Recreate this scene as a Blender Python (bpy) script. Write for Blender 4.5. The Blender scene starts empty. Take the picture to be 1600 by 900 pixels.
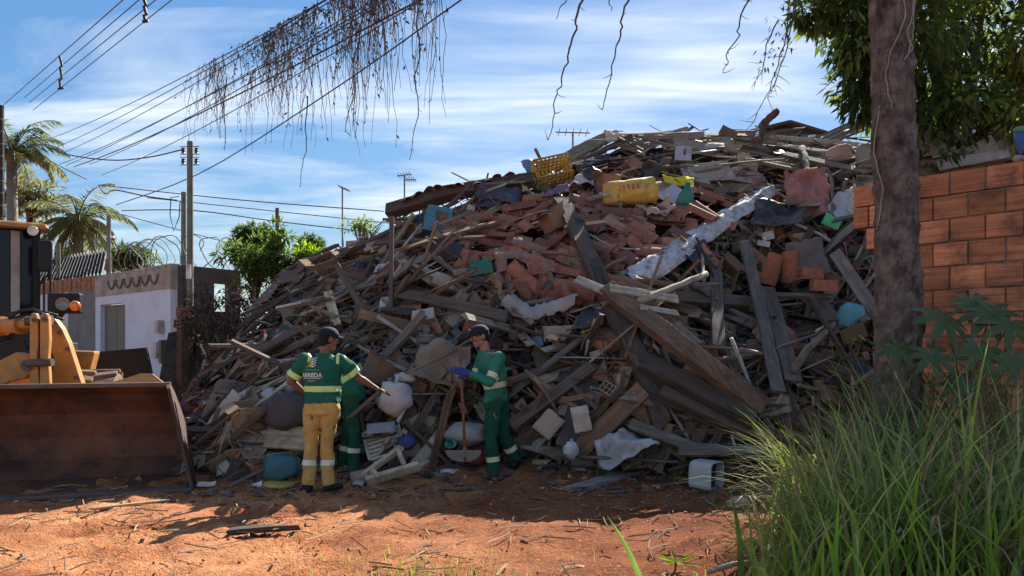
import bpy, bmesh, math, random
import numpy as np
from mathutils import Vector, Matrix, noise
from mathutils.bvhtree import BVHTree
R = math.radians
rng = random.Random(7)
SC = bpy.context.scene
COL = SC.collection

# ------------------------------------------------------------------ camera, sky, sun, exposure
F = 1256.0          # focal length in photo pixels (1600 wide)
EYE = 1.55          # eye height
HOR = 540.0         # photo row of the horizon
cam_d = bpy.data.cameras.new("camera"); cam = bpy.data.objects.new("camera", cam_d); COL.objects.link(cam)
cam.location = (0, 0, EYE); cam.rotation_euler = (R(90), 0, 0)
cam_d.sensor_width = 36; cam_d.lens = 36*F/1600; cam_d.shift_y = 90/1600
cam_d.clip_start = 0.05; cam_d.clip_end = 3000
SC.camera = cam
SUN_EL, SUN_AZ = 38.5, 24.0      # azimuth clockwise from +Y (view direction)
world = bpy.data.worlds.new("World"); SC.world = world; world.use_nodes = True
nt = world.node_tree; nt.nodes.clear(); N = nt.nodes.new; L = nt.links.new
sky = N("ShaderNodeTexSky"); sky.sky_type = 'NISHITA'; sky.sun_disc = False
sky.sun_elevation = R(SUN_EL); sky.sun_rotation = R(SUN_AZ); sky.air_density = 1.0; sky.dust_density = 0.25; sky.ozone_density = 3.0
tc = N("ShaderNodeTexCoord"); sep = N("ShaderNodeSeparateXYZ"); L(tc.outputs['Generated'], sep.inputs[0])
# cirrus on a far flat layer: project the direction onto a plane overhead
zz = N("ShaderNodeMath"); zz.operation = 'MAXIMUM'; zz.inputs[1].default_value = 0.02; L(sep.outputs[2], zz.inputs[0])
za = N("ShaderNodeMath"); za.operation = 'ADD'; za.inputs[1].default_value = 0.10; L(zz.outputs[0], za.inputs[0])
dx = N("ShaderNodeMath"); dx.operation = 'DIVIDE'; L(sep.outputs[0], dx.inputs[0]); L(za.outputs[0], dx.inputs[1])
dy = N("ShaderNodeMath"); dy.operation = 'DIVIDE'; L(sep.outputs[1], dy.inputs[0]); L(za.outputs[0], dy.inputs[1])
cmb = N("ShaderNodeCombineXYZ"); L(dx.outputs[0], cmb.inputs[0]); L(dy.outputs[0], cmb.inputs[1])
mp = N("ShaderNodeMapping"); mp.inputs['Rotation'].default_value = (0, 0, R(-14)); mp.inputs['Scale'].default_value = (0.42, 0.95, 1); mp.inputs['Location'].default_value = (3.1, 1.35, 0)
L(cmb.outputs[0], mp.inputs[0])
n1 = N("ShaderNodeTexNoise"); n1.inputs['Scale'].default_value = 1.5; n1.inputs['Detail'].default_value = 9; n1.inputs['Roughness'].default_value = 0.58; n1.inputs['Distortion'].default_value = 0.55
L(mp.outputs[0], n1.inputs['Vector'])
mp2 = N("ShaderNodeMapping"); mp2.inputs['Rotation'].default_value = (0, 0, R(-20)); mp2.inputs['Scale'].default_value = (0.5, 3.2, 1); L(cmb.outputs[0], mp2.inputs[0])
n2 = N("ShaderNodeTexNoise"); n2.inputs['Scale'].default_value = 2.2; n2.inputs['Detail'].default_value = 6; n2.inputs['Distortion'].default_value = 0.9; L(mp2.outputs[0], n2.inputs['Vector'])
cr = N("ShaderNodeValToRGB"); cr.color_ramp.elements[0].position = 0.44; cr.color_ramp.elements[1].position = 0.68; L(n1.outputs[0], cr.inputs[0])
cr2 = N("ShaderNodeValToRGB"); cr2.color_ramp.elements[0].position = 0.25; cr2.color_ramp.elements[0].color = (.35,.35,.35,1); cr2.color_ramp.elements[1].position = 0.7; L(n2.outputs[0], cr2.inputs[0])
mm = N("ShaderNodeMath"); mm.operation = 'MULTIPLY'; L(cr.outputs[0], mm.inputs[0]); L(cr2.outputs[0], mm.inputs[1])
mm2 = N("ShaderNodeMath"); mm2.operation = 'MULTIPLY'; mm2.inputs[1].default_value = 1.0; L(mm.outputs[0], mm2.inputs[0]); mm2.use_clamp = True
hs = N("ShaderNodeHueSaturation"); hs.inputs['Saturation'].default_value = 1.20; hs.inputs['Value'].default_value = 0.49
# the phone camera's flattened sky: brightest parts of the sky compressed by their own luminance
bw = N("ShaderNodeRGBToBW"); L(sky.outputs[0], bw.inputs[0]); cd = N("ShaderNodeMath"); cd.operation = 'MULTIPLY_ADD'; cd.inputs[1].default_value = 1/6; cd.inputs[2].default_value = 1.0; L(bw.outputs[0], cd.inputs[0])
vd = N("ShaderNodeVectorMath"); vd.operation = 'DIVIDE'; L(sky.outputs[0], vd.inputs[0]); L(cd.outputs[0], vd.inputs[1]); L(vd.outputs[0], hs.inputs['Color'])
mx = N("ShaderNodeMix"); mx.data_type = 'RGBA'; mx.inputs['B'].default_value = (2.45, 2.65, 2.8, 1); L(mm2.outputs[0], mx.inputs['Factor']); L(hs.outputs[0], mx.inputs['A'])
bg = N("ShaderNodeBackground"); bg.inputs['Strength'].default_value = 0.12; L(mx.outputs['Result'], bg.inputs['Color'])
wo = N("ShaderNodeOutputWorld"); L(bg.outputs[0], wo.inputs[0])
sd = bpy.data.lights.new("sun", 'SUN'); sd.energy = 3.4; sd.angle = R(0.5); sd.color = (1.0, 0.93, 0.82)
so = bpy.data.objects.new("sun", sd); COL.objects.link(so)
sdir = Vector((math.sin(R(SUN_AZ))*math.cos(R(SUN_EL)), math.cos(R(SUN_AZ))*math.cos(R(SUN_EL)), math.sin(R(SUN_EL))))
so.rotation_euler = sdir.to_track_quat('Z', 'Y').to_euler(); so.location = (10, 25, 30)
vs = SC.view_settings; vs.view_transform = 'Standard'; vs.look = 'None'; vs.exposure = 1.85; vs.gamma = 1.0; vs.use_curve_mapping = False

# ------------------------------------------------------------------ helpers
def P(px, py, Y): return Vector(((px-800)/F*Y, Y, EYE-(py-HOR)/F*Y))
def lerp(a, b, t): return a+(b-a)*t
def sstep(a, b, x):
    t = min(1, max(0, (x-a)/(b-a))); return t*t*(3-2*t)
def nz(x, y, z=0.0): return noise.noise(Vector((x, y, z)))
class MB:
    def __init__(s): s.v = []; s.f = []; s.c = []; s.m = []
    def add(s, verts, faces, col=(1, 1, 1), mi=0):
        b = len(s.v); s.v += [tuple(v) for v in verts]; s.c += [col]*len(verts)
        for f in faces: s.f.append(tuple(b+i for i in f)); s.m.append(mi)
    def box(s, c, sx, sy, sz, M=None, col=(1, 1, 1), mi=0, taper=1.0):
        vs_ = []
        for z in (-.5, .5):
            k = 1 if z < 0 else taper
            for (x, y) in ((-.5, -.5), (.5, -.5), (.5, .5), (-.5, .5)):
                p = Vector((x*sx*k, y*sy*k, z*sz))
                vs_.append((M @ p if M else p)+Vector(c))
        s.add(vs_, [(0, 3, 2, 1), (4, 5, 6, 7), (0, 1, 5, 4), (1, 2, 6, 5), (2, 3, 7, 6), (3, 0, 4, 7)], col, mi)
    def tube(s, pts, r, n=6, col=(1, 1, 1), mi=0, cap=True):
        pts = [Vector(p) for p in pts]; rs = r if isinstance(r, (list, tuple)) else [r]*len(pts)
        vs_ = []; fs = []; up = None
        for i, p in enumerate(pts):
            d = (pts[min(i+1, len(pts)-1)]-pts[max(i-1, 0)])
            if d.length < 1e-9: d = Vector((0, 0, 1))
            d.normalize()
            if up is None or abs(up.dot(d)) > .95: up = Vector((0, 0, 1)) if abs(d.z) < .9 else Vector((1, 0, 0))
            a = d.cross(up).normalized(); b = a.cross(d).normalized(); up = b
            for k in range(n):
                t = 2*math.pi*k/n; vs_.append(p+(a*math.cos(t)+b*math.sin(t))*rs[i])
        for i in range(len(pts)-1):
            for k in range(n):
                k2 = (k+1) % n; fs.append((i*n+k, i*n+k2, (i+1)*n+k2, (i+1)*n+k))
        if cap: fs.append(tuple(range(n))[::-1]); fs.append(tuple((len(pts)-1)*n+k for k in range(n)))
        s.add(vs_, fs, col, mi)
    def prism(s, poly, d, M, col=(1, 1, 1), mi=0):
        """poly: 2D outline extruded by d along local y (centred), placed by 4x4 M (x,z plane)"""
        n = len(poly); vs_ = [M @ Vector((x, -d/2, z)) for x, z in poly]+[M @ Vector((x, d/2, z)) for x, z in poly]
        fs = [tuple(range(n)), tuple(range(2*n-1, n-1, -1))]+[(i, n+i, n+(i+1) % n, (i+1) % n) for i in range(n)]
        s.add(vs_, fs, col, mi)
    def lathe(s, prof, M, n=20, col=(1, 1, 1), mi=0):
        vs_ = []; fs = []
        for r_, z in prof:
            for k in range(n):
                t = 2*math.pi*k/n; vs_.append(M @ Vector((r_*math.cos(t), r_*math.sin(t), z)))
        for i in range(len(prof)-1):
            for k in range(n):
                k2 = (k+1) % n; fs.append((i*n+k, i*n+k2, (i+1)*n+k2, (i+1)*n+k))
        s.add(vs_, fs, col, mi)
    def build(s, name, mats, parent=None, smooth=False, bevel=0):
        me = bpy.data.meshes.new(name); me.from_pydata(s.v, [], s.f); me.update()
        at = me.color_attributes.new("Col", 'FLOAT_COLOR', 'POINT')
        a = np.ones((len(s.v), 4), dtype=np.float32)
        if s.v: a[:, :3] = np.array(s.c, dtype=np.float32)
        at.data.foreach_set("color", a.ravel())
        if not isinstance(mats, (list, tuple)): mats = [mats]
        for m in mats: me.materials.append(m)
        if len(mats) > 1: me.polygons.foreach_set("material_index", s.m)
        if smooth: me.polygons.foreach_set("use_smooth", [True]*len(me.polygons))
        o = bpy.data.objects.new(name, me); COL.objects.link(o)
        if parent: o.parent = parent
        if bevel:
            b = o.modifiers.new("Bevel", 'BEVEL'); b.width = bevel; b.segments = 2; b.limit_method = 'ANGLE'
        return o
USED = set()
def tag(o, label, cat, group=None, kind=None):
    if label: o['label'] = label
    if cat: o['category'] = cat
    if group: o['group'] = group
    o['kind'] = kind or 'thing'
    return o
def thing(name, label, cat, loc=(0, 0, 0), group=None, rot=None):
    o = bpy.data.objects.new(name, None); COL.objects.link(o); o.location = loc; o.empty_display_size = .1
    if rot: o.rotation_euler = rot
    return tag(o, label, cat, group)
def frame(x, z):
    """3x3 with local x along x, local z near z"""
    x = Vector(x).normalized(); y = Vector(z).cross(x)
    if y.length < 1e-5: y = Vector((0, 1, 0)).cross(x)
    y.normalize(); z = x.cross(y)
    return Matrix((x, y, z)).transposed()
def M4(loc, m3=None):
    m = m3.to_4x4() if m3 else Matrix.Identity(4); m.translation = Vector(loc); return m

# ------------------------------------------------------------------ materials
MATS = {}
def mat(name, col=(.5, .5, .5), rough=.8, attr=False, var=.25, scale=6, bump=.2, bscale=None, metal=0, trans=0, stretch=None, dirt=None, dirt_amt=.5, spec=.3, coat=0, dscale=2.5):
    if name in MATS: return MATS[name]
    m = bpy.data.materials.new(name); m.use_nodes = True; nt = m.node_tree; nt.nodes.clear(); N = nt.nodes.new; L = nt.links.new
    tc = N("ShaderNodeTexCoord"); vec = tc.outputs['Object']
    if stretch:
        mp = N("ShaderNodeMapping"); mp.inputs['Scale'].default_value = stretch; L(vec, mp.inputs[0]); vec = mp.outputs[0]
    n = N("ShaderNodeTexNoise"); n.inputs['Scale'].default_value = scale; n.inputs['Detail'].default_value = 6; n.inputs['Roughness'].default_value = .65; L(vec, n.inputs['Vector'])
    if attr:
        a = N("ShaderNodeAttribute"); a.attribute_name = "Col"; c = a.outputs['Color']
    else:
        rgb = N("ShaderNodeRGB"); rgb.outputs[0].default_value = (*col, 1); c = rgb.outputs[0]
    mr = N("ShaderNodeMapRange"); mr.inputs['From Min'].default_value = .3; mr.inputs['From Max'].default_value = .7; mr.inputs['To Min'].default_value = 1-var; mr.inputs['To Max'].default_value = 1+var; L(n.outputs[0], mr.inputs[0])
    hv = N("ShaderNodeHueSaturation"); L(c, hv.inputs['Color']); L(mr.outputs[0], hv.inputs['Value']); c = hv.outputs[0]
    if dirt:
        n3 = N("ShaderNodeTexNoise"); n3.inputs['Scale'].default_value = dscale; n3.inputs['Detail'].default_value = 8; n3.inputs['Roughness'].default_value = .7; L(tc.outputs['Object'], n3.inputs['Vector'])
        m3 = N("ShaderNodeMapRange"); m3.inputs['From Min'].default_value = .45; m3.inputs['From Max'].default_value = .68; m3.inputs['To Max'].default_value = dirt_amt; L(n3.outputs[0], m3.inputs[0])
        mx = N("ShaderNodeMix"); mx.data_type = 'RGBA'; mx.inputs['B'].default_value = (*dirt, 1); L(m3.outputs[0], mx.inputs['Factor']); L(c, mx.inputs['A']); c = mx.outputs['Result']
    b = N("ShaderNodeBsdfPrincipled"); L(c, b.inputs['Base Color']); b.inputs['Roughness'].default_value = rough; b.inputs['Metallic'].default_value = metal; b.inputs['Specular IOR Level'].default_value = spec; b.inputs['Coat Weight'].default_value = coat
    out = N("ShaderNodeOutputMaterial"); sh = b.outputs[0]
    if bump:
        n2 = N("ShaderNodeTexNoise"); n2.inputs['Scale'].default_value = bscale or scale*3; n2.inputs['Detail'].default_value = 5; L(vec, n2.inputs['Vector'])
        bp = N("ShaderNodeBump"); bp.inputs['Strength'].default_value = bump; bp.inputs['Distance'].default_value = .02; L(n2.outputs[0], bp.inputs['Height']); L(bp.outputs[0], b.inputs['Normal'])
    if trans:
        t = N("ShaderNodeBsdfTranslucent"); h2 = N("ShaderNodeHueSaturation"); h2.inputs['Saturation'].default_value = 1.15; h2.inputs['Value'].default_value = 1.9; h2.inputs['Hue'].default_value = .485; L(c, h2.inputs['Color']); L(h2.outputs[0], t.inputs[0])
        ms = N("ShaderNodeMixShader"); ms.inputs[0].default_value = trans; L(sh, ms.inputs[1]); L(t.outputs[0], ms.inputs[2]); sh = ms.outputs[0]
    L(sh, out.inputs[0]); MATS[name] = m; return m
WOOD = mat("weathered_wood", rough=.85, attr=True, var=.5, scale=3.2, stretch=(.55, 7, 7), bump=.7, bscale=9, dirt=(.10, .08, .066), dirt_amt=.6, dscale=5)
CLAY = mat("clay", rough=.85, attr=True, var=.3, scale=7, bump=.3, dirt=(.055, .045, .04), dirt_amt=.65, dscale=5)
CARD = mat("cardboard", rough=.9, attr=True, var=.2, scale=4, bump=.15, dirt=(.10, .07, .05), dirt_amt=.5)
CLOTH = mat("cloth", rough=.95, attr=True, var=.22, scale=5, bump=.3, bscale=30, dirt=(.11, .07, .05), dirt_amt=.4)
PLAST = mat("plastic", rough=.5, attr=True, var=.2, scale=4, bump=.08, dirt=(.17, .115, .085), dirt_amt=.7, spec=.4, dscale=6)
METAL = mat("sheet_metal", rough=.55, attr=True, var=.25, scale=4, bump=.15, dirt=(.13, .06, .035), dirt_amt=.6, spec=.5)
LEAF = mat("leaf", rough=.5, attr=True, var=.25, scale=3, bump=0, trans=.48, spec=.35)
GRASS = mat("grass_blade", rough=.7, attr=True, var=.25, scale=3, bump=0, trans=.5, spec=.12)
BARK = mat("bark", (.12, .085, .065), rough=.95, var=.45, scale=6, bump=.9, bscale=22, dirt=(.27, .22, .19), dirt_amt=.65, dscale=6)
DRY = mat("dry_stem", (.10, .075, .055), rough=.9, var=.3, bump=0)
CABLE = mat("cable", (.03, .03, .032), rough=.6, var=.1, bump=0)
CONC = mat("concrete", (.33, .31, .29), rough=.9, var=.2, scale=3, bump=.3, dirt=(.10, .09, .085), dirt_amt=.6, dscale=1.5)

def tri(*c): return tuple(c)
# ------------------------------------------------------------------ ground
def gz(x, y):
    z = .13*sstep(8.5, 9.7, y)
    if y < 14:
        z += .035*nz(x*.6, y*.6, 3)+.02*nz(x*1.9, y*1.9, 7)
        # bank of loose soil at the lower right
        z += .20*sstep(1.2, 2.4, x)*sstep(7.6, 6.0, y)
        z += .10*math.exp(-((x-1.5)/.55)**2-((y-5.9)/.55)**2)
    return z
def build_ground():
    xs = sorted(set([-900, -400, -150, -70, -40, -25, -18, -14]+[round(-11+.4*i, 3) for i in range(10)]+[round(-7+.055*i, 3) for i in range(240)]+[6.5, 7, 8, 10, 13, 18, 28, 50, 100, 300, 900]))
    ys = sorted(set([-60, -20, -8, -3, 0, 1.5, 2.5, 3]+[round(3.4+.055*i, 3) for i in range(122)]+[10.3, 10.8, 11.5, 12.5, 14, 16, 19, 24, 32, 45, 70, 120, 250, 600, 2000]))
    v = []; c = []
    for y in ys:
        for x in xs:
            z = gz(x, y)
            if -7.2 < x < 6.4 and 3.3 < y < 10.2:
                z += .036*noise.fractal(Vector((x*3.1, y*3.1, 1)), 1, 2, 4)+.014*nz(x*14, y*14, 4)
                # tyre track ribs on the left
                d = abs((x+2.9)+.55*(y-6)); 
                if d > .7: d = abs((x+1.55)+.55*(y-6))
                if d < .45 and y < 7.6: z += .026*math.sin((y*.9-x*.45)*2*math.pi/.11)*sstep(.45, .3, d)*sstep(7.6, 7.0, y)-.03*sstep(.45, .35, d)
                # clods at the foot of the heap and on the bank
                k = sstep(7.4, 8.3, y)+sstep(.9, 1.7, x)*sstep(7.3, 6.4, y)
                z += k*.055*max(0, nz(x*7, y*7, 9))+k*.03*max(0, nz(x*17, y*17, 2))
            v.append((x, y, z))
    nx = len(xs); f = [(j*nx+i, j*nx+i+1, (j+1)*nx+i+1, (j+1)*nx+i) for j in range(len(ys)-1) for i in range(nx-1)]
    me = bpy.data.meshes.new("ground"); me.from_pydata(v, [], f); me.update()
    me.polygons.foreach_set("use_smooth", [True]*len(f))
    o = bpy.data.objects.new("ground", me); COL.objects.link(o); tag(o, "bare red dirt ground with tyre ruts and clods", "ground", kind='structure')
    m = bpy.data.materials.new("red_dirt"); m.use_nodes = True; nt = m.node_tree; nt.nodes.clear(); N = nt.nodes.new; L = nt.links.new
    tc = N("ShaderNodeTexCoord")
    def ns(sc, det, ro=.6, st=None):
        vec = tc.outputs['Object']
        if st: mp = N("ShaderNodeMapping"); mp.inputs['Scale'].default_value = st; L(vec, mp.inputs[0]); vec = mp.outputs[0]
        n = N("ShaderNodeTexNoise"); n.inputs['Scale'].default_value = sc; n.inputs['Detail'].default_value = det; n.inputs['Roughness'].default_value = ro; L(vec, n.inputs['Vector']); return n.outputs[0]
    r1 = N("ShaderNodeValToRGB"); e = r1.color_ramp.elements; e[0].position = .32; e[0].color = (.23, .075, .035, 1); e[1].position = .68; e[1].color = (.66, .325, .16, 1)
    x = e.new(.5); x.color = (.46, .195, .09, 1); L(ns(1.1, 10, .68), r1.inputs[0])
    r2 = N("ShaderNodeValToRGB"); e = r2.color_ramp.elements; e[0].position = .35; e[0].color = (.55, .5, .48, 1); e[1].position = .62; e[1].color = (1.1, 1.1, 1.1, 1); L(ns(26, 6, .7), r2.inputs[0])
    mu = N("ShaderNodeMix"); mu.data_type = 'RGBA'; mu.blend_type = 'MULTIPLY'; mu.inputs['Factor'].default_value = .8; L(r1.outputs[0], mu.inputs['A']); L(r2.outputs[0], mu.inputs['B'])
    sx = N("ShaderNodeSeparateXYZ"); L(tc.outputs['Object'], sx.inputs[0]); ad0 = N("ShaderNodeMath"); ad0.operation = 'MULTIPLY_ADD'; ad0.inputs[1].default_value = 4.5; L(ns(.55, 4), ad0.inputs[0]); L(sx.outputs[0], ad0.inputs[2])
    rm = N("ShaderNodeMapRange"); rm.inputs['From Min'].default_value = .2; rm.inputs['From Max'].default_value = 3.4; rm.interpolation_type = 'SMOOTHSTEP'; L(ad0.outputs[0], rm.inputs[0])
    dk = N("ShaderNodeMix"); dk.data_type = 'RGBA'; dk.blend_type = 'MULTIPLY'; dk.inputs['B'].default_value = (.52, .43, .42, 1); L(rm.outputs[0], dk.inputs['Factor']); L(mu.outputs['Result'], dk.inputs['A']); mu = dk  # darker soil to the right, with tree and grass shade painted in
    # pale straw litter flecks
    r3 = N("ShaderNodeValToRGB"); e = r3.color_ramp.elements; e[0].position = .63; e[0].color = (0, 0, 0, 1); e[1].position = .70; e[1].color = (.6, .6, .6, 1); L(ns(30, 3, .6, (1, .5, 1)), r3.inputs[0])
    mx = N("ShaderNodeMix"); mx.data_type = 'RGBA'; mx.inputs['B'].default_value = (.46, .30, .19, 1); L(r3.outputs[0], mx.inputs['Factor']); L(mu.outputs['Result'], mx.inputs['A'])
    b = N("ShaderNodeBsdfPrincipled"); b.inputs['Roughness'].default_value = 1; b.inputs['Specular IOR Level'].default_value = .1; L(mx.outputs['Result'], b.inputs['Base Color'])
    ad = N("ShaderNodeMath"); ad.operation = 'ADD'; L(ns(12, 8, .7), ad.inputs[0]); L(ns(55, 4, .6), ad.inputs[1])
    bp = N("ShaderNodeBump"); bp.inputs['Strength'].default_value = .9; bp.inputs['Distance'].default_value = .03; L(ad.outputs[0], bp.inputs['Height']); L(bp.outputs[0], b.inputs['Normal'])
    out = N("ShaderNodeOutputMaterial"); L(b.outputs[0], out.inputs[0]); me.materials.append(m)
build_ground()
# ------------------------------------------------------------------ background: houses, walls, poles, trees
def wall_piece(mb, a, b, z0, z1, th, col=(1, 1, 1), mi=0):
    a = Vector(a); b = Vector(b); d = b-a; m = frame((d.x, d.y, 0), (0, 0, 1))
    mb.box(((a.x+b.x)/2, (a.y+b.y)/2, (z0+z1)/2), d.length, th, z1-z0, m, col, mi)
PAINT = mat("lilac_white_paint", (.56, .64, .76), rough=.9, var=.08, scale=1.5, bump=.1, dirt=(.40, .42, .46), dirt_amt=.35, dscale=1.2)
RAW = mat("raw_render", (.36, .325, .30), rough=.95, var=.3, scale=3, bump=.4, dirt=(.12, .105, .10), dirt_amt=.7, dscale=1.6)
RAW_D = mat("scallop_render", (.15, .135, .125), rough=.95, var=.3)
DARKWALL = mat("dark_render", (.085, .075, .07), rough=.95, var=.35, scale=2.5, bump=.4, dirt=(.03, .028, .027), dirt_amt=.7, dscale=1.3)
GATE = mat("gate_paint", (.10, .115, .11), rough=.6, var=.1, bump=.05, spec=.4)
def build_house():
    a = P(155, 500, 20.1).xy; b = P(273, 500, 17.0).xy
    a = Vector((a.x, a.y)); b = Vector((b.x, b.y)); d = (b-a).normalized(); Lw = (b-a).length
    h = thing("house", "white painted street house front with raw cement parapet and dark sliding gate", "house", (b.x, b.y, 0))
    def pt(t): p = a+d*t; return Vector((p.x-b.x, p.y-b.y))
    nrm = Vector((d.y, -d.x))
    g0, g1, gt = .35, 1.95, 2.55
    w = MB()
    wall_piece(w, pt(0), pt(g0), -.1, 2.75, .18); wall_piece(w, pt(g1), pt(Lw), -.1, 2.75, .18); wall_piece(w, pt(g0), pt(g1), gt, 2.75, .18)
    w.build("wall", PAINT, h)
    pm = MB(); wall_piece(pm, pt(-.02), pt(Lw+.02), 2.75, 3.28, .20)
    par = pm.build("parapet", RAW, h)
    sc = MB()   # scalloped row of half-round tile ends set on the parapet face
    for i in range(6):
        c = pt(1.15+i*.5)+nrm*.115
        for k in range(8):
            t0, t1 = math.pi+math.pi*k/8, math.pi+math.pi*(k+1)/8
            p0 = Vector((c.x, c.y, 3.1))+Vector((d.x, d.y, 0))*.21*math.cos(t0)+Vector((0, 0, 1))*.2*math.sin(t0)
            p1 = Vector((c.x, c.y, 3.1))+Vector((d.x, d.y, 0))*.21*math.cos(t1)+Vector((0, 0, 1))*.2*math.sin(t1)
            sc.tube([p0, p1], .028, 5)
    sc.build("scallop_trim", RAW_D, par)
    gm = MB(); n = 2
    for i in range(n):
        t0 = lerp(g0, g1, i/n)+.02; t1 = lerp(g0, g1, (i+1)/n)-.02
        wall_piece(gm, pt(t0)-nrm*(.03+.0*i), pt(t1)-nrm*.03, 0, gt-.02, .05)
    gate = gm.build("gate", GATE, h)
    hm = MB(); c = pt((g0+g1)/2+.1)-nrm*(-.03); hm.box((c.x, c.y, 1.1), .03, .04, .3); hm.build("handle", METAL, gate)
    for (t, z, sx, sz, nm) in ((Lw-.42, 1.95, .22, .28, "meter_box"), (Lw-.55, 1.45, .26, .36, "meter_box"), (Lw-.22, 1.42, .12, .5, "letter_box")):
        bm = MB(); c = pt(t)+nrm*.16; bm.box((c.x, c.y, z), sx, .13, sz, frame((d.x, d.y, 0), (0, 0, 1)), (.45, .46, .48) if nm == "meter_box" else (.05, .05, .05)); bm.build(nm, METAL, h, bevel=.01)
    # side wall, dark raw render with a gap
    e = P(372, 500, 18.3).xy; sw = thing("side_wall", "dark raw cement wall with square gap beside white house", "wall", (b.x, b.y, 0)); m = MB()
    b0 = Vector((.11, .0)); e0 = Vector((e.x-b.x, e.y-b.y)); dd = e0-b0
    def q(t): return b0+dd*t
    wall_piece(m, q(0), q(.53), -.1, 3.25, .16); wall_piece(m, q(.80), q(1), -.1, 3.25, .16); wall_piece(m, q(.53), q(.80), 2.92, 3.25, .16); wall_piece(m, q(.53), q(.80), -.1, 2.3, .16)
    m.build("wall", DARKWALL, sw)
    # grey blind garage front to the left of the gate house
    a2 = P(60, 500, 22.6).xy; a2 = Vector((a2.x, a2.y))
    h2 = thing("neighbour_house", "low grey walled house with dark corrugated roof left of white front", "house", (a.x, a.y, 0)); m = MB()
    dv = (a2-a); 
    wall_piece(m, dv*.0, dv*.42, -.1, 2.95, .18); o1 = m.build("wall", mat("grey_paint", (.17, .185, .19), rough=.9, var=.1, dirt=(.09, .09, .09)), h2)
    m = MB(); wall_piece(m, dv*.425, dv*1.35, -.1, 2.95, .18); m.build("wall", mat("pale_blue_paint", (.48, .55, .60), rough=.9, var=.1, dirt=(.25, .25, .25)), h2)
    m = MB()
    for j in range(3):
        for i in range(18):
            t0 = i/18*1.35; wall_piece(m, dv*t0, dv*(t0+1.35/18-.012), 2.95+.12*j, 3.065+.12*j, .16+.02*(i % 2), (.33*rng.uniform(.7, 1.1), .15, .09))
    m.build("brick_course", CLAY, h2)
    # corrugated roof
    m = MB(); back = Vector((-.42, .91))*3.2; n = 156; vs_ = []; fs = []
    for j in range(2):
        for i in range(n+1):
            p = dv*(-.05+1.45*i/n)+back*j; vs_.append((p.x, p.y, 3.33+.95*j+.075*math.sin(i*math.pi*2/6.0)))
    for j in range(2):
        for i in range(n+1):
            vs_.append(tuple(Vector(vs_[j*(n+1)+i])-Vector((0, 0, .012))))
    k = 2*(n+1)
    for i in range(n):
        fs += [(i, i+1, n+2+i, n+1+i), (k+i, k+n+1+i, k+n+2+i, k+i+1), (i, k+i, k+i+1, i+1)]
    m.add(vs_, fs, (.16, .15, .155)); m.build("roof", METAL, h2)
    # razor wire coil
    for (nm, A, B, rad, turns, lab) in (("razor_wire", Vector((a.x, a.y, 3.55))+Vector((d.x, d.y, 0))*1.6, Vector((b.x, b.y, 3.55)), .36, 8, "coil of razor wire running along the white house parapet"),
                                   ("razor_wire", Vector((b.x+.25, b.y+.1, 3.55)), Vector((e.x, e.y, 3.6)), .36, 3, "loose coil of razor wire over the dark side wall")):
        m = MB(); pts = []; ax = (B-A).normalized(); s1 = Vector((0, 0, 1)); s2 = ax.cross(s1)
        nn = turns*22
        for i in range(nn+1):
            t = i/nn; ang = t*turns*2*math.pi; r = rad*(1+.06*math.sin(i*1.3))
            pts.append(A+(B-A)*t+s1*r*math.sin(ang)+s2*r*math.cos(ang)+ax*.1*math.sin(ang*2))
        m.tube(pts, .011, 4); tag(m.build(nm, METAL_G), lab, "razor wire", "razor wire coils on the walls")
METAL_G = mat("galvanised", (.22, .225, .23), rough=.75, var=.1, bump=0, metal=.2)
build_house()
# turquoise wall far behind the heap and a far gable
def far_walls():
    m = MB(); A = P(470, 400, 17.5); B = P(602, 358, 16.2)
    wall_piece(m, A.xy, B.xy, 0, 3.45, .2, (.13, .30, .29)); o = m.build("garden_wall", mat("turquoise_paint", rough=.9, attr=True, var=.2, dirt=(.2, .2, .18)))
    tag(o, "turquoise painted wall rising behind the left shoulder of the heap", "wall")
    m = MB(); A = P(545, 400, 16.0); B = P(640, 340, 15.4); wall_piece(m, A.xy, B.xy, 0, 3.62, .2, (.2, .18, .17)); tag(m.build("cement_wall", RAW), "raw grey cement wall behind the end of the eave beam", "wall")
    g = P(1240, 190, 20); h = thing("far_house", "far dark grey gable roof peeking over the heap top", "house", (g.x, g.y, 0))
    zt = g.z-.10; zb = P(1240, 214, 20).z
    m = MB(); m.prism([(-1.9, zb-.6), (1.0, zb-.6), (1.0, zb), (-.15, zt), (-1.9, zb-.1)], 3.0, Matrix.Translation((0, 1.6, 0))); m.box((-.45, 1.6, (zb-.6)/2), 2.9, 2.96, zb-.6); m.build("wall", mat("slate_paint", (.11, .115, .12), rough=.9, var=.2, dirt=(.08, .08, .08)), h)
    m = MB(); t = m
    for (x0, z0, x1, z1) in ((-2.05, zb-.15, -.15, zt+.03), (-.15, zt+.03, 1.15, zb-.08)):
        v = Vector((x1-x0, 0, z1-z0)); m.box(((x0+x1)/2, 1.5, (z0+z1)/2+.03), v.length, 3.4, .06, frame(v, (0, 0, 1)))
    m.build("roof", mat("roof_sheet", (.085, .085, .088), rough=.8, var=.2), h)
far_walls()
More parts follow.
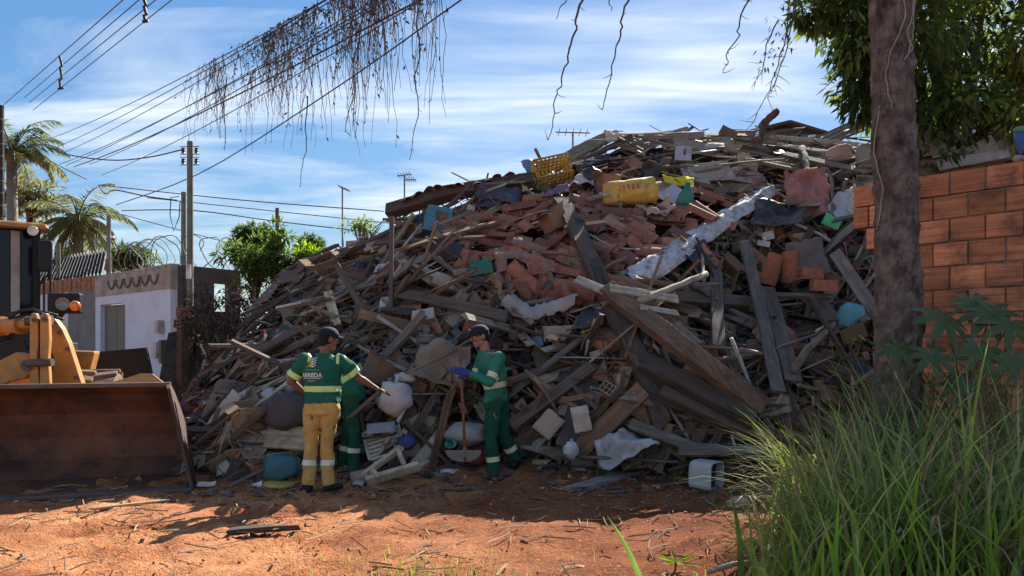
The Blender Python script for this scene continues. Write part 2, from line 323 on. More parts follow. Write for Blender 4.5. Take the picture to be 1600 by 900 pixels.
# ---- poles and antennas
def pole(name, lab, cat, px, top, Y, w, col, group=None, sink=True):
    p = P(px, top, Y); r = w/F*Y/2
    t = thing(name, lab, cat, (p.x, p.y, 0), group)
    m = MB(); m.tube([(0, 0, -.2), (0, 0, p.z*.5), (0, 0, p.z)], [r*1.12, r*1.05, r*.95], 10); m.build("shaft", col, t); return t, p, r
POLEC = mat("pole_concrete", (.17, .18, .15), rough=.9, var=.2, scale=3, bump=.2, dirt=(.07, .07, .06))
t, p, r = pole("utility_pole", "tall slim concrete pole with four insulators by the white house", "pole", 297, 221, 16.6, 9.5, POLEC, "poles behind the street wall")
INS = mat("insulator", (.03, .03, .035), rough=.3, bump=0, var=.1, spec=.6)
for sx in (-1, 1):
    for zo in (.14, .36):
        m = MB(); M = Matrix.Translation((sx*.135, -.02, p.z-zo-.05)); m.lathe([(.001, -.06), (.045, -.06), (.02, -.03), (.05, -.01), (.02, .02), (.045, .045), (.001, .06)], M, 10); m.build("insulator", INS, t)
        m = MB(); m.tube([(0, -.02, p.z-zo+.03), (sx*.2, -.02, p.z-zo+.03)], .008, 5); m.tube([(0, -.02, p.z-zo-.13), (sx*.2, -.02, p.z-zo-.13)], .008, 5); m.build("bracket", CABLE, t)
m = MB(); m.box((0, -r-.02, P(0, 425, 16.6).z), .1, .02, .3, None, (.6, .6, .6)); m.build("plate", METAL, t)
t, p, r = pole("utility_pole", "short concrete pole with loose cable loop right behind the tall slim pole", "pole", 287, 300, 17.6, 8, POLEC, "poles behind the street wall")
m = MB(); m.tube([(-.1, 0, p.z-.1), (-.28, 0, p.z-.12), (-.3, 0, p.z-.5), (-.22, 0, p.z-.85), (-.1, 0, p.z-.55), (-.08, 0, p.z-.2)], .012, 5); m.build("cable_loop", CABLE, t)
pole("utility_pole", "wooden pole standing up behind the bright green bush", "pole", 433, 325, 18.5, 6, mat("pole_wood", (.12, .10, .085), rough=.9), "poles behind the street wall")
t, p, r = pole("utility_pole", "pale thin pole between the palm and the white house", "pole", 170, 338, 21.5, 7, POLEC, "poles behind the street wall")
m = MB(); m.box((0, 0, p.z-.55), .3, .06, .06); m.build("crossarm", METAL, t)
pole("utility_pole", "stub pole on the roof beside the cab mirror", "pole", 91, 380, 22, 7, POLEC, "poles behind the street wall")
t, p, r = pole("utility_pole", "dark pole with climbing steps behind the loader cab", "pole", -1, 165, 17, 14, mat("dark_wood", (.05, .04, .035), rough=.9), "poles behind the street wall")
m = MB()
for i in range(14): m.box((0, -.05, p.z-.3-i*.26), .24, .02, .03)
m.build("step_iron", METAL_G, t)
def antenna(lab, px, top, bot, Y, bars):
    p = P(px, bot, Y); tz = P(px, top, Y).z
    t = thing("tv_antenna", lab, "antenna", (p.x, p.y, 0), "aerials on the roofs")
    m = MB(); m.tube([(0, 0, 0), (0, 0, tz)], .018, 6); m.build("mast", METAL_G, t)
    m = MB()
    for (x0, y0, x1, y1) in bars:
        m.tube([((x0-px)/F*Y, 0, EYE-(y0-HOR)/F*Y), ((x1-px)/F*Y, .0, EYE-(y1-HOR)/F*Y)], .013, 5)
        dd = 5
        for k in range(dd):
            u = (k+.5)/dd; x = lerp(x0, x1, u); y = lerp(y0, y1, u); c = Vector(((x-px)/F*Y, 0, EYE-(y-HOR)/F*Y)); m.tube([c-Vector((0, .25, 0)), c+Vector((0, .25, 0))], .007, 4)
    m.build("boom", METAL_G, t)
antenna("small leaning television aerial behind the left end of the heap", 535, 292, 372, 17.5, [(529, 291, 546, 298)])
antenna("television aerial with two booms above the eave beam", 632, 273, 320, 17, [(621, 275, 643, 272), (632, 281, 650, 281)])
antenna("wide T shaped television aerial left of the heap top", 895, 208, 240, 15.5, [(868, 206.5, 922, 208)])
# ---- cables
def cable(lab, pts, r=.011, group="overhead cables", name="power_cable", sag=.15):
    ps = [P(*q) for q in pts]
    if len(ps) == 2: ps = [lerp(ps[0], ps[1], i/12)-Vector((0, 0, sag*4*(i/12)*(1-i/12))) for i in range(13)]
    else:
        out = []
        for i in range(len(ps)-1):
            for k in range(4):
                t = k/4; a, b, c, d = ps[max(i-1, 0)], ps[i], ps[i+1], ps[min(i+2, len(ps)-1)]
                out.append(.5*((2*b)+(c-a)*t+(2*a-5*b+4*c-d)*t*t+(3*b-a-3*c+d)*t**3))
        ps = out+[ps[-1]]
    m = MB(); m.tube(ps, r, 4); o = m.build(name, CABLE, smooth=True); tag(o, lab, "cable", group); return ps
for i, (a, b) in enumerate([((192, 0), (9, 161)), ((217, 0), (47, 145)), ((243, 0), (56, 152)), ((268, 0), (63, 163))]):
    nm = ["uppermost of the four parallel cables at top left", "second of the four parallel cables at top left", "third of the four parallel cables at top left", "lowest of the four parallel cables at top left"][i]
    dx_, dy_ = a[0]-b[0], a[1]-b[1]
    A = P(a[0], a[1], 15); B = P(b[0], b[1], 26); E = A+(A-B)*.5
    m = MB(); m.tube([lerp(B+(B-A)*.1, E, k/10) for k in range(11)], .013, 4); tag(m.build("power_cable", CABLE), nm, "cable", "overhead cables")
for lab, (x0, y0, x1, y1, Y) in {"upper insulating spacer across the four parallel cables at frame top": (224, -3, 227, 34, 14.9), "lower insulating spacer across the four parallel cables": (93, 87, 95, 139, 19.6)}.items():
    m = MB(); m.tube([P(x0, y0, Y), P(x0+4, lerp(y0, y1, .3), Y), P(x0+1, lerp(y0, y1, .35), Y), P(x1+2, lerp(y0, y1, .7), Y), P(x1-2, lerp(y0, y1, .72), Y), P(x1, y1, Y)], .03, 6); m.tube([P(x1-4, y1, Y), P(x1+5, y1-2, Y)], .03, 6); tag(m.build("cable_spacer", CABLE), lab, "spacer", "cable spacers")
BUNDLE = []
bl = [((70, 229), (331, 93)), ((70, 247), (336, 98)), ((89, 252), (330, 112)), ((93, 266), (350, 133)), ((103, 268), (397, 105)), ((115, 270), (380, 140)), ((140, 266), (350, 149)), ((158, 283), (392, 154))]
wordy = ["topmost", "second", "third", "fourth", "fifth", "sixth", "seventh", "lowest"]
for i, (a, b) in enumerate(bl):
    A = P(a[0], a[1], 27); B = P(b[0], b[1], 14.2); E = B+(B-A)*.72
    BUNDLE.append((B+(A-B)*.25, E))
    m = MB(); m.tube([lerp(A, E, k/14)-Vector((0, 0, .25*4*(k/14)*(1-k/14)-.2)) for k in range(15)], .0095 if i != 5 else .015, 4)
    tag(m.build("power_cable", CABLE), "%s of the eight bundled cables carrying the dry vine" % wordy[i], "cable", "overhead cables")
cable("single thick cable rising from pale thin pole to frame top centre", [(182, 320, 21), (310, 272, 16.5), (500, 154, 12), (720, 0, 9.2), (860, -100, 8)], .012)
cable("sagging service cable from the left palm to the tall slim pole", [(47, 212, 22), (93, 238, 20), (168, 250, 18.5), (230, 246, 17.3), (288, 233, 16.6)], .014)
cable("short slack cable dropping from the left palm to the second palm", [(47, 224, 22), (80, 252, 23), (135, 280, 24)], .016)
cable("upper of three level cables crossing behind the heap", [(154, 289, 24), (370, 312, 21), (600, 330, 20)], .013)
cable("wavy drooping cable ending at the short concrete pole", [(154, 290, 20), (165, 303, 19.5), (180, 297, 19), (230, 307, 18), (277, 313, 17.6)], .014)
cable("middle of three level cables crossing behind the heap", [(230, 309, 20), (430, 330, 19), (620, 350, 19)], .01)
cable("lowest of three level cables crossing behind the heap", [(190, 329, 20), (303, 329, 17.6), (433, 346, 18.5), (610, 366, 18.5)], .012)
cable("thin faint cable behind the short concrete pole", [(190, 335, 26), (290, 362, 26), (360, 380, 26)], .012)
# ---- dry vine on the cables
def vine():
    m = MB()
    for k in range(1900):
        a, e = rng.choice(BUNDLE[:4] if rng.random() < .7 else BUNDLE); u = rng.random()**.6
        s = lerp(a, e, u)+Vector((0, 0, rng.uniform(-.05, .03)))
        if 800+F*s.x/s.y > 690-190*rng.random()**2.5 or 800+F*s.x/s.y < 285+60*rng.random(): continue
        if nz(800+F*s.x/s.y > 0 and (F*s.x/s.y)/38, 3.3) < rng.uniform(-.5, .25): continue
        L_ = (.3+1.6*rng.random()**2.2)*(.4+.75*u)
        p = s.copy(); pts = [p.copy()]; n = rng.randint(4, 7); drift = Vector((rng.uniform(-.07, .07), rng.uniform(-.07, .07), 0))
        for i in range(n):
            p = p+Vector((rng.uniform(-.05, .05), rng.uniform(-.05, .05), -L_/n*rng.uniform(.7, 1.3)))+drift*.3; pts.append(p.copy())
        c = rng.choice([(.13, .115, .10), (.08, .068, .06), (.21, .185, .16)])
        m.tube(pts, [.0054*(1-.5*i/n)*rng.uniform(.7, 1.3) for i in range(n+1)], 3, c)
        for q in range(rng.randint(1, 4) if u > .3 else rng.randint(0, 2)):
            i = min(int(len(pts)*rng.random()**1.5), len(pts)-2); b = lerp(pts[i], pts[i+1], rng.random()); w = rng.uniform(.018, .042)
            d = Vector((rng.uniform(-1, 1), rng.uniform(-1, 1), rng.uniform(-2, -.3))).normalized(); x = d.cross(Vector((rng.random(), rng.random(), .2))).normalized()
            m.add([b, b+d*w+x*w*.35, b+d*w*2, b+d*w-x*w*.35], [(0, 1, 2, 3)], rng.choice([(.06, .042, .038), (.10, .07, .055), (.04, .032, .032)]))
    # matted crust of dead leaves lying along the upper cables
    for k in range(6500):
        a, e = rng.choice(BUNDLE[:5]); u = .16+.84*rng.random()**.42
        s = lerp(a, e, u)+Vector((rng.gauss(0, .04), rng.gauss(0, .04), (-.62*rng.random()**1.8+.05)*(.15+u)))
        if 800+F*s.x/s.y > 690-220*rng.random()**2 or 800+F*s.x/s.y < 300+120*rng.random(): continue
        w = rng.uniform(.014, .04); d = Vector((rng.uniform(-1, 1), rng.uniform(-1, 1), rng.uniform(-2, .3))).normalized(); x = d.cross(Vector((rng.random(), rng.random(), .2))).normalized()
        m.add([s, s+d*w+x*w*.4, s+d*w*2, s+d*w-x*w*.4], [(0, 1, 2, 3)], rng.choice([(.045, .034, .033), (.085, .06, .05), (.03, .025, .026)]))
    tag(m.build("dry_vine", mat("dead_vine", rough=.9, attr=True, bump=0, var=.2)), "thick curtain of dead brown vine hanging from the bundled cables", "vine")
vine()
def strand(lab, pts, Y, twigs=1, r=.008, name="hanging_vine"):
    m = MB(); ps = []
    ps = [P(x, y, Y+.1*math.sin(i)) for i, (x, y) in enumerate(pts)]
    fine = []
    for i in range(len(ps)-1):
        for k in range(3): fine.append(lerp(ps[i], ps[i+1], k/3)+Vector((rng.uniform(-.012, .012), rng.uniform(-.02, .02), 0)))
    fine.append(ps[-1]); n = len(fine)
    m.tube(fine, [r*(1-.7*i/n) for i in range(n)], 5)
    for k in range(twigs*4):
        b = rng.choice(fine[2:]); d = Vector((rng.uniform(-1, 1), rng.uniform(-1, 1), rng.uniform(-1, .6))).normalized()*rng.uniform(.03, .10); m.tube([b, b+d*.5+Vector((0, 0, -.01)), b+d], [.004, .003, .001], 3)
    tag(m.build(name, DRY), lab, "vine strand", "single strands hanging in the sky")
strand("long leafless twin strand hanging from the vine curtain's right end", [(655, -30), (652, 40), (657, 90), (648, 120), (655, 170), (648, 205), (640, 250)], 10.5, 3, .012)
strand("strand ending in a knot below the middle of the vine curtain", [(562, 60), (552, 100), (556, 140), (545, 170), (540, 205), (548, 212)], 11.5, 3, .011)
strand("thin strand hanging left of the knotted one", [(482, 150), (477, 190), (480, 225), (472, 260), (470, 290)], 12.5, 2, .011)
strand("thin strand nearest the tall slim pole", [(354, 120), (350, 170), (353, 215), (351, 235)], 13.5, 2, .011)
strand("longest wavy bare strand above the T shaped aerial", [(915, -60), (909, 0), (900, 30), (900, 47), (890, 69), (889, 87), (880, 116), (876, 134), (866, 153), (864, 187), (856, 219)], 6.6, 2, .011)
strand("straight bare strand right of the longest wavy one", [(990, -60), (981, 0), (971, 34), (971, 55), (961, 77), (955, 116), (948, 153), (941, 172)], 6.5, 1, .010)
strand("short forked bare strand over the heap's centre right", [(1178, -50), (1170, 0), (1153, 36), (1153, 56), (1134, 87), (1137, 100), (1130, 114)], 6.4, 2, .008)
strand("short bare tip at frame top between two long strands", [(955, -60), (953, 0), (955, 18)], 6.6, 0, .008)
strand("tiny curled bare tip at frame top left of longest strand", [(888, -50), (886, 0), (874, 12), (869, 30)], 6.6, 0, .007)
# ---- leaves and trees
def leaf(m, b, d, up, L_, w, col, fold=.15):
    d = d.normalized(); x = d.cross(up)
    if x.length < 1e-4: x = Vector((1, 0, 0))
    x.normalize(); n = x.cross(d)
    m.add([b, b+d*L_*.35+x*w*.5+n*L_*fold*.3, b+d*L_, b+d*L_*.35-x*w*.5+n*L_*fold*.3, b+d*L_*.5-n*L_*.02], [(0, 1, 4), (1, 2, 4), (2, 3, 4), (3, 0, 4)], col)
def rv(): 
    while True:
        v = Vector((rng.uniform(-1, 1), rng.uniform(-1, 1), rng.uniform(-1, 1)))
        if .01 < v.length < 1: return v
def clump_crown(m, clumps, per, lsize, cols, droop=.5):
    for (c, r) in clumps:
        base = rng.choice(cols); k = rng.uniform(.75, 1.25)
        for i in range(per):
            v = rv(); v = v.normalized()*(v.length**.6); b = Vector(c)+Vector((v.x*r, v.y*r, v.z*r*.8))
            d = (v*1.0+rv()*.8-Vector((0, 0, droop))); L_ = lsize*rng.uniform(.6, 1.25); kk = k*rng.uniform(.7, 1.3)
            leaf(m, b, d, Vector((rng.uniform(-.5, .5), rng.uniform(-.5, .5), 1)), L_, L_*.36, tuple(x*kk for x in base))
def limbs(m, base, top, clumps, r0, n=8):
    m.tube([base, lerp(base, top, .5)+Vector((rng.uniform(-.1, .1), 0, 0)), top], [r0, r0*.8, r0*.6], 8)
    for (c, r) in rng.sample(clumps, min(n, len(clumps))):
        c = Vector(c); mid = lerp(top, c, .5)+Vector((0, 0, .1)); m.tube([lerp(base, top, rng.uniform(.7, 1)), mid, c], [r0*.45, r0*.28, r0*.08], 6)
DKG = [(.05, .085, .03), (.065, .105, .035), (.038, .065, .026)]
MIDG = [(.075, .13, .03), (.06, .11, .03), (.10, .15, .035)]
def mango():
    t = P(1495, 540, 13.5); root = thing("mango_tree", "large dark broad crowned tree rising behind the brick wall", "tree", (t.x, t.y, 0))
    cl = []
    def add(px, py, Y, r): cl.append((tuple(P(px, py, Y)-Vector((t.x, t.y, 0))), r))
    for k in range(190):
        px = rng.uniform(1395, 1800); lo = 272 if px > 1560 else 222
        py = rng.uniform(-190, lo); add(px, py, rng.uniform(11.3, 15.5), rng.uniform(.35, .6))
    for (px, py) in ((1330, 30), (1350, 60), (1325, 85), (1345, 110), (1330, 135), (1350, 150), (1300, 20), (1315, 55), (1352, 20), (1360, 90), (1290, 5), (1345, 160), (1370, 175), (1255, 20), (1275, 35), (1365, 130), (1340, -30), (1310, -30)):
        add(px, py, rng.uniform(11.5, 12.8), .36 if px > 1300 else .18)
    for k in range(22): add(rng.uniform(1275, 1420), rng.uniform(-160, -10), rng.uniform(11, 13.5), rng.uniform(.35, .55))  # unseen clumps above the view, added to shade the grass
    for k in range(16): add(rng.uniform(1322, 1400), rng.uniform(0, 150), rng.uniform(11.3, 13), .34)
    m = MB(); clump_crown(m, cl, 125, .20, DKG+[(.10, .155, .04), (.14, .19, .05)], .7); m.build("crown", LEAF, root)  # the two paler greens put sunlit clumps into the leaf colour
    m = MB(); limbs(m, Vector((0, 0, -.1)), Vector((.15, .2, 4.6)), cl, .2, 30); m.build("trunk", BARK, root, smooth=True)
mango()
def bush(name, lab, cat, px, py0, py1, w, Y, cols, n, per, ls, group=None):
    c = P(px, py1, Y); root = thing(name, lab, cat, (c.x, c.y, 0), group); cl = []
    z1 = P(px, py0, Y).z; z0 = max(.2, c.z); hw = w/F*Y/2
    for k in range(n):
        v = rv(); z = lerp(z0, z1, .5+.5*v.z*.95); cl.append(((v.x*hw, v.y*hw*.8, z), hw*rng.uniform(.22, .4)))
    m = MB(); clump_crown(m, cl, per, ls, cols, .1); m.build("crown", LEAF, root)
    m = MB(); limbs(m, Vector((0, 0, -.1)), Vector((0, 0, lerp(z0, z1, .35))), cl, .06*hw+.03, 12); m.build("trunk", BARK, root, smooth=True)
bush("leafy_bush", "bright yellow green bush between house and heap", "bush", 398, 372, 450, 100, 15.2, [(.075, .125, .032), (.055, .10, .026), (.10, .15, .04)], 34, 75, .15)
bush("leafy_bush", "tall pointed shoot bush in front of the wooden pole", "bush", 437, 343, 440, 46, 15.0, [(.09, .145, .035), (.07, .12, .03)], 16, 50, .15)
bush("leafy_bush", "small bright bush at the heap's left shoulder", "bush", 478, 388, 425, 44, 15.4, [(.15, .23, .04), (.11, .19, .03)], 12, 50, .14)
bush("leafy_bush", "airy bush behind the two boom aerial mast", "bush", 562, 342, 368, 55, 17.5, [(.13, .19, .06)], 10, 35, .12)
bush("round_tree", "dark flat topped tree behind the bright bush", "tree", 397, 353, 392, 52, 30, DKG, 26, 90, .25)
bush("round_tree", "wide dark tree behind the corrugated roof", "tree", 200, 388, 420, 85, 32, DKG+MIDG, 24, 70, .28)
bush("round_tree", "small dark distant tree between bush and turquoise wall", "tree", 482, 372, 395, 44, 34, DKG, 20, 60, .25)
bush("round_tree", "pale feathery tree behind the loader cab roof", "tree", 45, 275, 345, 90, 27, [(.17, .17, .075), (.13, .14, .06)], 24, 45, .28)
bush("round_tree", "low dark green shrub row behind the mirror", "tree", 105, 392, 425, 60, 31, DKG+MIDG, 14, 50, .25)
def palm(lab, px, py, Y, rad, n, low):
    c = P(px, py, Y); root = thing("palm_tree", lab, "palm", (c.x, c.y, 0), "palms behind the loader")
    m = MB(); m.tube([(0, 0, -.1), (.05, 0, c.z*.5), (0, 0, c.z)], [.2, .17, .14], 10); m.build("trunk", mat("palm_trunk", (.2, .18, .16), rough=.9, var=.3, bump=.5, stretch=(1, 1, 4)), root, smooth=True)
    m = MB(); rr = rad/F*Y
    for k in range(n):
        az = 2*math.pi*k*.382+rng.uniform(-.2, .2); el = lerp(1.35, low, (k/n)**.8); L_ = rr*rng.uniform(.85, 1.2); p = Vector((0, 0, c.z)); pts = [p.copy()]; ns = 9
        for i in range(ns):
            e = el-1.75*(i/ns)**1.3; d = Vector((math.cos(az)*math.cos(e), math.sin(az)*math.cos(e), math.sin(e))); p = p+d*L_/ns; pts.append(p.copy())
        g = rng.choice([(.10, .13, .06), (.07, .10, .045), (.14, .16, .085)])
        m.tube(pts, [.03*(1-.8*i/ns) for i in range(ns+1)], 4, (.16, .15, .08))
        for i in range(1, ns):
            for q in range(5):
                b = lerp(pts[i], pts[i+1], q/5); d = (pts[i+1]-pts[i]).normalized(); sd_ = d.cross(Vector((0, 0, 1))).normalized()
                for s in (-1, 1):
                    ll = L_*.32*math.sin(math.pi*min(.95, .15+i/ns*.8)); leaf(m, b, sd_*s+d*.7+Vector((0, 0, -.55+rng.uniform(-.3, .2))), Vector((0, 0, 1)), ll, .05, tuple(x*rng.uniform(.7, 1.3) for x in g), .02)
    m.build("crown", LEAF, root)
palm("tall palm with upright silvery fronds at the frame's left edge", 18, 245, 24, 88, 22, .1)
palm("lower palm with drooping fronds between loader cab and pale pole", 122, 345, 26, 82, 26, -.7)

# ---- front tree trunk
def front_tree():
    b = P(1403, 540, 6.3); root = thing("rough_tree", "thick rough barked trunk standing before the brick wall", "tree", (b.x, b.y, 0))
    def cx(z):
        py = HOR-(z-EYE)/F*6.3*F/6.3*F/F if False else HOR-(z-EYE)*F/6.3
        return (np.interp(py, [-600, 0, 200, 340, 560, 900], [1375, 1390, 1396, 1402, 1403, 1404])-1403)/F*6.3
    def rad(z):
        py = HOR-(z-EYE)*F/6.3
        return np.interp(py, [-600, 0, 200, 340, 560, 800, 900], [25, 29.5, 31, 31.5, 34, 39, 46])/F*6.3
    m = MB(); n = 64; zs = [i*.022-.1 for i in range(302)]; vs_ = []; fs = []
    for z in zs:
        for k in range(n):
            a = 2*math.pi*k/n; r = rad(z)
            d = 1+.13*noise.fractal(Vector((math.cos(a)*1.3, math.sin(a)*1.3, z*2.3)), 1, 2, 5)
            sc_ = nz(math.cos(a)*3, math.sin(a)*3, z*5.5); d += .10*max(0, sc_)-.09*max(0, -sc_-.1)+.05*nz(math.cos(a)*8, math.sin(a)*8, z*11)
            ph = z*11+1.6*math.sin(a*2+z)+3.5*nz(math.cos(a), math.sin(a), z*1.3); d += .085*(1-abs(math.sin(ph)))**2.5-.02+.04*noise.fractal(Vector((math.cos(a)*5, math.sin(a)*5, z*14)), 1, 2, 4)*1.6
            vs_.append((cx(z)+r*d*math.cos(a), r*d*math.sin(a), z))
    for j in range(len(zs)-1):
        for k in range(n): k2 = (k+1) % n; fs.append((j*n+k, j*n+k2, (j+1)*n+k2, (j+1)*n+k))
    m.add(vs_, fs); fs_top = tuple((len(zs)-1)*n+k for k in range(n)); m.f.append(fs_top); m.m.append(0)
    tr = m.build("trunk", TRUNK, root)
    # dead creepers twisted on the trunk
    m = MB()
    for (pts) in ([(1412, -10), (1418, 30), (1402, 60), (1412, 85), (1398, 105)], [(1392, -10), (1400, 40), (1378, 90), (1372, 130), (1380, 180)], [(1425, -10), (1420, 50), (1410, 75), (1405, 95)], [(1366, 170), (1362, 240), (1372, 300), (1368, 360)]):
        ps = []
        for i, (x, y) in enumerate(pts):
            q = P(x, y, 6.3); z = q.z; xx = q.x-b.x-cx(z); rr = rad(z)*1.06; yy = -math.sqrt(max(.0005, rr*rr-xx*xx)); ps.append(Vector((q.x-b.x, yy, z)))
        f2 = []
        for i in range(len(ps)-1):
            for k in range(4): f2.append(lerp(ps[i], ps[i+1], k/4)+Vector((rng.uniform(-.008, .008), -.006, 0)))
        m.tube(f2+[ps[-1]], .006, 5)
    m.build("creeper", mat("pale_creeper", (.3, .25, .21), rough=.9, bump=0), root, smooth=True)
    # limbs and crown, above the picture
    top = Vector((cx(6.5), 0, 6.4)); m = MB(); cl = []
    ends = [Vector((-4.2, .3, 6.3)), Vector((-2.2, .2, 6.6)), Vector((1.0, .8, 9.0)), Vector((-.8, 1.0, 9.3)), Vector((1.8, -.3, 8.2))]
    for e in ends:
        m.tube([top-Vector((0, 0, .3)), lerp(top, e, .5)+Vector((0, 0, .5)), e], [.14, .09, .03], 8)
        for k in range(4): cl.append((tuple(e+rv()*.7+Vector((0, 0, .8))), .5))
    m.build("limb", BARK, root, smooth=True)
    m = MB(); clump_crown(m, cl, 60, .16, DKG, .4); m.build("crown", LEAF, root)
TRUNK = mat("rough_bark", (.088, .070, .062), rough=.95, var=.7, scale=9, bump=1.0, bscale=30, dirt=(.24, .205, .19), dirt_amt=.85, dscale=8, stretch=(1, 1, .6))
front_tree()
# drooping leafy sprays by the tree
def sprays():
    for lab, paths in {"weeping cluster of thin bare twigs left of the tree trunk": [[(1240, -40), (1233, 0), (1228, 56), (1216, 100), (1203, 140), (1184, 175), (1175, 197)], [(1245, -40), (1238, 40), (1225, 90), (1210, 130), (1195, 165)], [(1215, 30), (1198, 70), (1190, 110), (1175, 135)]],
                       }.items():
        m = MB()
        for p in paths:
            ps = [P(x, y, 7.4+.06*i) for i, (x, y) in enumerate(p)]; fine = []
            for i in range(len(ps)-1):
                for k in range(3): fine.append(lerp(ps[i], ps[i+1], k/3)+rv()*.012)
            n = len(fine); m.tube(fine, [.008*(1-.7*i/n) for i in range(n)], 4)
            for k in range(14):
                b_ = rng.choice(fine[2:]); d = Vector((rng.uniform(-1, .4), rng.uniform(-1, 1), rng.uniform(-1, .2))).normalized()*rng.uniform(.05, .2); m.tube([b_, b_+d*.5+rv()*.01, b_+d], [.004, .003, .001], 3)
            for k in range(26):
                b_ = lerp(ps[0], ps[2], rng.random())+rv()*.12; leaf(m, b_, Vector((rng.uniform(-1, .5), rng.uniform(-1, 1), -1)), Vector((0, 0, 1)), .07, .02, (.07, .10, .035))
        tag(m.build("weeping_branch", DRY), lab, "branch")
sprays()
# ------------------------------------------------------------------ brick wall at the right
def brick_wall():
    A = Vector((3.28, 7.63)); dv = Vector((.64, -.77)).normalized(); nr = Vector((-dv.y, dv.x))*-1   # nr faces the camera side
    if nr.dot(-A) < 0: nr = -nr
    root = thing("brick_wall", "red hollow brick wall with stained mortar behind tall grass", "wall", (A.x, A.y, 0))
    bw, bh, g = .272, .19, .014; Lw = 4.2; d3 = Vector((dv.x, dv.y, 0)); n3 = Vector((nr.x, nr.y, 0)); fr = Matrix((d3, n3, Vector((0, 0, 1)))).transposed()
    m = MB(); rows = 15
    for r in range(rows):
        z = r*(bh+g)+bh/2; off = (r % 2)*.5*bw; x = -off
        while x < Lw:
            x0 = max(x, 0); x1 = min(x+bw, Lw); x += bw+g
            if x1-x0 < .05: continue
            lim = 0 if r >= 13 else (.12 if r == 12 else .24+.05*(r % 2))     # broken toothed end
            x0 = max(x0, lim)
            if x1-x0 < .05: continue
            c = d3*((x0+x1)/2)+n3*rng.uniform(-.012, .012)+Vector((0, 0, z)); k = rng.uniform(.55, 1.15); h = rng.uniform(-.02, .03)
            m.box(c, x1-x0, .14, bh, fr @ Matrix.Rotation(rng.uniform(-.02, .02), 3, 'Y'), ((.66+h)*k, (.265+h*.5)*k, .135*k))
    m.build("brick", WALLBRICK, root, bevel=.006)
    m = MB(); zt = (rows-1)*(bh+g); m.box(d3*(Lw/2+.16)+Vector((0, 0, zt/2)), Lw-.4, .105, zt-.012, fr); m.box(d3*(Lw/2+.06)+Vector((0, 0, zt+.09)), Lw-.2, .105, .17, fr)
    m.build("mortar", mat("mortar", (.24, .19, .16), rough=1, var=.4, scale=9, bump=.8, bscale=30, dirt=(.05, .045, .04)), root)
    return A, d3, n3
WALLBRICK = mat("wall_brick", rough=.9, attr=True, var=.4, scale=3, bump=.8, bscale=9, dirt=(.10, .06, .045), dirt_amt=.75, dscale=3.4, stretch=(.35, .35, 9))
WA, WD, WN = brick_wall()
zt_w = 15*.204
def on_wall(t, dz=0): return Vector((WA.x, WA.y, 0))+WD*t+Vector((0, 0, zt_w+dz))
m = MB()
for k in range(3):
    c = on_wall(1.36+k*.07, .018); M = Matrix.Translation(c) @ Matrix.Diagonal((.05, .04, .04, 1)); m.lathe([(.001, -.7), (.8, -.5), (1, .1), (.6, .7), (.001, .9)], M, 8, (.35, .28, .16))
tag(m.build("pebble_row", CONC, smooth=True), "pale mortar lumps on the top edge of the brick wall", "rubble")
# small blue and green bottle-like bird shape: a plastic bottle standing on the wall
p = P(1591, 246, (on_wall(1.36).y)); root = thing("plastic_bottle", "blue plastic bottle with green top standing neck down on brick wall", "bottle", on_wall(1.37, .055))
m = MB(); m.lathe([(.004, 0), (.016, .0), (.018, .03), (.042, .10), (.045, .18), (.001, .18)], Matrix.Identity(4), 12, (.03, .10, .30)); m.build("body", PLAST, root, smooth=True)
m = MB(); m.lathe([(.046, .181), (.047, .20), (.03, .225), (.001, .23)], Matrix.Identity(4), 12, (.10, .22, .12)); m.build("cap", PLAST, root, smooth=True)

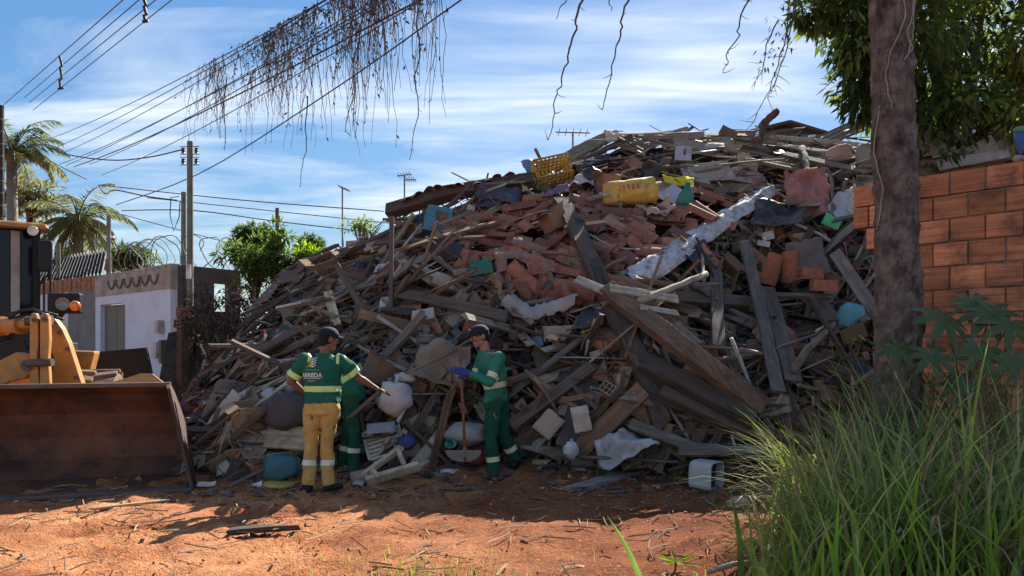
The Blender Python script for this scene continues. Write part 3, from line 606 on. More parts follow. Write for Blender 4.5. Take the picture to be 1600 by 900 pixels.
# ------------------------------------------------------------------ grass and castor plant
def blade(m, b, az, L_, w, lean, col, seg=5):
    dirx = Vector((math.cos(az), math.sin(az), 0)); side = Vector((-dirx.y, dirx.x, 0)); p = Vector(b); el = R(90)-lean*.3; vs_ = []
    for i in range(seg+1):
        t = i/seg; ww = w*(1-t**1.8)*(.6+.4*min(1, t*4)); vs_ += [p-side*ww/2, p+side*ww/2]
        e = el-lean*t*1.5; p = p+(dirx*math.cos(e)+Vector((0, 0, math.sin(e))))*L_/seg
    m.add(vs_, [(2*i, 2*i+1, 2*i+3, 2*i+2) for i in range(seg)], col)
def grass():
    cols = [(.26, .33, .10), (.20, .28, .09), (.32, .37, .12), (.13, .19, .075), (.25, .30, .15)]
    m = MB(); n = 0
    while n < 2900:
        px = rng.uniform(1150, 1720); Y = 4.35+3.0*rng.random()**.9; x = (px-800)/F*Y; z = gz(x, Y)
        edge = np.interp(Y, [4.3, 5.2, 6.2, 7.6], [1190, 1205, 1215, 1270]); 
        if px < edge-40 or rng.random() > sstep(edge-40, edge+90, px)+.04: continue
        if (x-WA.x)*WN.x+(Y-WA.y)*WN.y < .12 and (x-WA.x)*WD.x+(Y-WA.y)*WD.y > -.1: continue
        cl = nz(x*2.2, Y*2.2, 5); L_ = rng.uniform(.5, 1.22)*(1+.35*cl)*(.85+.45*sstep(edge, edge+260, px)); az = rng.uniform(0, 6.283)
        k = rng.uniform(.65, 1.35); c = rng.choice(cols)
        if rng.random() < .18: c = rng.choice([(.34, .27, .16), (.22, .16, .10), (.42, .35, .22)])
        blade(m, (x, Y, z-.03), az, L_, rng.uniform(.009, .034), rng.uniform(.3, 1.7), tuple(v*k for v in c)); n += 1
    # broad foreground blades
    for k in range(170):
        px = rng.uniform(1180, 1620); Y = rng.uniform(3.9, 4.7); x = (px-800)/F*Y
        blade(m, (x, Y, gz(x, Y)-.03), rng.uniform(0, 6.28), rng.uniform(.4, .85), rng.uniform(.016, .032), rng.uniform(.1, .9), tuple(v*rng.uniform(.9, 1.5) for v in (.17, .26, .06)), 6)
    # seeding stalks
    for k in range(60):
        px = rng.uniform(1330, 1620); Y = rng.uniform(5.0, 6.6); x = (px-800)/F*Y; b = Vector((x, Y, gz(x, Y))); L_ = rng.uniform(.9, 1.5); a = rng.uniform(-.35, .35); t = b+Vector((a*L_, rng.uniform(-.2, .2), L_)); 
        m.tube([b, lerp(b, t, .5)+Vector((-a*.1, 0, .05)), t], [.004, .003, .0015], 3, (.12, .14, .06))
        for q in range(5):
            s = lerp(b, t, rng.uniform(.6, 1)); leaf(m, s, rv()+Vector((0, 0, .5)), Vector((0, 0, 1)), rng.uniform(.08, .2), .008, (.13, .14, .07))
    # reaching tips to the left
    for (px, py, Y) in ((1240, 720, 6.6), (1235, 690, 6.7), (1250, 660, 6.8), (1262, 640, 6.9), (1225, 760, 6.4), (1300, 660, 6.7)):
        for q in range(9):
            x = (px+rng.uniform(0, 60)-800)/F*Y; blade(m, (x, Y, gz(x, Y)), math.pi+rng.uniform(-.7, .5), rng.uniform(.9, 1.2), rng.uniform(.014, .024), rng.uniform(.5, 1.1), tuple(v*rng.uniform(.9, 1.4) for v in (.2, .29, .07)), 7)
    tag(m.build("tall_grass", GRASS), "tall arching green grass along the brick wall at right", "grass", kind="stuff")
    m = MB()
    for k in range(1500):
        px = rng.gauss(670, 70); 
        if rng.random() < .25: px = rng.uniform(300, 1150)
        Y = rng.uniform(4.75, 5.35)+.9*rng.random()**4; x = (px-800)/F*Y
        if rng.random() < .45: Y = rng.uniform(4.8, 5.1)
        c = rng.choice([(.14, .21, .04), (.22, .19, .08), (.30, .24, .12), (.11, .17, .04)])
        blade(m, (x, Y, gz(x, Y)-.01), rng.uniform(0, 6.28), rng.uniform(.05, .17), rng.uniform(.004, .009), rng.uniform(.3, 1.5), c, 3)
    for k in range(26):
        Y = rng.uniform(4.8, 5.1); x = (rng.gauss(645, 25)-800)/F*Y; blade(m, (x, Y, gz(x, Y)-.01), rng.uniform(0, 6.28), rng.uniform(.12, .26), .018, rng.uniform(.4, 1.1), (.12, .24, .04), 4)
    tag(m.build("short_grass", GRASS), "short sparse sunlit grass at the bottom edge of the dirt", "grass", kind="stuff")
    m = MB()      # straw and twigs strewn on the dirt
    for k in range(900):
        Y = rng.uniform(5.0, 9.3); px = rng.uniform(-20, 1250); x = (px-800)/F*Y
        if rng.random() > .35+.65*sstep(6.2, 8.4, Y): continue
        a = rng.uniform(0, 3.14); L_ = rng.uniform(.03, .16); d = Vector((math.cos(a), math.sin(a), rng.uniform(-.05, .12)))*L_; b = Vector((x, Y, gz(x, Y)+.03))
        m.tube([b-d, b+rv()*.01, b+d], rng.uniform(.002, .007), 3, rng.choice([(.33, .24, .15), (.12, .08, .055), (.22, .16, .10), (.06, .04, .03)]))
    for k in range(330):
        Y = rng.uniform(4.9, 9.3); px = rng.uniform(-20, 1250); x = (px-800)/F*Y; b = Vector((x, Y, gz(x, Y)+.015)); s = rng.uniform(.006, .022)*(1+1.3*sstep(7.4, 8.8, Y))
        m.box(b, s*rng.uniform(.7, 1.6), s, s*.7, Matrix.Rotation(rng.uniform(0, 3), 3, rv()), rng.choice([(.45, .18, .08), (.36, .14, .065), (.5, .32, .2), (.3, .13, .07)]))
    tag(m.build("litter", mat("litter", rough=.95, attr=True, bump=0)), "straw, twigs and clods strewn over the red dirt", "litter", kind="stuff")
grass()
def castor():
    b = Vector(P(1512, 700, 6.0)); b.z = gz(b.x, b.y); root = thing("castor_plant", "broad leaved castor plant with hand shaped leaves before the brick wall", "plant", b)
    lf = [(1474, 497, 5.75, 72, .3), (1403, 543, 5.6, 62, .5), (1456, 553, 5.55, 56, .2), (1548, 487, 5.8, 60, -.3), (1578, 505, 5.7, 58, -.6), (1530, 545, 5.6, 55, -.2), (1585, 560, 5.5, 52, -.5), (1500, 600, 5.5, 50, 0), (1520, 470, 6.0, 45, .0)]
    m = MB()
    for (px, py, Y, r, tl) in lf:
        c = P(px, py, Y)-b; t = Vector((rng.uniform(-.05, .05), 0, c.z*.55)); m.tube([t, lerp(t, c, .6)+Vector((0, 0, .05)), c], [.009, .007, .005], 5)
    m.tube([(0, 0, -.05), (.03, 0, .5), (-.02, 0, 1.0), (0.02, 0, 1.35)], [.02, .017, .013, .008], 7); m.build("stem", mat("castor_stem", (.16, .14, .10), rough=.7, bump=0), root, smooth=True)
    for (px, py, Y, r, tl) in lf:
        c = P(px, py, Y)-b; s = r/F*Y; m = MB(); nl = 8; k = rng.uniform(.8, 1.2); col = (.065*k, .105*k, .03*k)
        n = Vector((rng.uniform(-.3, .3)+tl*.3, -.75, .75)).normalized(); u = Vector((tl, -.3, -.6)); u = (u-n*u.dot(n)).normalized(); v = n.cross(u)
        for i in range(nl):
            a = lerp(-2.55, 2.55, i/(nl-1)); L_ = s*(1.0-.28*abs(a)/2.55)*rng.uniform(.9, 1.05); d = u*math.cos(a)+v*math.sin(a); e = n.cross(d); w = L_*.36
            cv = lambda t, ww: c+d*L_*t+e*ww-n*L_*(.30*t*t)+n*abs(ww)*.25
            prof = [(0, .02), (.3, .42), (.5, .5), (.7, .42), (.88, .2), (1.0, 0)]
            mid = [cv(t, 0) for t, _ in prof]; lf_ = [cv(t, w*q*.8) for t, q in prof]; rt = [cv(t, -w*q*.8) for t, q in prof]; nn = len(prof)
            m.add(mid+lf_+rt, [(j, j+1, nn+j+1, nn+j) for j in range(nn-1)]+[(j+1, j, 2*nn+j, 2*nn+j+1) for j in range(nn-1)], col)
        m.build("leaf", mat("castor_leaf", rough=.4, attr=True, var=.15, scale=8, bump=0, trans=.25, spec=.5), root, smooth=True)
castor()
# single broad blades in front
for lab, px, pt, Y in (("lone broad grass blade leaning left at the bottom centre right", (1000, 905), (948, 806), 4.7), ("tall broad upright grass blade at the left edge of the tall grass", (1158, 905), (1140, 765), 4.45)):
    a = P(px[0], px[1], Y); b = P(pt[0], pt[1], Y); m = MB(); vs_ = []
    for i in range(7):
        t = i/6; p = lerp(a, b, t)+Vector((.02*math.sin(t*3), 0, 0)); w = .017*(1-t**2.2)+.001; vs_ += [p-Vector((w, 0, 0)), p+Vector((0, .004, 0)), p+Vector((w, 0, 0))]
    m.add(vs_, [(3*i+j, 3*i+j+1, 3*i+j+4, 3*i+j+3) for i in range(6) for j in (0, 1)], (.09, .15, .045)); tag(m.build("grass_blade", GRASS), lab, "grass")

# ------------------------------------------------------------------ wheel loader
YEL = mat("loader_yellow", (.50, .225, .05), rough=.5, var=.14, scale=3, bump=.06, dirt=(.26, .14, .075), dirt_amt=.85, dscale=5, spec=.45)
STEEL = mat("bucket_steel", (.075, .042, .032), rough=.7, var=.45, scale=2.2, bump=.25, bscale=14, dirt=(.26, .10, .045), dirt_amt=.8, dscale=1.4, metal=.1)
EDGE = mat("worn_steel", (.13, .10, .085), rough=.6, var=.3, bump=.2, metal=.3, dirt=(.14, .06, .035))
GLASS = mat("cab_glass", (.006, .012, .026), rough=.12, var=.1, bump=0, spec=.25)
BLK = mat("black_paint", (.012, .013, .015), rough=.5, var=.15, bump=.05)
TYRE = mat("dusty_tyre", (.20, .13, .09), rough=.95, var=.3, bump=.3, dirt=(.06, .045, .04))
def loader():
    br = P(298, 768, 8.5); br.z = gz(br.x, br.y)+.02; ax = Vector((.30, -.954, 0)).normalized(); rt = Vector((.954, .30, 0)).normalized()
    bw = 2.75; orig = br-rt*(bw/2); orig.z = gz(orig.x, orig.y)
    root = thing("wheel_loader", "yellow wheel loader facing the camera with rusty dark bucket on the ground", "loader", orig)
    def W(x, d, z): return rt*x-ax*d+Vector((0, 0, z))      # x right, d backward
    prof = [(0, .03), (.45, .02), (.78, .09), (.98, .28), (1.04, .52), (.98, .78), (.82, 1.0), (.66, 1.10)]
    m = MB(); th = .03; n = len(prof); seg = 10
    def width(z): return bw/2-.26*max(0, z)
    vs_ = []; fs = []
    for i, (d, z) in enumerate(prof):
        a = prof[max(i-1, 0)]; c = prof[min(i+1, n-1)]; t = Vector((c[0]-a[0], c[1]-a[1])).normalized(); nn = Vector((t.y, -t.x))
        for s in range(seg+1):
            x = lerp(-1, 1, s/seg)*width(z); dent = .012*nz(x*2, z*3, i); vs_.append(W(x, d+dent, z))
        for s in range(seg+1):
            x = lerp(-1, 1, s/seg)*width(z); vs_.append(W(x, d+nn.x*th, max(.0, z+nn.y*th)))
    k = seg+1
    for i in range(n-1):
        for s in range(seg):
            b0 = i*2*k; b1 = (i+1)*2*k; fs.append((b0+s, b0+s+1, b1+s+1, b1+s)); fs.append((b0+k+s, b1+k+s, b1+k+s+1, b0+k+s+1))
    for s in range(seg): fs.append(((n-1)*2*k+s, (n-1)*2*k+s+1, (n-1)*2*k+k+s+1, (n-1)*2*k+k+s)); fs.append((s, k+s, k+s+1, s+1))
    m.add(vs_, fs)
    bk = m.build("bucket", STEEL, root, smooth=False)
    for sgn in (-1, 1):
        m = MB(); poly = [(-.02, .0)]+[(d, z) for d, z in prof[1:]]+[(.60, 1.13), (.45, 1.08), (.16, .42), (.02, .10)]
        A = [W(sgn*width(z), d, max(z, .0)) for d, z in poly]; B = [W(sgn*(width(z)+.035), d, max(z, .0)) for d, z in poly]; q = len(poly)
        m.add(A+B, [tuple(range(q)), tuple(range(2*q-1, q-1, -1))]+[(i, (i+1) % q, q+(i+1) % q, q+i) for i in range(q)]); m.build("side_plate", STEEL, bk)
    m = MB(); c = W(0, .03, .028); m.box(c, bw+.02, .2, .045, frame(rt, (0, 0, 1))); m.build("cutting_edge", EDGE, bk, bevel=.008)
    m = MB(); c = W(0, .63, 1.115); m.box(c, (width(1.1))*2+.06, .10, .05, frame(rt, (0, 0, 1))); m.build("top_lip", EDGE, bk, bevel=.01)
    m = MB(); A = [W(width(1.1)-.62, .72, 1.13), W(width(1.1)-.05, .72, 1.13), W(width(1.1)-.18, .80, 1.23), W(width(1.1)-.32, .80, 1.23)]; B = [p-ax*.04 for p in A]; m.add(A+B, [(0, 1, 2, 3), (7, 6, 5, 4), (0, 4, 5, 1), (1, 5, 6, 2), (2, 6, 7, 3), (3, 7, 4, 0)]); m.build("spill_guard", YEL, bk)
    # helper: world pixel point into local
    def Q(px, py, Y): return P(px, py, Y)-orig
    # boom arms: right one with curved gusset
    def plate(name, pts, Y, th, mt, parent=root, bev=.012):
        A = [Q(x, y, Y) for x, y in pts]; sh = Vector((-.30, .954, 0))*th; m = MB(); A2 = [p+sh*0+Vector((-th*.9, .3*th, 0)) for p in A]; q = len(pts)
        m.add(A+A2, [tuple(range(q))[::-1], tuple(range(q, 2*q))]+[(i, (i+1) % q, q+(i+1) % q, q+i) for i in range(q)]); return m.build(name, mt, parent, bevel=bev)
    # boom body right (a broad plate seen at a slant)
    def solid(name, pts, Y, depth, mt, parent=root, bev=.015):
        A = [Q(x, y, Y) for x, y in pts]; q = len(pts); B = [p-ax*depth for p in A]; m = MB()
        m.add(A+B, [tuple(range(q)), tuple(range(2*q-1, q-1, -1))]+[(i, q+i, q+(i+1) % q, (i+1) % q) for i in range(q)]); return m.build(name, mt, parent, bevel=bev)
    solid("boom", [(66, 490), (72, 486), (81, 491), (97, 513), (107, 535), (115, 560), (132, 612), (134, 640), (77, 640), (77, 588), (83, 576), (85, 562), (80, 548), (74, 522)], 9.35, .22, YEL)
    solid("boom", [(-70, 575), (-10, 568), (26, 550), (45, 555), (52, 568), (50, 582), (38, 592), (10, 598), (-70, 640)], 9.2, .22, YEL)
    solid("crossbeam", [(-60, 592), (126, 592), (130, 640), (-60, 640)], 9.75, .3, YEL)
    for (x0, x1) in ((46, 59), (62, 76)):
        solid("bell_crank", [(x0, 498), (x0+3, 489), (x1-3, 489), (x1, 498), (x1+1, 530), (x1-1, 560), (x1+2, 600), (x1+3, 640), (x0-1, 640), (x0, 560)], 9.0, .14, YEL)
    # tilt cylinder and pivots
    m = MB(); m.tube([Q(-80, 516, 9.9), Q(34, 507, 9.5)], .095, 18); m.tube([Q(30, 507, 9.5), Q(62, 503, 9.35)], .062, 14); m.build("tilt_cylinder", YEL, root, smooth=False)
    m = MB(); m.tube([Q(-2, 510, 9.62), Q(6, 509, 9.59)], .115, 18); m.build("cylinder_collar", YEL, root); m = MB(); m.tube([Q(28, 507.5, 9.53), Q(35, 507, 9.5)], .112, 18); m.build("cylinder_collar", YEL, root)
    m = MB(); m.tube([Q(40, 502, 9.15), Q(82, 500, 9.2)], .055, 16); m.build("pivot_pin", EDGE, root)
    m = MB(); m.tube([Q(42, 568, 8.97), Q(82, 566, 8.97)], .045, 14); m.build("pivot_pin", EDGE, root)
    m = MB(); m.tube([Q(41, 571, 9.2), Q(41, 571, 8.95)], .06, 16); m.build("pivot_pin", EDGE, root)
    m = MB()
    for (x, y) in ((70, 497), (78, 503)): m.tube([Q(x-60, y-6, 9.4), Q(x-20, y-14, 9.35), Q(x+20, y-4, 9.3)], .016, 6)
    m.build("hose", BLK, root, smooth=True)
    m = MB(); m.tube([Q(14, 498, 9.3), Q(30, 486, 9.3), Q(52, 483, 9.2), Q(66, 490, 9.15), Q(72, 520, 9.1), Q(68, 570, 9.05)], .016, 7); m.build("hose", BLK, root, smooth=True)
    m = MB(); m.tube([Q(-20, 545, 9.3), Q(12, 535, 9.25), Q(36, 530, 9.2), Q(44, 545, 9.15)], .018, 7); m.build("hose", BLK, root, smooth=True)
    for (x, y, Y) in ((53, 500, 8.98), (69, 499, 8.98), (53, 566, 8.96), (69, 565, 8.96), (105, 545, 9.33), (92, 520, 9.33), (118, 590, 9.33)):
        m = MB(); m.tube([Q(x, y, Y), Q(x, y, Y-.03)], .028, 6); m.build("bolt", EDGE, root)
    # front frame block and axle
    solid("front_frame", [(-40, 535), (98, 535), (105, 640), (-40, 640)], 10.1, .9, BLK)
    # wheels
    def wheel(cx, Y, top, wd=.5):
        c = Q(cx, 600, Y); R_ = (P(0, top, Y).z)/2; c.z = R_-orig.z
        m = MB(); q = 28; M = M4(c, Matrix((ax*-1, Vector((0, 0, 1)), rt)).transposed() if False else Matrix((ax, Vector((0, 0, 1)), rt)).transposed())
        m.lathe([(R_*.55, -wd/2), (R_*.88, -wd/2), (R_*.95, -wd*.38), (R_*.95, wd*.38), (R_*.88, wd/2), (R_*.55, wd/2)], M, q)
        for k in range(18):
            a = 2*math.pi*k/18
            for s in (-1, 1):
                aa = a+(s > 0)*math.pi/18; d = ax*math.cos(aa)+Vector((0, 0, 1))*math.sin(aa); tn = -ax*math.sin(aa)+Vector((0, 0, 1))*math.cos(aa)
                m.box(c+d*R_*.965+rt*s*wd*.24, wd*.5, R_*.16, R_*.07, Matrix(((rt*1+tn*.35*s).normalized(), tn, d)).transposed())
        tw = m.build("wheel", TYRE, root, bevel=.012)
        m = MB(); m.lathe([(.001, wd*.2), (R_*.3, wd*.2), (R_*.5, wd*.35), (R_*.56, wd*.42)], M, q); m.lathe([(.001, -wd*.2), (R_*.3, -wd*.2), (R_*.5, -wd*.35), (R_*.56, -wd*.42)], M, q); m.build("rim", YEL, tw, smooth=True)
    wheel(154, 9.95, 577); wheel(-95, 9.3, 577); wheel(60, 12.6, 560); wheel(-120, 12.0, 560)
    # mudguard slab
    solid("mudguard", [(108, 548), (147, 549), (147, 553), (140, 580), (118, 580)], 10.6, .4, YEL)
    # cab
    Yc = 11.0; cr = Q(61, 500, Yc); a2 = Vector((.62, -.785, 0)); a2.normalize(); r2 = Vector((.785, .62, 0)); zr = P(0, 361, Yc).z-orig.z
    def C(x, d, z): return Vector((cr.x, cr.y, 0))+r2*x-a2*d+Vector((0, 0, z))      # x<0 inside
    fr2 = Matrix((r2, -a2, Vector((0, 0, 1)))).transposed()
    m = MB(); m.box(C(-.72, .75, 1.05), 1.5, 1.55, .9, fr2); m.box(C(-.72, 2.2, 1.15), 1.4, 1.6, 1.0, fr2); m.build("body", YEL, root, bevel=.03)
    m = MB(); m.box(C(-.72, .75, (1.5+zr)/2), 1.36, 1.42, zr-1.5, fr2); cabo = m.build("cab", GLASS, root)
    for (x, d) in ((-.03, .02), (-1.41, .02), (-.03, 1.48), (-1.41, 1.48)): m = MB(); m.box(C(x, d, (1.45+zr)/2), .09, .09, zr-1.45, fr2); m.build("pillar", BLK, cabo, bevel=.01)
    m = MB(); m.box(C(-.72, .02, 1.55), 1.28, .07, .12, fr2); m.build("sill", BLK, cabo, bevel=.01); m = MB(); m.box(C(-.03, .75, 1.55), .07, 1.36, .12, fr2); m.build("sill", BLK, cabo, bevel=.01)
    m = MB(); m.box(C(-.28, .0, (1.5+zr)/2+.1), .10, .05, zr-1.75, fr2, (.36, .34, .31)); m.build("front_pillar", CARD, cabo)
    m = MB(); m.tube([C(-.62, -.02, 1.75), C(-.5, -.03, 2.5)], .012, 5); m.build("wiper", METAL_G, cabo)
    m = MB(); m.box(C(-.70, .70, zr+.05), 1.62, 1.78, .085, fr2, taper=.95); rf = m.build("roof", YEL, root, bevel=.03)
    m = MB(); m.lathe([(.001, 0), (.06, 0), (.065, .07), (.055, .075), (.05, .06), (.001, .06)], M4(C(-.10, -.15, zr-.03), frame((1, 0, 0), a2) if False else Matrix((r2, Vector((0, 0, 1)), a2)).transposed()), 14, (.8, .8, .75)); m.build("work_lamp", LAMP, rf, smooth=True)
    # the two letters left readable on the visor
    cu = bpy.data.curves.new("roof_letters", 'FONT'); cu.body = "TM"; cu.size = .075; cu.extrude = .004; to = bpy.data.objects.new("t", cu); COL.objects.link(to); bpy.context.view_layer.update()
    me = bpy.data.meshes.new_from_object(to.evaluated_get(bpy.context.evaluated_depsgraph_get())); bpy.data.objects.remove(to); me.materials.append(BLK)
    lo = bpy.data.objects.new("roof_letters", me); COL.objects.link(lo); lo.parent = rf
    Mt = Matrix((r2, Vector((0, 0, 1)), a2)).transposed().to_4x4(); pl = C(-.70, -.197, zr+.035); qx = P(0, 355, Yc)-orig; pl = C(-.60, -.197, zr+.022); Mt.translation = pl; lo.matrix_local = Mt
    # mirror on its hoop
    m = MB(); m.tube([C(.0, .1, zr-.05), C(.05, -.0, zr-.16), Q(66, 374, 10.7), Q(78, 377, 10.7), Q(80, 390, 10.7)], .014, 6); m.tube([C(0, .1, zr-.75), Q(75, 430, 10.7), Q(80, 422, 10.7)], .014, 6); ma = m.build("mirror_arm", BLK, root, smooth=True)
    m = MB(); c = (Q(71, 400, 10.68)); m.box(c, .17, .07, .42, frame((.9, .3, 0), (0, 0, 1))); m.build("mirror", BLK, ma, bevel=.03)
    # handrail, headlight cluster on its bracket
    m = MB(); m.tube([Q(79, 420, 10.6), Q(79, 495, 10.6)], .015, 6); m.tube([Q(69, 430, 10.6), Q(69, 500, 10.6)], .015, 6); m.build("handrail", BLK, root)
    m = MB(); m.tube([Q(88, 500, 9.9), Q(100, 486, 9.9), Q(106, 470, 9.95)], .035, 8); hb = m.build("lamp_bracket", BLK, root)
    m = MB(); m.box(Q(102, 474, 9.9), .37, .14, .25, frame((.97, .2, 0), (0, 0, 1))); hh = m.build("headlight", BLK, root, bevel=.02)
    mm_ = Matrix((Vector((.97, .2, 0)), Vector((0, 0, 1)), Vector((.2, -.97, 0)))).transposed()
    m = MB(); m.lathe([(.08, 0), (.08, .035), (.068, .037), (.064, .022), (.001, .03)], M4(Q(99, 475, 9.81), mm_), 18, (.20, .19, .175)); m.build("lens", LAMP, hh, smooth=True)
    m = MB(); m.lathe([(.062, 0), (.062, .04), (.045, .06), (.001, .065)], M4(Q(118, 478, 9.79), mm_), 16, (.75, .20, .02)); m.build("indicator", LAMP, hh, smooth=True)
    # dark steel plate behind the wheel
    m = MB(); pts = [(128, 552), (228, 543), (240, 600), (238, 640), (128, 640)]; A = [P(x, y, 12.3) for x, y in pts]; B = [p+Vector((0, .06, 0)) for p in A]; q = 5; m.add(A+B, [tuple(range(q))[::-1], tuple(range(q, 2*q))]+[(i, (i+1) % q, q+(i+1) % q, q+i) for i in range(q)])
    for x, y in ((135, 640), (228, 640)): a = P(x, y, 12.45); m.tube([(a.x, a.y, 0), (a.x, a.y, a.z+.3)], .05, 6)
    tag(m.build("steel_plate", mat("dark_plate", (.03, .026, .027), rough=.8, var=.3, scale=2, bump=.15, dirt=(.07, .045, .035))), "dark rusty steel plate standing behind the loader wheel", "plate")
LAMP = mat("lamp_lens", rough=.15, attr=True, var=.05, bump=0, spec=.6)
loader()
# ------------------------------------------------------------------ the rubble heap
TX = [225, 260, 300, 345, 385, 425, 480, 540, 600, 640, 700, 760, 830, 870, 930, 968, 1000, 1060, 1150, 1200, 1260, 1350, 1450, 1540, 1600]
TY = [668, 650, 612, 556, 500, 446, 402, 382, 352, 322, 306, 290, 268, 244, 224, 204, 208, 200, 202, 205, 210, 214, 238, 262, 300]
YT = [11.5, 12.5, 13, 13.2, 13.2, 13.2, 13, 13, 13, 13, 13, 13.1, 13.4, 13.7, 14.2, 14.4, 14.5, 14.5, 14.5, 14.5, 14.3, 13.6, 12.8, 12.0, 11.5]
BX = [225, 300, 400, 470, 540, 600, 700, 800, 880, 1000, 1100, 1250, 1400, 1600]
BY = [10.4, 9.3, 8.95, 9.25, 9.5, 9.45, 9.5, 9.7, 9.55, 9.3, 9.2, 9.0, 9.1, 10.0]
def toe(px):
    Y = float(np.interp(px, BX, BY)); x = (px-800)/F*Y
    return Y, HOR+(EYE-gz(x, Y))*F/Y
def depth(px, py):
    Yb, pb = toe(px); pt = float(np.interp(px, TX, TY)); t = (pb-py)/(pb-pt); t_ = min(1, max(0, t))
    Yt = float(np.interp(px, TX, YT))
    Y = Yb+(Yt-Yb)*t_**float(np.interp(px, [300, 600, 900], [1.7, 2.2, 2.7]))+.42*math.sin(math.pi*t_)*noise.fractal(Vector((px/70, py/55, 2)), 1, 2, 4)
    Y += 1.25*math.exp(-((px-1230)/125)**2-((py-440)/100)**2)+.45*math.exp(-((px-850)/90)**2-((py-560)/50)**2)+.35*math.exp(-((px-580)/60)**2-((py-500)/60)**2)
    return Y
def S(px, py, off=0.0):
    """point of the heap's face seen at the photo pixel; off metres nearer"""
    return P(px, py, depth(px, py)-off)
def SN(px, py):
    a = S(px+9, py)-S(px-9, py); b = S(px, py-9)-S(px, py+9); n = a.cross(b).normalized()
    return n if n.y < 0 or n.z > .3 else -n
def prange(px): return float(np.interp(px, TX, TY)), toe(px)[1]
def mound():
    m = MB(); cols = list(range(225, 1601, 11)); rows = 34; vs_ = []; fs = []
    for px in cols:
        t0, t1 = prange(px); ln = []
        for j in range(rows):
            py = lerp(t1+3, t0+14, j/(rows-1)); p = S(px, py); n = SN(px, py); ln.append(p-n*(.42*min(1, j/3, (rows-1-j)/5+.3))-Vector((0, 0, .02)))
        tp = ln[-1]
        for (dy, k) in ((.9, .93), (2.2, .6), (3.4, .0)): ln.append(Vector((tp.x, tp.y+dy, tp.z*k-.1)))
        vs_ += ln
    q = rows+3
    for i in range(len(cols)-1):
        for j in range(q-1): fs.append((i*q+j, (i+1)*q+j, (i+1)*q+j+1, i*q+j+1))
    m.add(vs_, fs, (.04, .03, .026)); n0 = len(m.v)  # dark dirt base, darkened further to paint shade into the gaps
    # crushed filling: shards, splinters and dirt too many to count
    pal = [(.10, .075, .058), (.16, .125, .10), (.07, .055, .045), (.24, .20, .17), (.22, .10, .065), (.28, .12, .08), (.13, .12, .12), (.04, .038, .04), (.33, .30, .27), (.05, .07, .10), (.20, .17, .13)]
    for k in range(6500):
        px = rng.uniform(245, 1560); t0, t1 = prange(px); py = lerp(t1+6, t0+2, rng.random()**.9); n = SN(px, py); p = S(px, py)+n*rng.uniform(-.42, .03)
        a = rng.uniform(-.9, .9)+ (math.pi/2 if rng.random() < .25 else 0); u = Vector((math.cos(a), 0, math.sin(a))); u = (u-n*u.dot(n)+n*rng.uniform(-.4, .4)).normalized()
        M = frame(u, n+rv()*.6); ty = rng.random(); c = tuple(v*rng.uniform(.6, 1.3) for v in rng.choice(pal))
        if ty < .5: m.box(p, rng.uniform(.15, .7), rng.uniform(.015, .06), rng.uniform(.01, .035), M, c)
        elif ty < .85: m.box(p, rng.uniform(.06, .28), rng.uniform(.05, .2), rng.uniform(.008, .03), M, c, taper=rng.uniform(.5, 1))
        else: m.box(p, rng.uniform(.05, .16), rng.uniform(.05, .13), rng.uniform(.04, .1), M, c, taper=rng.uniform(.4, 1))
    for k in range(4200):      # splinters bristling out of the mass
        px = rng.uniform(300, 1420); t0, t1 = prange(px); py = lerp(t1+2, t0+8, rng.random())
        if (inpoly(px, py, TILE_A) or inpoly(px, py, TILE_B)) and rng.random() < .9: continue
        if (505 < px < 592 and 555 < py) or (690 < px < 832 and 515 < py): continue
        n = SN(px, py); p = S(px, py)+n*rng.uniform(-.08, .12); a = ang_for(px, py)+rng.gauss(0, .4); u = (Vector((math.cos(a), 0, math.sin(a)))+n*rng.uniform(-.7, .7)).normalized(); L_ = rng.uniform(.08, .5); c = tuple(v*rng.uniform(.5, 1.5) for v in rng.choice(pal)); w = rng.uniform(.004, .014)
        M = frame(u, n); q = [p+M @ Vector(v) for v in ((-L_/2, -w, 0), (-L_/2, w, 0), (-L_/2+rng.uniform(-.03, .03), 0, w*1.5), (L_/2, 0, 0), (0, w*.8, w), (0, -w*1.1, -w*.3))]
        m.add(q, [(0, 1, 5), (1, 4, 5), (0, 5, 2), (2, 4, 1), (5, 3, 2), (2, 3, 4), (4, 3, 5), (0, 2, 1)], c)
    for k in range(2400):      # flat clutter on the dirt at the foot
        px = rng.uniform(285, 1240); Yb = toe(px)[0]; Y = Yb+.15-1.5*rng.random()**2.0; x = (px-800)/F*Y; s = rng.uniform(.02, .13)*max(.25, 1-.5*(Yb-Y)); c = tuple(v*rng.uniform(.5, 1.2) for v in rng.choice([(.10, .06, .045), (.16, .10, .075), (.22, .11, .07), (.26, .21, .17), (.08, .06, .05), (.30, .14, .09)]))
        m.box((x, Y, gz(x, Y)+s*.1), s*rng.uniform(.8, 2.5), s*rng.uniform(.4, 1), s*rng.uniform(.15, .5), Matrix.Rotation(rng.uniform(0, 6), 3, 'Z') @ Matrix.Rotation(rng.uniform(-.4, .4), 3, 'X'), c, taper=rng.uniform(.5, 1))
    m.v = [(a, b, max(c, gz(a, b)-.03) if i >= n0 else c) for i, (a, b, c) in enumerate(m.v)]
    tag(m.build("rubble", mat("rubble", rough=.95, attr=True, var=.35, scale=9, bump=.5, dirt=(.09, .06, .045))), "crushed splinters, shards and dirt packed under the loose debris of the heap", "rubble", kind="stuff")
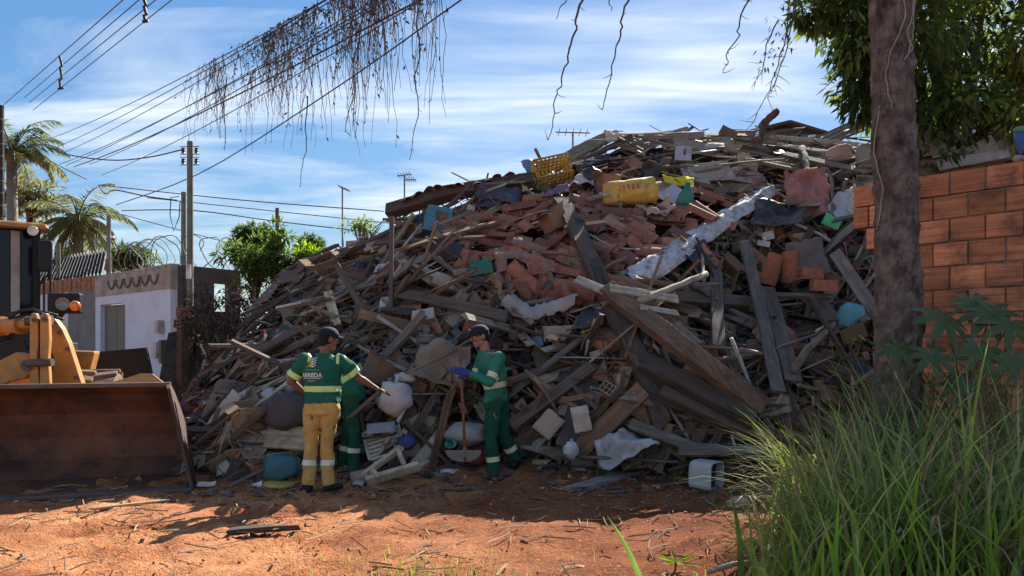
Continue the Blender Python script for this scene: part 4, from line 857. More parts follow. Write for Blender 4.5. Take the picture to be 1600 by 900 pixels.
# ---- labels by look and by the nearest landmark
MARKS = []        # (phrase, px, py)
LAB = []          # (object, kind words, category, group, px, py, extra words)
def mark(ph, px, py): MARKS.append((ph, px, py))
def shade(c):
    r_, g_, b_ = c; v = max(c); s = (v-min(c))/v
    if v < .06: return "dark"
    if b_ >= r_*1.12 and s > .2: return "bluish"
    if g_ > r_*1.1 and g_ > b_*1.1: return "greenish"
    if r_ > 1.7*g_ and v > .15: return "reddish"
    if s < .18: return "pale grey" if v > .34 else "grey"
    if v > .34: return "pale tan"
    return "brown" if v > .13 else "dark brown"
def leanw(u, is_long):
    if not is_long: return ""
    ang = math.degrees(math.atan2(u.z, u.x)); ang = (ang+90) % 180-90
    return "level" if abs(ang) < 14 else ("upright" if abs(ang) > 70 else ("rising to the right" if ang > 0 else "rising to the left"))
def finish_labels():
    seen = {}
    for (o, lw, kind, cat, grp, px, py) in LAB:
        best = sorted(MARKS, key=lambda q: (q[1]-px)**2+(q[2]-py)**2)
        ph, mx_, my_ = best[0]; dx_, dy_ = px-mx_, py-my_
        rel = ("right of" if dx_ > 0 else "left of") if abs(dx_) > abs(dy_) else ("below" if dy_ > 0 else "above")
        if abs(dx_)+abs(dy_) < 26: rel = "beside"
        l = ("%s %s %s" % (kind, lw, rel) if lw else "%s %s" % (kind, rel))+" the "+ph
        l2 = l
        if l in seen:
            d = math.hypot(dx_, dy_); k = "close" if d < 50 else "farther"
            l2 = ("%s%s lying %s %s the %s" % (kind, " "+lw if lw else "", k, rel, ph))
        if l2 in seen:
            ph2, mx2, my2 = best[1]; l2 = "%s%s between the %s and the %s" % (kind, " "+lw if lw else "", ph, ph2)
        seen[l2] = 1; o['kind'] = 'thing'; o['label'] = " ".join(l2.split()[:16]); o['category'] = cat; o['group'] = grp
# ---- debris makers (each returns verts around the origin: x long, y wide, z thick)
def plank_mb(L_, w, h, c, jag=1):
    m = MB(); n = 5; vs_ = []; skw = [rng.choice([0, 0, rng.uniform(-2.6, 2.6)])*jag for _ in (0, 1)]; bow = rng.uniform(-.02, .02)*L_; tw = rng.uniform(-.15, .15)
    for i in range(n+1):
        t = i/n; x = (t-.5)*L_; a = tw*(t-.5)
        sk = (skw[0] if i == 0 else skw[1]) if i in (0, n) else 0
        for k, (y, z) in enumerate(((-.5, -.5), (.5, -.5), (.5, .5), (-.5, .5))):
            e = rng.uniform(-.06, .06)*jag*min(L_, .8)+sk*y*w if i in (0, n) else 0
            yy = y*w*rng.uniform(.93, 1.04); z2 = z*h*rng.uniform(.9, 1.05); vs_.append((x+e, yy*math.cos(a)-z2*math.sin(a), yy*math.sin(a)+z2*math.cos(a)+bow*(1-(2*t-1)**2)))
    fs = [(0, 3, 2, 1), (4*n, 4*n+1, 4*n+2, 4*n+3)]
    for i in range(n):
        for k in range(4): k2 = (k+1) % 4; fs.append((4*i+k, 4*i+k2, 4*i+4+k2, 4*i+4+k))
    m.add(vs_, fs, c); return m
def tile_mb(c, L_=.40, w=.21):
    m = MB(); n = 6; vs_ = []; th = .013
    for (x, k) in ((-L_/2, 1.0), (L_/2, .82)):
        for r_ in (1, 0):
            for i in range(n+1):
                a = math.pi*(.06+.88*i/n); rr = (w/2*k)-(0 if r_ else th); vs_.append((x, rr*math.cos(a), rr*math.sin(a)*.72-.03))
    q = n+1; fs = []
    for i in range(n):
        fs += [(i, i+1, 2*q+i+1, 2*q+i), (q+i, 3*q+i, 3*q+i+1, q+i+1), (i, q+i, q+i+1, i+1), (2*q+i, 2*q+i+1, 3*q+i+1, 3*q+i)]
    fs += [(0, 2*q, 3*q, q), (n, q+n, 3*q+n, 2*q+n)]
    m.add(vs_, fs, c); return m
def sheet_mb(L_, w, c, amp, n=9, th=.008, seed=0, wave=0, torn=.12):
    """crumpled or wavy sheet with thickness"""
    m = MB(); vs_ = []; nn = n+1
    for s in (0, 1):
        for j in range(nn):
            for i in range(nn):
                x = (i/n-.5)*L_; y = (j/n-.5)*w; ed = 1-torn*max(0, nz(i*.8+seed, j*.8, seed*3.1)); z = amp*noise.fractal(Vector((x*2.6+seed, y*2.6, seed*1.7)), 1, 2, 3)+(wave*math.sin(y*2*math.pi/.075) if wave else 0)
                vs_.append((x*(ed if i in (0, n) else 1), y*(ed if j in (0, n) else 1), z-s*th))
    o = nn*nn; fs = []
    for j in range(n):
        for i in range(n):
            a = j*nn+i; fs += [(a, a+1, a+nn+1, a+nn), (o+a, o+a+nn, o+a+nn+1, o+a+1)]
    for i in range(n): fs += [(i, o+i, o+i+1, i+1), (n*nn+i, n*nn+i+1, o+n*nn+i+1, o+n*nn+i), (i*nn, (i+1)*nn, o+(i+1)*nn, o+i*nn), (i*nn+n, o+i*nn+n, o+(i+1)*nn+n, (i+1)*nn+n)]
    m.add(vs_, fs, c); return m
def carton_mb(a, b, h, c):
    m = MB(); t = .012
    m.box((0, 0, -h/2+t/2), a, b, t, None, c)
    for s in (-1, 1):
        m.box((s*(a/2-t/2), 0, 0.002), t, b, h-.004, None, c); m.box((0, s*(b/2-t/2), .001), a-2*t-.002, t, h-.006, None, c)
        ang = rng.uniform(.2, 2.2); M = Matrix.Rotation(s*-ang if False else s*ang, 3, 'Y'); m.box(Vector((s*(a/2), 0, h/2))+M @ Vector((s*0, 0, b*.2)), .006, b*.97, b*.4, M, tuple(v*1.1 for v in c))
    return m
def bag_mb(r, c, seed, sq=(1, .85, .75), knot=True):
    m = MB(); n = 14; q = 18; vs_ = []; fs = []
    for i in range(n+1):
        ph = math.pi*i/n; z = -math.cos(ph)
        for k in range(q):
            a = 2*math.pi*k/q; rr = math.sin(ph)**.75 if i not in (0, n) else .001
            v = Vector((rr*math.cos(a), rr*math.sin(a), z)); d = 1+.22*noise.fractal(v*1.6+Vector((seed, 0, 0)), 1, 2, 3)+.05*abs(nz(v.x*5, v.y*5, v.z*2+seed))
            vs_.append((v.x*d*r*sq[0], v.y*d*r*sq[1], v.z*d*r*sq[2]))
    for i in range(n):
        for k in range(q): k2 = (k+1) % q; fs.append((i*q+k, i*q+k2, (i+1)*q+k2, (i+1)*q+k))
    m.add(vs_, fs, c)
    if knot: m.tube([(0, 0, r*sq[2]*.9), (.02*r, 0, r*sq[2]*1.1), (.1*r, 0, r*sq[2]*1.35)], [r*.16, r*.09, r*.24], 8, c)
    return m
def brick_mb(c, a=.29, b=.19, h=.14):
    m = MB(); t = .018; xs = [-a/2, a/2]
    # shell and inner webs: an open hollow block, tunnels along x
    for s in (-1, 1): m.box((0, s*(b/2-t/2), 0), a, t, h, None, c); m.box((0, 0, s*(h/2-t/2)), a-.004, b-2*t-.002, t, None, c)
    for y in (-b/6, b/6): m.box((0, y, 0), a-.006, t*.7, h-2*t-.002, None, c)
    m.box((0, 0, 0), a-.008, b-2*t-.004, t*.7, None, tuple(v*.8 for v in c)); return m
def place(m, name, mt, px, py, ang, off, tilt, kindw, cat, grp, smooth=False, flat=1.0, is_long=True, lw=None, normal=None):
    n = normal or SN(px, py); p = S(px, py)+n*off; u = Vector((math.cos(ang), 0, math.sin(ang))); u = u-n*u.dot(n); u.normalize()
    z = (n+rv()*tilt).normalized(); u = (u+n*rng.uniform(-tilt, tilt)*.6).normalized(); M = frame(u, z)
    low = min((M @ Vector(v)).z for v in m.v); g = gz(p.x, p.y)
    if p.z+low < g-.05: p.z = g-.05-low
    o = m.build(name, mt, None, smooth); o.matrix_world = M4(p, M)
    LAB.append((o, leanw(u, is_long) if lw is None else lw, kindw, cat, grp, px, py)); return o
def jc(c, a=.25):
    k = rng.uniform(1-a, 1+a); return tuple(min(.9, v*k) for v in c)
def inpoly(px, py, poly):
    r_ = False; n = len(poly)
    for i in range(n):
        x1, y1 = poly[i]; x2, y2 = poly[(i+1) % n]
        if (y1 > py) != (y2 > py) and px < (x2-x1)*(py-y1)/(y2-y1)+x1: r_ = not r_
    return r_
TILE_A = [(705, 360), (835, 318), (880, 300), (1000, 345), (1010, 420), (960, 455), (880, 470), (800, 470), (720, 430)]
TILE_B = [(960, 345), (1060, 322), (1200, 300), (1215, 325), (1090, 370), (1010, 425), (985, 410)]
WOODS = [(.125, .09, .066), (.09, .066, .051), (.155, .12, .094), (.19, .16, .138), (.068, .054, .047), (.15, .088, .057), (.28, .23, .18)]
WARM = [(.23, .145, .09), (.31, .23, .155), (.19, .11, .068), (.12, .085, .065), (.36, .29, .21), (.25, .11, .07)]
def ang_for(px, py):
    if px > 950 and py < 330: return rng.gauss(-.12, .22) if rng.random() < .75 else rng.gauss(.5, .3)
    if px < 640: return rng.gauss(.62, .45) if rng.random() < .75 else rng.gauss(-.5, .5)
    if px > 1150: return rng.choice([rng.gauss(1.75, .3), rng.gauss(-.5, .4), rng.gauss(.5, .35)])
    return rng.choice([rng.gauss(.55, .35), rng.gauss(-.6, .35), rng.gauss(-.1, .25), rng.gauss(1.3, .3)])
STRIP = [(985, 432), (1035, 402), (1078, 372), (1130, 338), (1178, 308), (1208, 290)]
def busy(px, py):
    if any(abs(px-a)+abs(py-b) < 42 for a, b in STRIP): return True
    if 820 < px < 1100 and 250 < py < 330 and rng.random() < .75: return True
    return (505 < px < 592 and 555 < py) or (690 < px < 832 and 515 < py) or (455 < px < 545 and 640 < py) or (1130 < px < 1250 and py > 640 and rng.random() < .4)
mound()
def planks():
    n = 0
    while n < 290:
        px = rng.uniform(290, 1500); t0, t1 = prange(px); py = lerp(t1-6, t0+4, rng.random())
        if inpoly(px, py, TILE_A) or inpoly(px, py, TILE_B):
            if rng.random() < .94: continue
        if px > 1370 and py > 290: continue
        lit = py < 330 and px > 930  # upper right boards: sunlight put into paler wood colours
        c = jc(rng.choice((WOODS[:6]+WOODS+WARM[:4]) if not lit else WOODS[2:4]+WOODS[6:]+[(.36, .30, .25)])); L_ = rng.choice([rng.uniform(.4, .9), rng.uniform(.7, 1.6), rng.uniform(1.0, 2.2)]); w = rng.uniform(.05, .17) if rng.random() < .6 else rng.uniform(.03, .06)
        if 1110 < px < 1350 and 370 < py < 560 and rng.random() < .45: continue
        if px < 420 and py < 560 and rng.random() < .6: continue
        if py < t0+30: L_ = min(L_, 1.1)
        if py > t1-130: L_ = min(L_, 1.0)
        if busy(px, py): continue
        h = rng.uniform(.015, .05) if w > .07 else w*rng.uniform(.5, 1)
        sz = "short" if L_ < .8 else ("long" if L_ > 1.45 else "broken"); wd = "board" if w > .13 else ("plank" if w > .07 else "batten")
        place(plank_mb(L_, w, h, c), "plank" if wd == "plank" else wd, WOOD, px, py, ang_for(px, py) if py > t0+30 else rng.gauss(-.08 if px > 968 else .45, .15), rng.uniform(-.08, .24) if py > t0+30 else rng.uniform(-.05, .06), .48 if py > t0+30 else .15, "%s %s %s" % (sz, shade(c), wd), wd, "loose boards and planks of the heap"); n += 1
def tiles():
    n = 0; tries = 0
    while n < 290 and tries < 9000:
        tries += 1; z = rng.random()
        if z < .62: px, py = rng.uniform(700, 1010), rng.uniform(300, 470); ok = inpoly(px, py, TILE_A)
        elif z < .9: px, py = rng.uniform(960, 1215), rng.uniform(300, 425); ok = inpoly(px, py, TILE_B)
        else: px, py = rng.uniform(620, 1250), rng.uniform(330, 620); ok = True
        if not ok: continue
        c = jc(rng.choice([(.33, .13, .085), (.27, .11, .075), (.37, .16, .11), (.22, .10, .075), (.30, .17, .13)]), .25)
        ordered = inpoly(px, py, TILE_B); ang = rng.gauss(-.75, .2) if ordered else (rng.gauss(-.75+1.1*nz(px/70, py/60, 5), .22) if rng.random() < .75 else rng.uniform(-1.5, 1.5))
        k = rng.choice([1, 1, 1, 1, .6]); up = rng.random() < .75; m = tile_mb(c, .42*k)
        if not up: m.v = [(x, y, -z_) for x, y, z_ in m.v]; m.f = [f[::-1] for f in m.f]
        place(m, "roof_tile", CLAY, px, py, ang, rng.uniform(.0, .16), .16 if ordered else (.26 if z < .62 else .45), "%s %s curved roof tile" % ("whole" if k == 1 else "broken", {"reddish": "reddish", "brown": "brownish"}.get(shade(c), "dusky")) + ("" if up else " turned hollow side out"), "roof tile", "loose clay roof tiles of the heap", lw=leanw(Vector((math.cos(ang), 0, math.sin(ang))), True)); n += 1
def misc():
    for k in range(95):     # flat panels of door skin, hardboard, roofing felt
        px = rng.uniform(300, 1500); t0, t1 = prange(px); py = lerp(t1-10, t0+4, rng.random())
        if inpoly(px, py, TILE_A) or (px > 1370 and py > 290) or busy(px, py): continue
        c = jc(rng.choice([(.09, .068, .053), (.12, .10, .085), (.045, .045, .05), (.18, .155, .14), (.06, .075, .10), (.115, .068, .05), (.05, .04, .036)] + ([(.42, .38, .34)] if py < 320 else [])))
        a, b = rng.uniform(.2, .8), rng.uniform(.12, .36); place(sheet_mb(a, b, c, rng.uniform(.01, .08), 6, .012, k*1.37), "panel", WOOD, px, py, ang_for(px, py), rng.uniform(0, .15), .45, "%s %s bent panel" % ("large" if a > .6 else "small", shade(c)), "panel", "loose panels of the heap")
    for k in range(46):     # corrugated and fibre roof sheets, mostly at the top right
        px, py = (rng.uniform(960, 1530), rng.uniform(200, 300)) if k < 34 else (rng.uniform(420, 600), rng.uniform(390, 470)); t0, t1 = prange(px)
        if py < t0+2: py = t0+rng.uniform(3, 40)
        c = jc(rng.choice([(.30, .28, .26), (.36, .32, .28), (.22, .19, .17), (.20, .13, .10)] if k < 34 else [(.13, .075, .055), (.10, .065, .052), (.17, .13, .11)])); a, b = rng.uniform(.5, 1.4), rng.uniform(.2, .5)
        place(sheet_mb(a, b, c, .02, 16, .008, k*2.1, .014, .06), "roof_sheet", METAL, px, py, rng.gauss(-.1, .25), rng.uniform(.0, .12), .2, "%s %s corrugated roof sheet" % ("long" if a > 1 else "short", shade(c)), "roof sheet", "corrugated roof sheets of the heap")
    for k in range(22):     # sheets and boards seen over the brick wall
        px = rng.uniform(1425, 1545); t0, t1 = prange(px); py = t0+rng.uniform(-4, 22); c = jc(rng.choice([(.30, .29, .29), (.36, .34, .31), (.22, .20, .18), (.16, .20, .24), (.12, .09, .07)])); a = rng.uniform(.4, 1.1)
        place(sheet_mb(a, rng.uniform(.2, .4), c, .02, 14, .008, k*4.3, .014, .06), "roof_sheet", METAL, px, py, rng.gauss(-.25, .2), rng.uniform(.05, .3), .2, "%s %s corrugated roof sheet" % ("long" if a > .8 else "short", shade(c)), "roof sheet", "corrugated roof sheets of the heap")
    for k in range(60):     # cloths, tarps, carpets
        px = rng.uniform(310, 1360); t0, t1 = prange(px); py = lerp(t1-5, t0+20, rng.random()**.8)
        if inpoly(px, py, TILE_A) or busy(px, py): continue
        c = jc(rng.choice([(.045, .045, .055), (.06, .075, .12), (.20, .17, .15), (.11, .085, .075), (.30, .28, .27), (.13, .07, .07), (.04, .07, .065), (.24, .16, .12)])); a, b = rng.uniform(.25, .8), rng.uniform(.2, .5)
        place(sheet_mb(a, b, c, rng.uniform(.10, .2), 12, .006, k*3.3), "rag", CLOTH, px, py, rng.uniform(-1.2, 1.2), rng.uniform(0, .12), .4, "crumpled %s %s rag" % ("large" if a > .5 else "small", shade(c)), "rag", "crumpled rags of the heap", True, is_long=False)
    for k in range(44):     # cartons and drawers
        px = rng.uniform(300, 1350); t0, t1 = prange(px); py = lerp(t1-12, t0+15, rng.random()**1.2)
        if busy(px, py): continue
        c = jc(rng.choice([(.26, .17, .10), (.22, .145, .09), (.30, .22, .15), (.17, .12, .085)])); a = rng.uniform(.2, .45)
        place(carton_mb(a, a*rng.uniform(.5, .9), a*rng.uniform(.4, .8), c), "carton", CARD, px, py, rng.uniform(-1, 1), rng.uniform(-.05, .1), .6, "%s %s open carton" % ("big" if a > .33 else "small", shade(c)), "carton", "open cartons of the heap", is_long=False)
    for k in range(40):
        px = rng.uniform(320, 1300); t0, t1 = prange(px); py = lerp(t1-4, t0+20, rng.random()**1.6)
        if busy(px, py): continue
        c = jc(rng.choice([(.36, .16, .10), (.30, .14, .09), (.28, .24, .2)])); place(brick_mb(c), "hollow_brick", CLAY, px, py, rng.uniform(-1.5, 1.5), rng.uniform(0, .08), .6, "%s hollow brick" % shade(c), "brick", "hollow bricks of the heap")
    for k in range(34):
        px = rng.uniform(310, 1330); t0, t1 = prange(px); py = lerp(t1-4, t0+15, rng.random()**1.3)
        if busy(px, py): continue
        c = jc(rng.choice([(.5, .5, .52), (.35, .34, .35), (.05, .055, .06), (.08, .12, .22), (.30, .25, .2), (.06, .16, .15)])); r = rng.uniform(.07, .16)
        place(bag_mb(r, c, k*1.9, (1, .9, rng.uniform(.5, .8)), rng.random() < .5), "sack", PLAST, px, py, rng.uniform(-.5, .5), .02, .5, "%s %s filled sack" % ("big" if r > .14 else "small", shade(c)), "sack", "filled sacks of the heap", True, is_long=False)
    for k in range(46):
        px = rng.uniform(320, 1360); t0, t1 = prange(px); py = lerp(t1-8, t0+4, rng.random()); c = jc(rng.choice([(.35, .35, .36), (.10, .09, .085), (.20, .12, .08), (.04, .04, .042), (.45, .44, .42)])); L_ = rng.uniform(.5, 1.7); r = rng.uniform(.010, .028); m = MB(); b = rng.uniform(-.15, .15)*L_
        m.tube([(-L_/2, 0, 0), (-L_*.17, b*.5, b*.3), (L_*.17, b*.6, b*.3), (L_/2, 0, 0)], r, 8, c); place(m, "pipe", METAL, px, py, ang_for(px, py), rng.uniform(.05, .2), .35, "%s %s bent pipe" % ("long" if L_ > 1.1 else "short", shade(c)), "pipe", "bent pipes of the heap", True)
    n = 0
    while n < 190:      # thin laths, splinters and sticks
        px = rng.uniform(285, 1420); t0, t1 = prange(px); py = lerp(t1-4, t0+12, rng.random())
        if busy(px, py) or (px < 640 and rng.random() < .45) or (px > 1370 and py > 290) or ((inpoly(px, py, TILE_A) or inpoly(px, py, TILE_B)) and rng.random() < .8): continue
        c = jc(rng.choice(WOODS+[(.30, .24, .17), (.42, .33, .22), (.05, .04, .035), (.2, .19, .185)])); L_ = rng.uniform(.3, 1.3)*rng.uniform(.6, 1.2); w = rng.uniform(.014, .034)
        if rng.random() < .3:
            m = MB(); b = rng.uniform(-.2, .2)*L_; m.tube([((i/6-.5)*L_, b*(1-(2*i/6-1)**2)+rng.uniform(-.01, .01), rng.uniform(-.01, .01)) for i in range(7)], [w*.5*(1-.06*i) for i in range(7)], 5, c); kw = "bent stick"
        else: m = plank_mb(L_, w*1.6, w*.7, c); kw = "lath"
        place(m, "lath" if kw == "lath" else "stick", WOOD, px, py, ang_for(px, py), rng.uniform(.0, .26), .5, "%s %s %s" % ("short" if L_ < .6 else "long", shade(c), kw), "lath" if kw == "lath" else "stick", "loose laths and sticks of the heap"); n += 1
    n = 0
    while n < 190:      # chunky broken fragments
        px = rng.uniform(290, 1350); t0, t1 = prange(px); py = lerp(t1-2, t0+12, rng.random()**.9)
        if busy(px, py) or ((inpoly(px, py, TILE_A) or inpoly(px, py, TILE_B)) and rng.random() < .9): continue
        c = jc(rng.choice(WARM+[(.34, .31, .28), (.45, .39, .32), (.08, .07, .065)]), .35); a = rng.uniform(.12, .36)
        place(plank_mb(a, a*rng.uniform(.45, .9), rng.uniform(.03, .10), c, 2), "fragment", CLAY, px, py, rng.uniform(-1.5, 1.5), rng.uniform(.0, .16), .6, "%s %s broken fragment" % ("chunky" if a > .24 else "small", shade(c)), "fragment", "broken fragments of the heap"); n += 1
    for k in range(60):   # small white and coloured scraps
        px = rng.uniform(290, 1340); t0, t1 = prange(px); py = lerp(t1+4, t0+10, rng.random()**1.1); c = jc(rng.choice([(.65, .65, .66), (.55, .52, .48), (.10, .2, .35), (.08, .28, .25), (.4, .12, .10), (.5, .45, .35)]), .15); a = rng.uniform(.07, .2)
        place(sheet_mb(a, a*rng.uniform(.4, .9), c, .06, 6, .005, k*5.1), "plastic_scrap", PLAST, px, py, rng.uniform(-1.5, 1.5), rng.uniform(.04, .14), .6, "%s crumpled plastic scrap" % {"pale grey": "white", "grey": "grey"}.get(shade(c), shade(c)), "scrap", "plastic scraps of the heap", is_long=False)
# ------------------------------------------------------------------ named things in the heap
def beam(name, lab, pts, w, h, c, cat="beam", mt=None, rnd=False, jag=.5, short=None, group=None, pos=None):
    ps = [S(*q) if len(q) == 3 else P(q[0], q[1], q[3]) for q in pts]
    m = MB(); c0 = lerp(ps[0], ps[-1], .5); ns = 8
    fine = []
    for i in range(len(ps)-1):
        for k in range(ns): fine.append(lerp(ps[i], ps[i+1], k/ns))
    fine.append(ps[-1]); n = len(fine)
    if rnd: m.tube([p-c0+rv()*w*.10 for p in fine], [w/2*rng.uniform(.85, 1.12)*(1-.25*i/n) for i in range(n)], 9, c)
    else:
        vs_ = []
        for i, p in enumerate(fine):
            d = (fine[min(i+1, n-1)]-fine[max(i-1, 0)]).normalized(); s = d.cross(Vector((0, -.8, .6))).normalized(); q = s.cross(d)
            for (a, b) in ((-.5, -.5), (.5, -.5), (.5, .5), (-.5, .5)):
                e = rng.uniform(-.3, .3)*w*jag if i in (0, n-1) else 0
                vs_.append(p-c0+s*a*w*rng.uniform(.92, 1.05)+q*b*h*rng.uniform(.92, 1.05)+d*e)
        fs = [(0, 3, 2, 1), (4*n-4, 4*n-3, 4*n-2, 4*n-1)]
        for i in range(n-1):
            for k in range(4): k2 = (k+1) % 4; fs.append((4*i+k, 4*i+k2, 4*i+4+k2, 4*i+4+k))
        m.add(vs_, fs, c)
    Mb = frame(ps[-1]-ps[0], (0, -.8, .6)); Mi = Mb.transposed(); m.v = [tuple(Mi @ Vector(v)) for v in m.v]
    o = m.build(name, mt or WOOD, None, rnd, 0 if rnd else .006); o.matrix_world = M4(c0, Mb); tag(o, lab, cat, group)
    if short: mark(short, *(pos or (sum(q[0] for q in pts)/len(pts), sum(q[1] for q in pts)/len(pts))))
    return o
B1 = (.12, .085, .065); B2 = (.17, .10, .065); DK = (.07, .055, .047); PALE = (.42, .36, .28); GRY = (.23, .205, .18)
beam("eave_beam", "long dark eave beam sloping up to the right above the turquoise bin", [(604, 331, .35), (700, 302, .35), (835, 281, .3)], .22, .16, (.095, .055, .042), short="long dark eave beam")
beam("steel_post", "thin dark upright steel post standing at the left end of the eave beam", [(612, 338, 0, 10.7), (610, 566, 0, 10.45)], .06, .05, (.07, .06, .055), "post", METAL, short="thin upright steel post", pos=(611, 460))
beam("batten", "long pale edged batten falling right across the tile slope toward the hoe worker", [(632, 366, .25), (740, 428, .3), (832, 506, .3)], .075, .04, (.22, .17, .13), "batten", short="long pale batten", pos=(735, 430))
beam("rotten_post", "thick dark rotten post leaning through the middle of the heap", [(876, 314, .35), (912, 385, .4), (948, 462, .4), (1010, 590, .35), (1034, 672, .2)], .21, .17, (.095, .07, .058), "post", jag=2.5, short="leaning rotten post", pos=(945, 450))
beam("rotten_post", "black splintered post fragment standing beside the leaning rotten post's upper half", [(905, 345, .45), (925, 400, .5), (945, 455, .5)], .11, .1, (.035, .032, .03), "post", jag=3)
beam("beam", "brown squared beam falling to the right from the leaning rotten post", [(948, 452, .55), (1070, 545, .55), (1192, 640, .35)], .23, .13, B2, short="brown squared beam", pos=(1080, 555))
beam("beam", "dark heavy beam under the brown squared beam, upper of two", [(1000, 566, .3), (1180, 655, .3)], .22, .18, DK)
beam("beam", "dark heavy beam under the brown squared beam, lower of two with pale splits", [(1030, 610, .35), (1205, 688, .25)], .2, .16, (.11, .085, .07))
beam("board", "smooth brown board leaning against the heap behind the white crumpled sheet", [(902, 708, .3), (1004, 610, .4)], .22, .05, (.20, .115, .075), "board", short="smooth leaning brown board", pos=(955, 660))
beam("round_pole", "pale round pole rising to the right below the white fascia strip", [(1000, 470, .75), (1104, 428, .6)], .10, .1, (.42, .37, .27), "pole", rnd=True, short="pale round pole", pos=(1055, 448))
beam("beam", "dark level beam under the pale round pole", [(1040, 466, .45), (1168, 475, .45)], .17, .14, (.10, .08, .066))
for lab, a, b, w in (("short sunlit white board left of the leaning rotten post", (900, 436, .6), (948, 456, .6), .13), ("sunlit pale board running under the pale round pole", (952, 450, .7), (1060, 468, .62), .12), ("fresh yellowish board end below the pale round pole", (1000, 480, .65), (1060, 490, .6), .08)):
    beam("board", lab, [a, b], w, .03, PALE, "board")
beam("plank", "upright grey plank with flaking white paint standing in the dark hollow", [(1163, 378, .8), (1190, 490, .8), (1216, 612, .5)],   .15, .05, (.13, .11, .10), "plank", short="upright flaking white plank", pos=(1188, 490))
beam("plank", "wide upright brown plank right of the flaking white plank", [(1198, 450, .65), (1240, 598, .45)], .2, .06, (.12, .095, .08), "plank")
beam("branch", "crooked bare branch rising to the right in front of the dark hollow", [(1238, 582, .5), (1262, 545, .6), (1304, 506, .6)], .10, .1, (.19, .14, .10), "branch", rnd=True, short="crooked bare branch", pos=(1270, 545))
beam("plank", "short thick plank stub above the crooked bare branch", [(1270, 462, .7), (1305, 503, .65)], .2, .06, (.14, .105, .085), "plank")
beam("plank", "level ledge plank under the two orange hollow bricks", [(1208, 461, .85), (1302, 464, .8)], .07, .05, (.16, .12, .10), "plank")
beam("plank", "upright dark prop behind the pale round pole", [(1118, 425, .3), (1122, 545, .4)], .15, .1, (.10, .085, .075), "plank")
beam("trim_strip", "whitish curved strip bending up at the left foot of the heap", [(318, 632, .3), (333, 594, .35), (360, 556, .35), (402, 528, .3)], .09, .03, (.42, .42, .42), "strip", PLAST, short="whitish curved strip", pos=(345, 580))
beam("batten", "long pale batten rising over the left cartons toward worker's elbow", [(293, 674, .3), (380, 622, .45), (452, 588, .3), (476, 560, .2)], .07, .04, (.36, .31, .25), "batten", short="long batten over the left cartons", pos=(385, 622))
beam("board", "pale table board lying level above the left ground clutter", [(350, 676, .55), (482, 686, .55)], .30, .035, (.33, .27, .20), "board", short="pale level table board", pos=(415, 680))
beam("beam", "brown beam rising to the right beside the green clad right hand worker", [(798, 668, .3), (926, 574, .35)], .15, .12, (.13, .10, .08), short="brown beam right of the hoe worker", pos=(860, 622))
beam("plank", "wide dark plank standing askew between beam and leaning board", [(885, 700, .3), (925, 570, .3)], .26, .04, (.095, .08, .075), "plank")
beam("plank", "long grey plank lying along the right foot of the heap, upper one", [(985, 662, .3), (1085, 700, .35), (1218, 714, .3)], .13, .05, (.19, .165, .145), "plank", short="grey planks at the right foot", pos=(1130, 700))
beam("plank", "long grey plank lying along the right foot of the heap, lower one", [(1060, 706, .4), (1225, 704, .35)], .11, .05, (.155, .135, .12), "plank")
beam("stick", "thin stick lying across in front of the white crumpled sheet", [(868, 712, .35), (955, 716, .45), (1060, 722, .35)], .04, .03, (.16, .115, .085), "stick", rnd=True)
def gp(px, py, dz=0.0):
    """point on the dirt seen at the pixel"""
    Y = EYE*F/(py-HOR)
    for _ in range(6): Y = (EYE-gz((px-800)/F*Y, Y))*F/(py-HOR)
    p = P(px, py, Y); p.z += dz; return p
def gbeam(name, lab, a, b, w, h, c, cat):
    A = gp(*a, dz=h*.5); B = gp(*b, dz=h*.5); m = plank_mb((B-A).length, w, h, c); o = m.build(name, WOOD, bevel=.005); o.matrix_world = M4(lerp(A, B, .5), frame(B-A, (0, 0, 1))); tag(o, lab, cat); return o
gbeam("plank", "grey weathered plank lying flat on the dirt before the hollow brick", (897, 768), (1026, 733), .2, .05, (.28, .255, .235), "plank"); mark("flat grey plank on the dirt", 960, 750)
gbeam("plank", "charred dark plank lying alone on the sunlit dirt", (357, 836), (438, 829), .12, .05, (.06, .045, .037), "plank")
gbeam("batten", "pale batten lying on the dirt before the loader bucket", (140, 798), (262, 784), .05, .025, (.40, .27, .16), "batten")
beam("fresh_wood", "fresh yellow split board standing upright above the left worker's cap", [(512, 455, .4), (526, 508, .4)], .13, .03, (.55, .42, .24), "board", short="fresh yellow split board", pos=(518, 480))
beam("fresh_wood", "fresh yellow split lath crossing the upright yellow board", [(470, 492, .42), (562, 458, .4)], .05, .03, (.52, .40, .22), "board")
beam("stump", "twisted broken tree stump sticking up from the top of the heap", [(1182, 222, .2), (1188, 202, .2), (1200, 186, .15), (1216, 172, .1)], .17, .15, (.15, .115, .095), "stump", BARK, rnd=True, short="twisted stump on top", pos=(1195, 195))
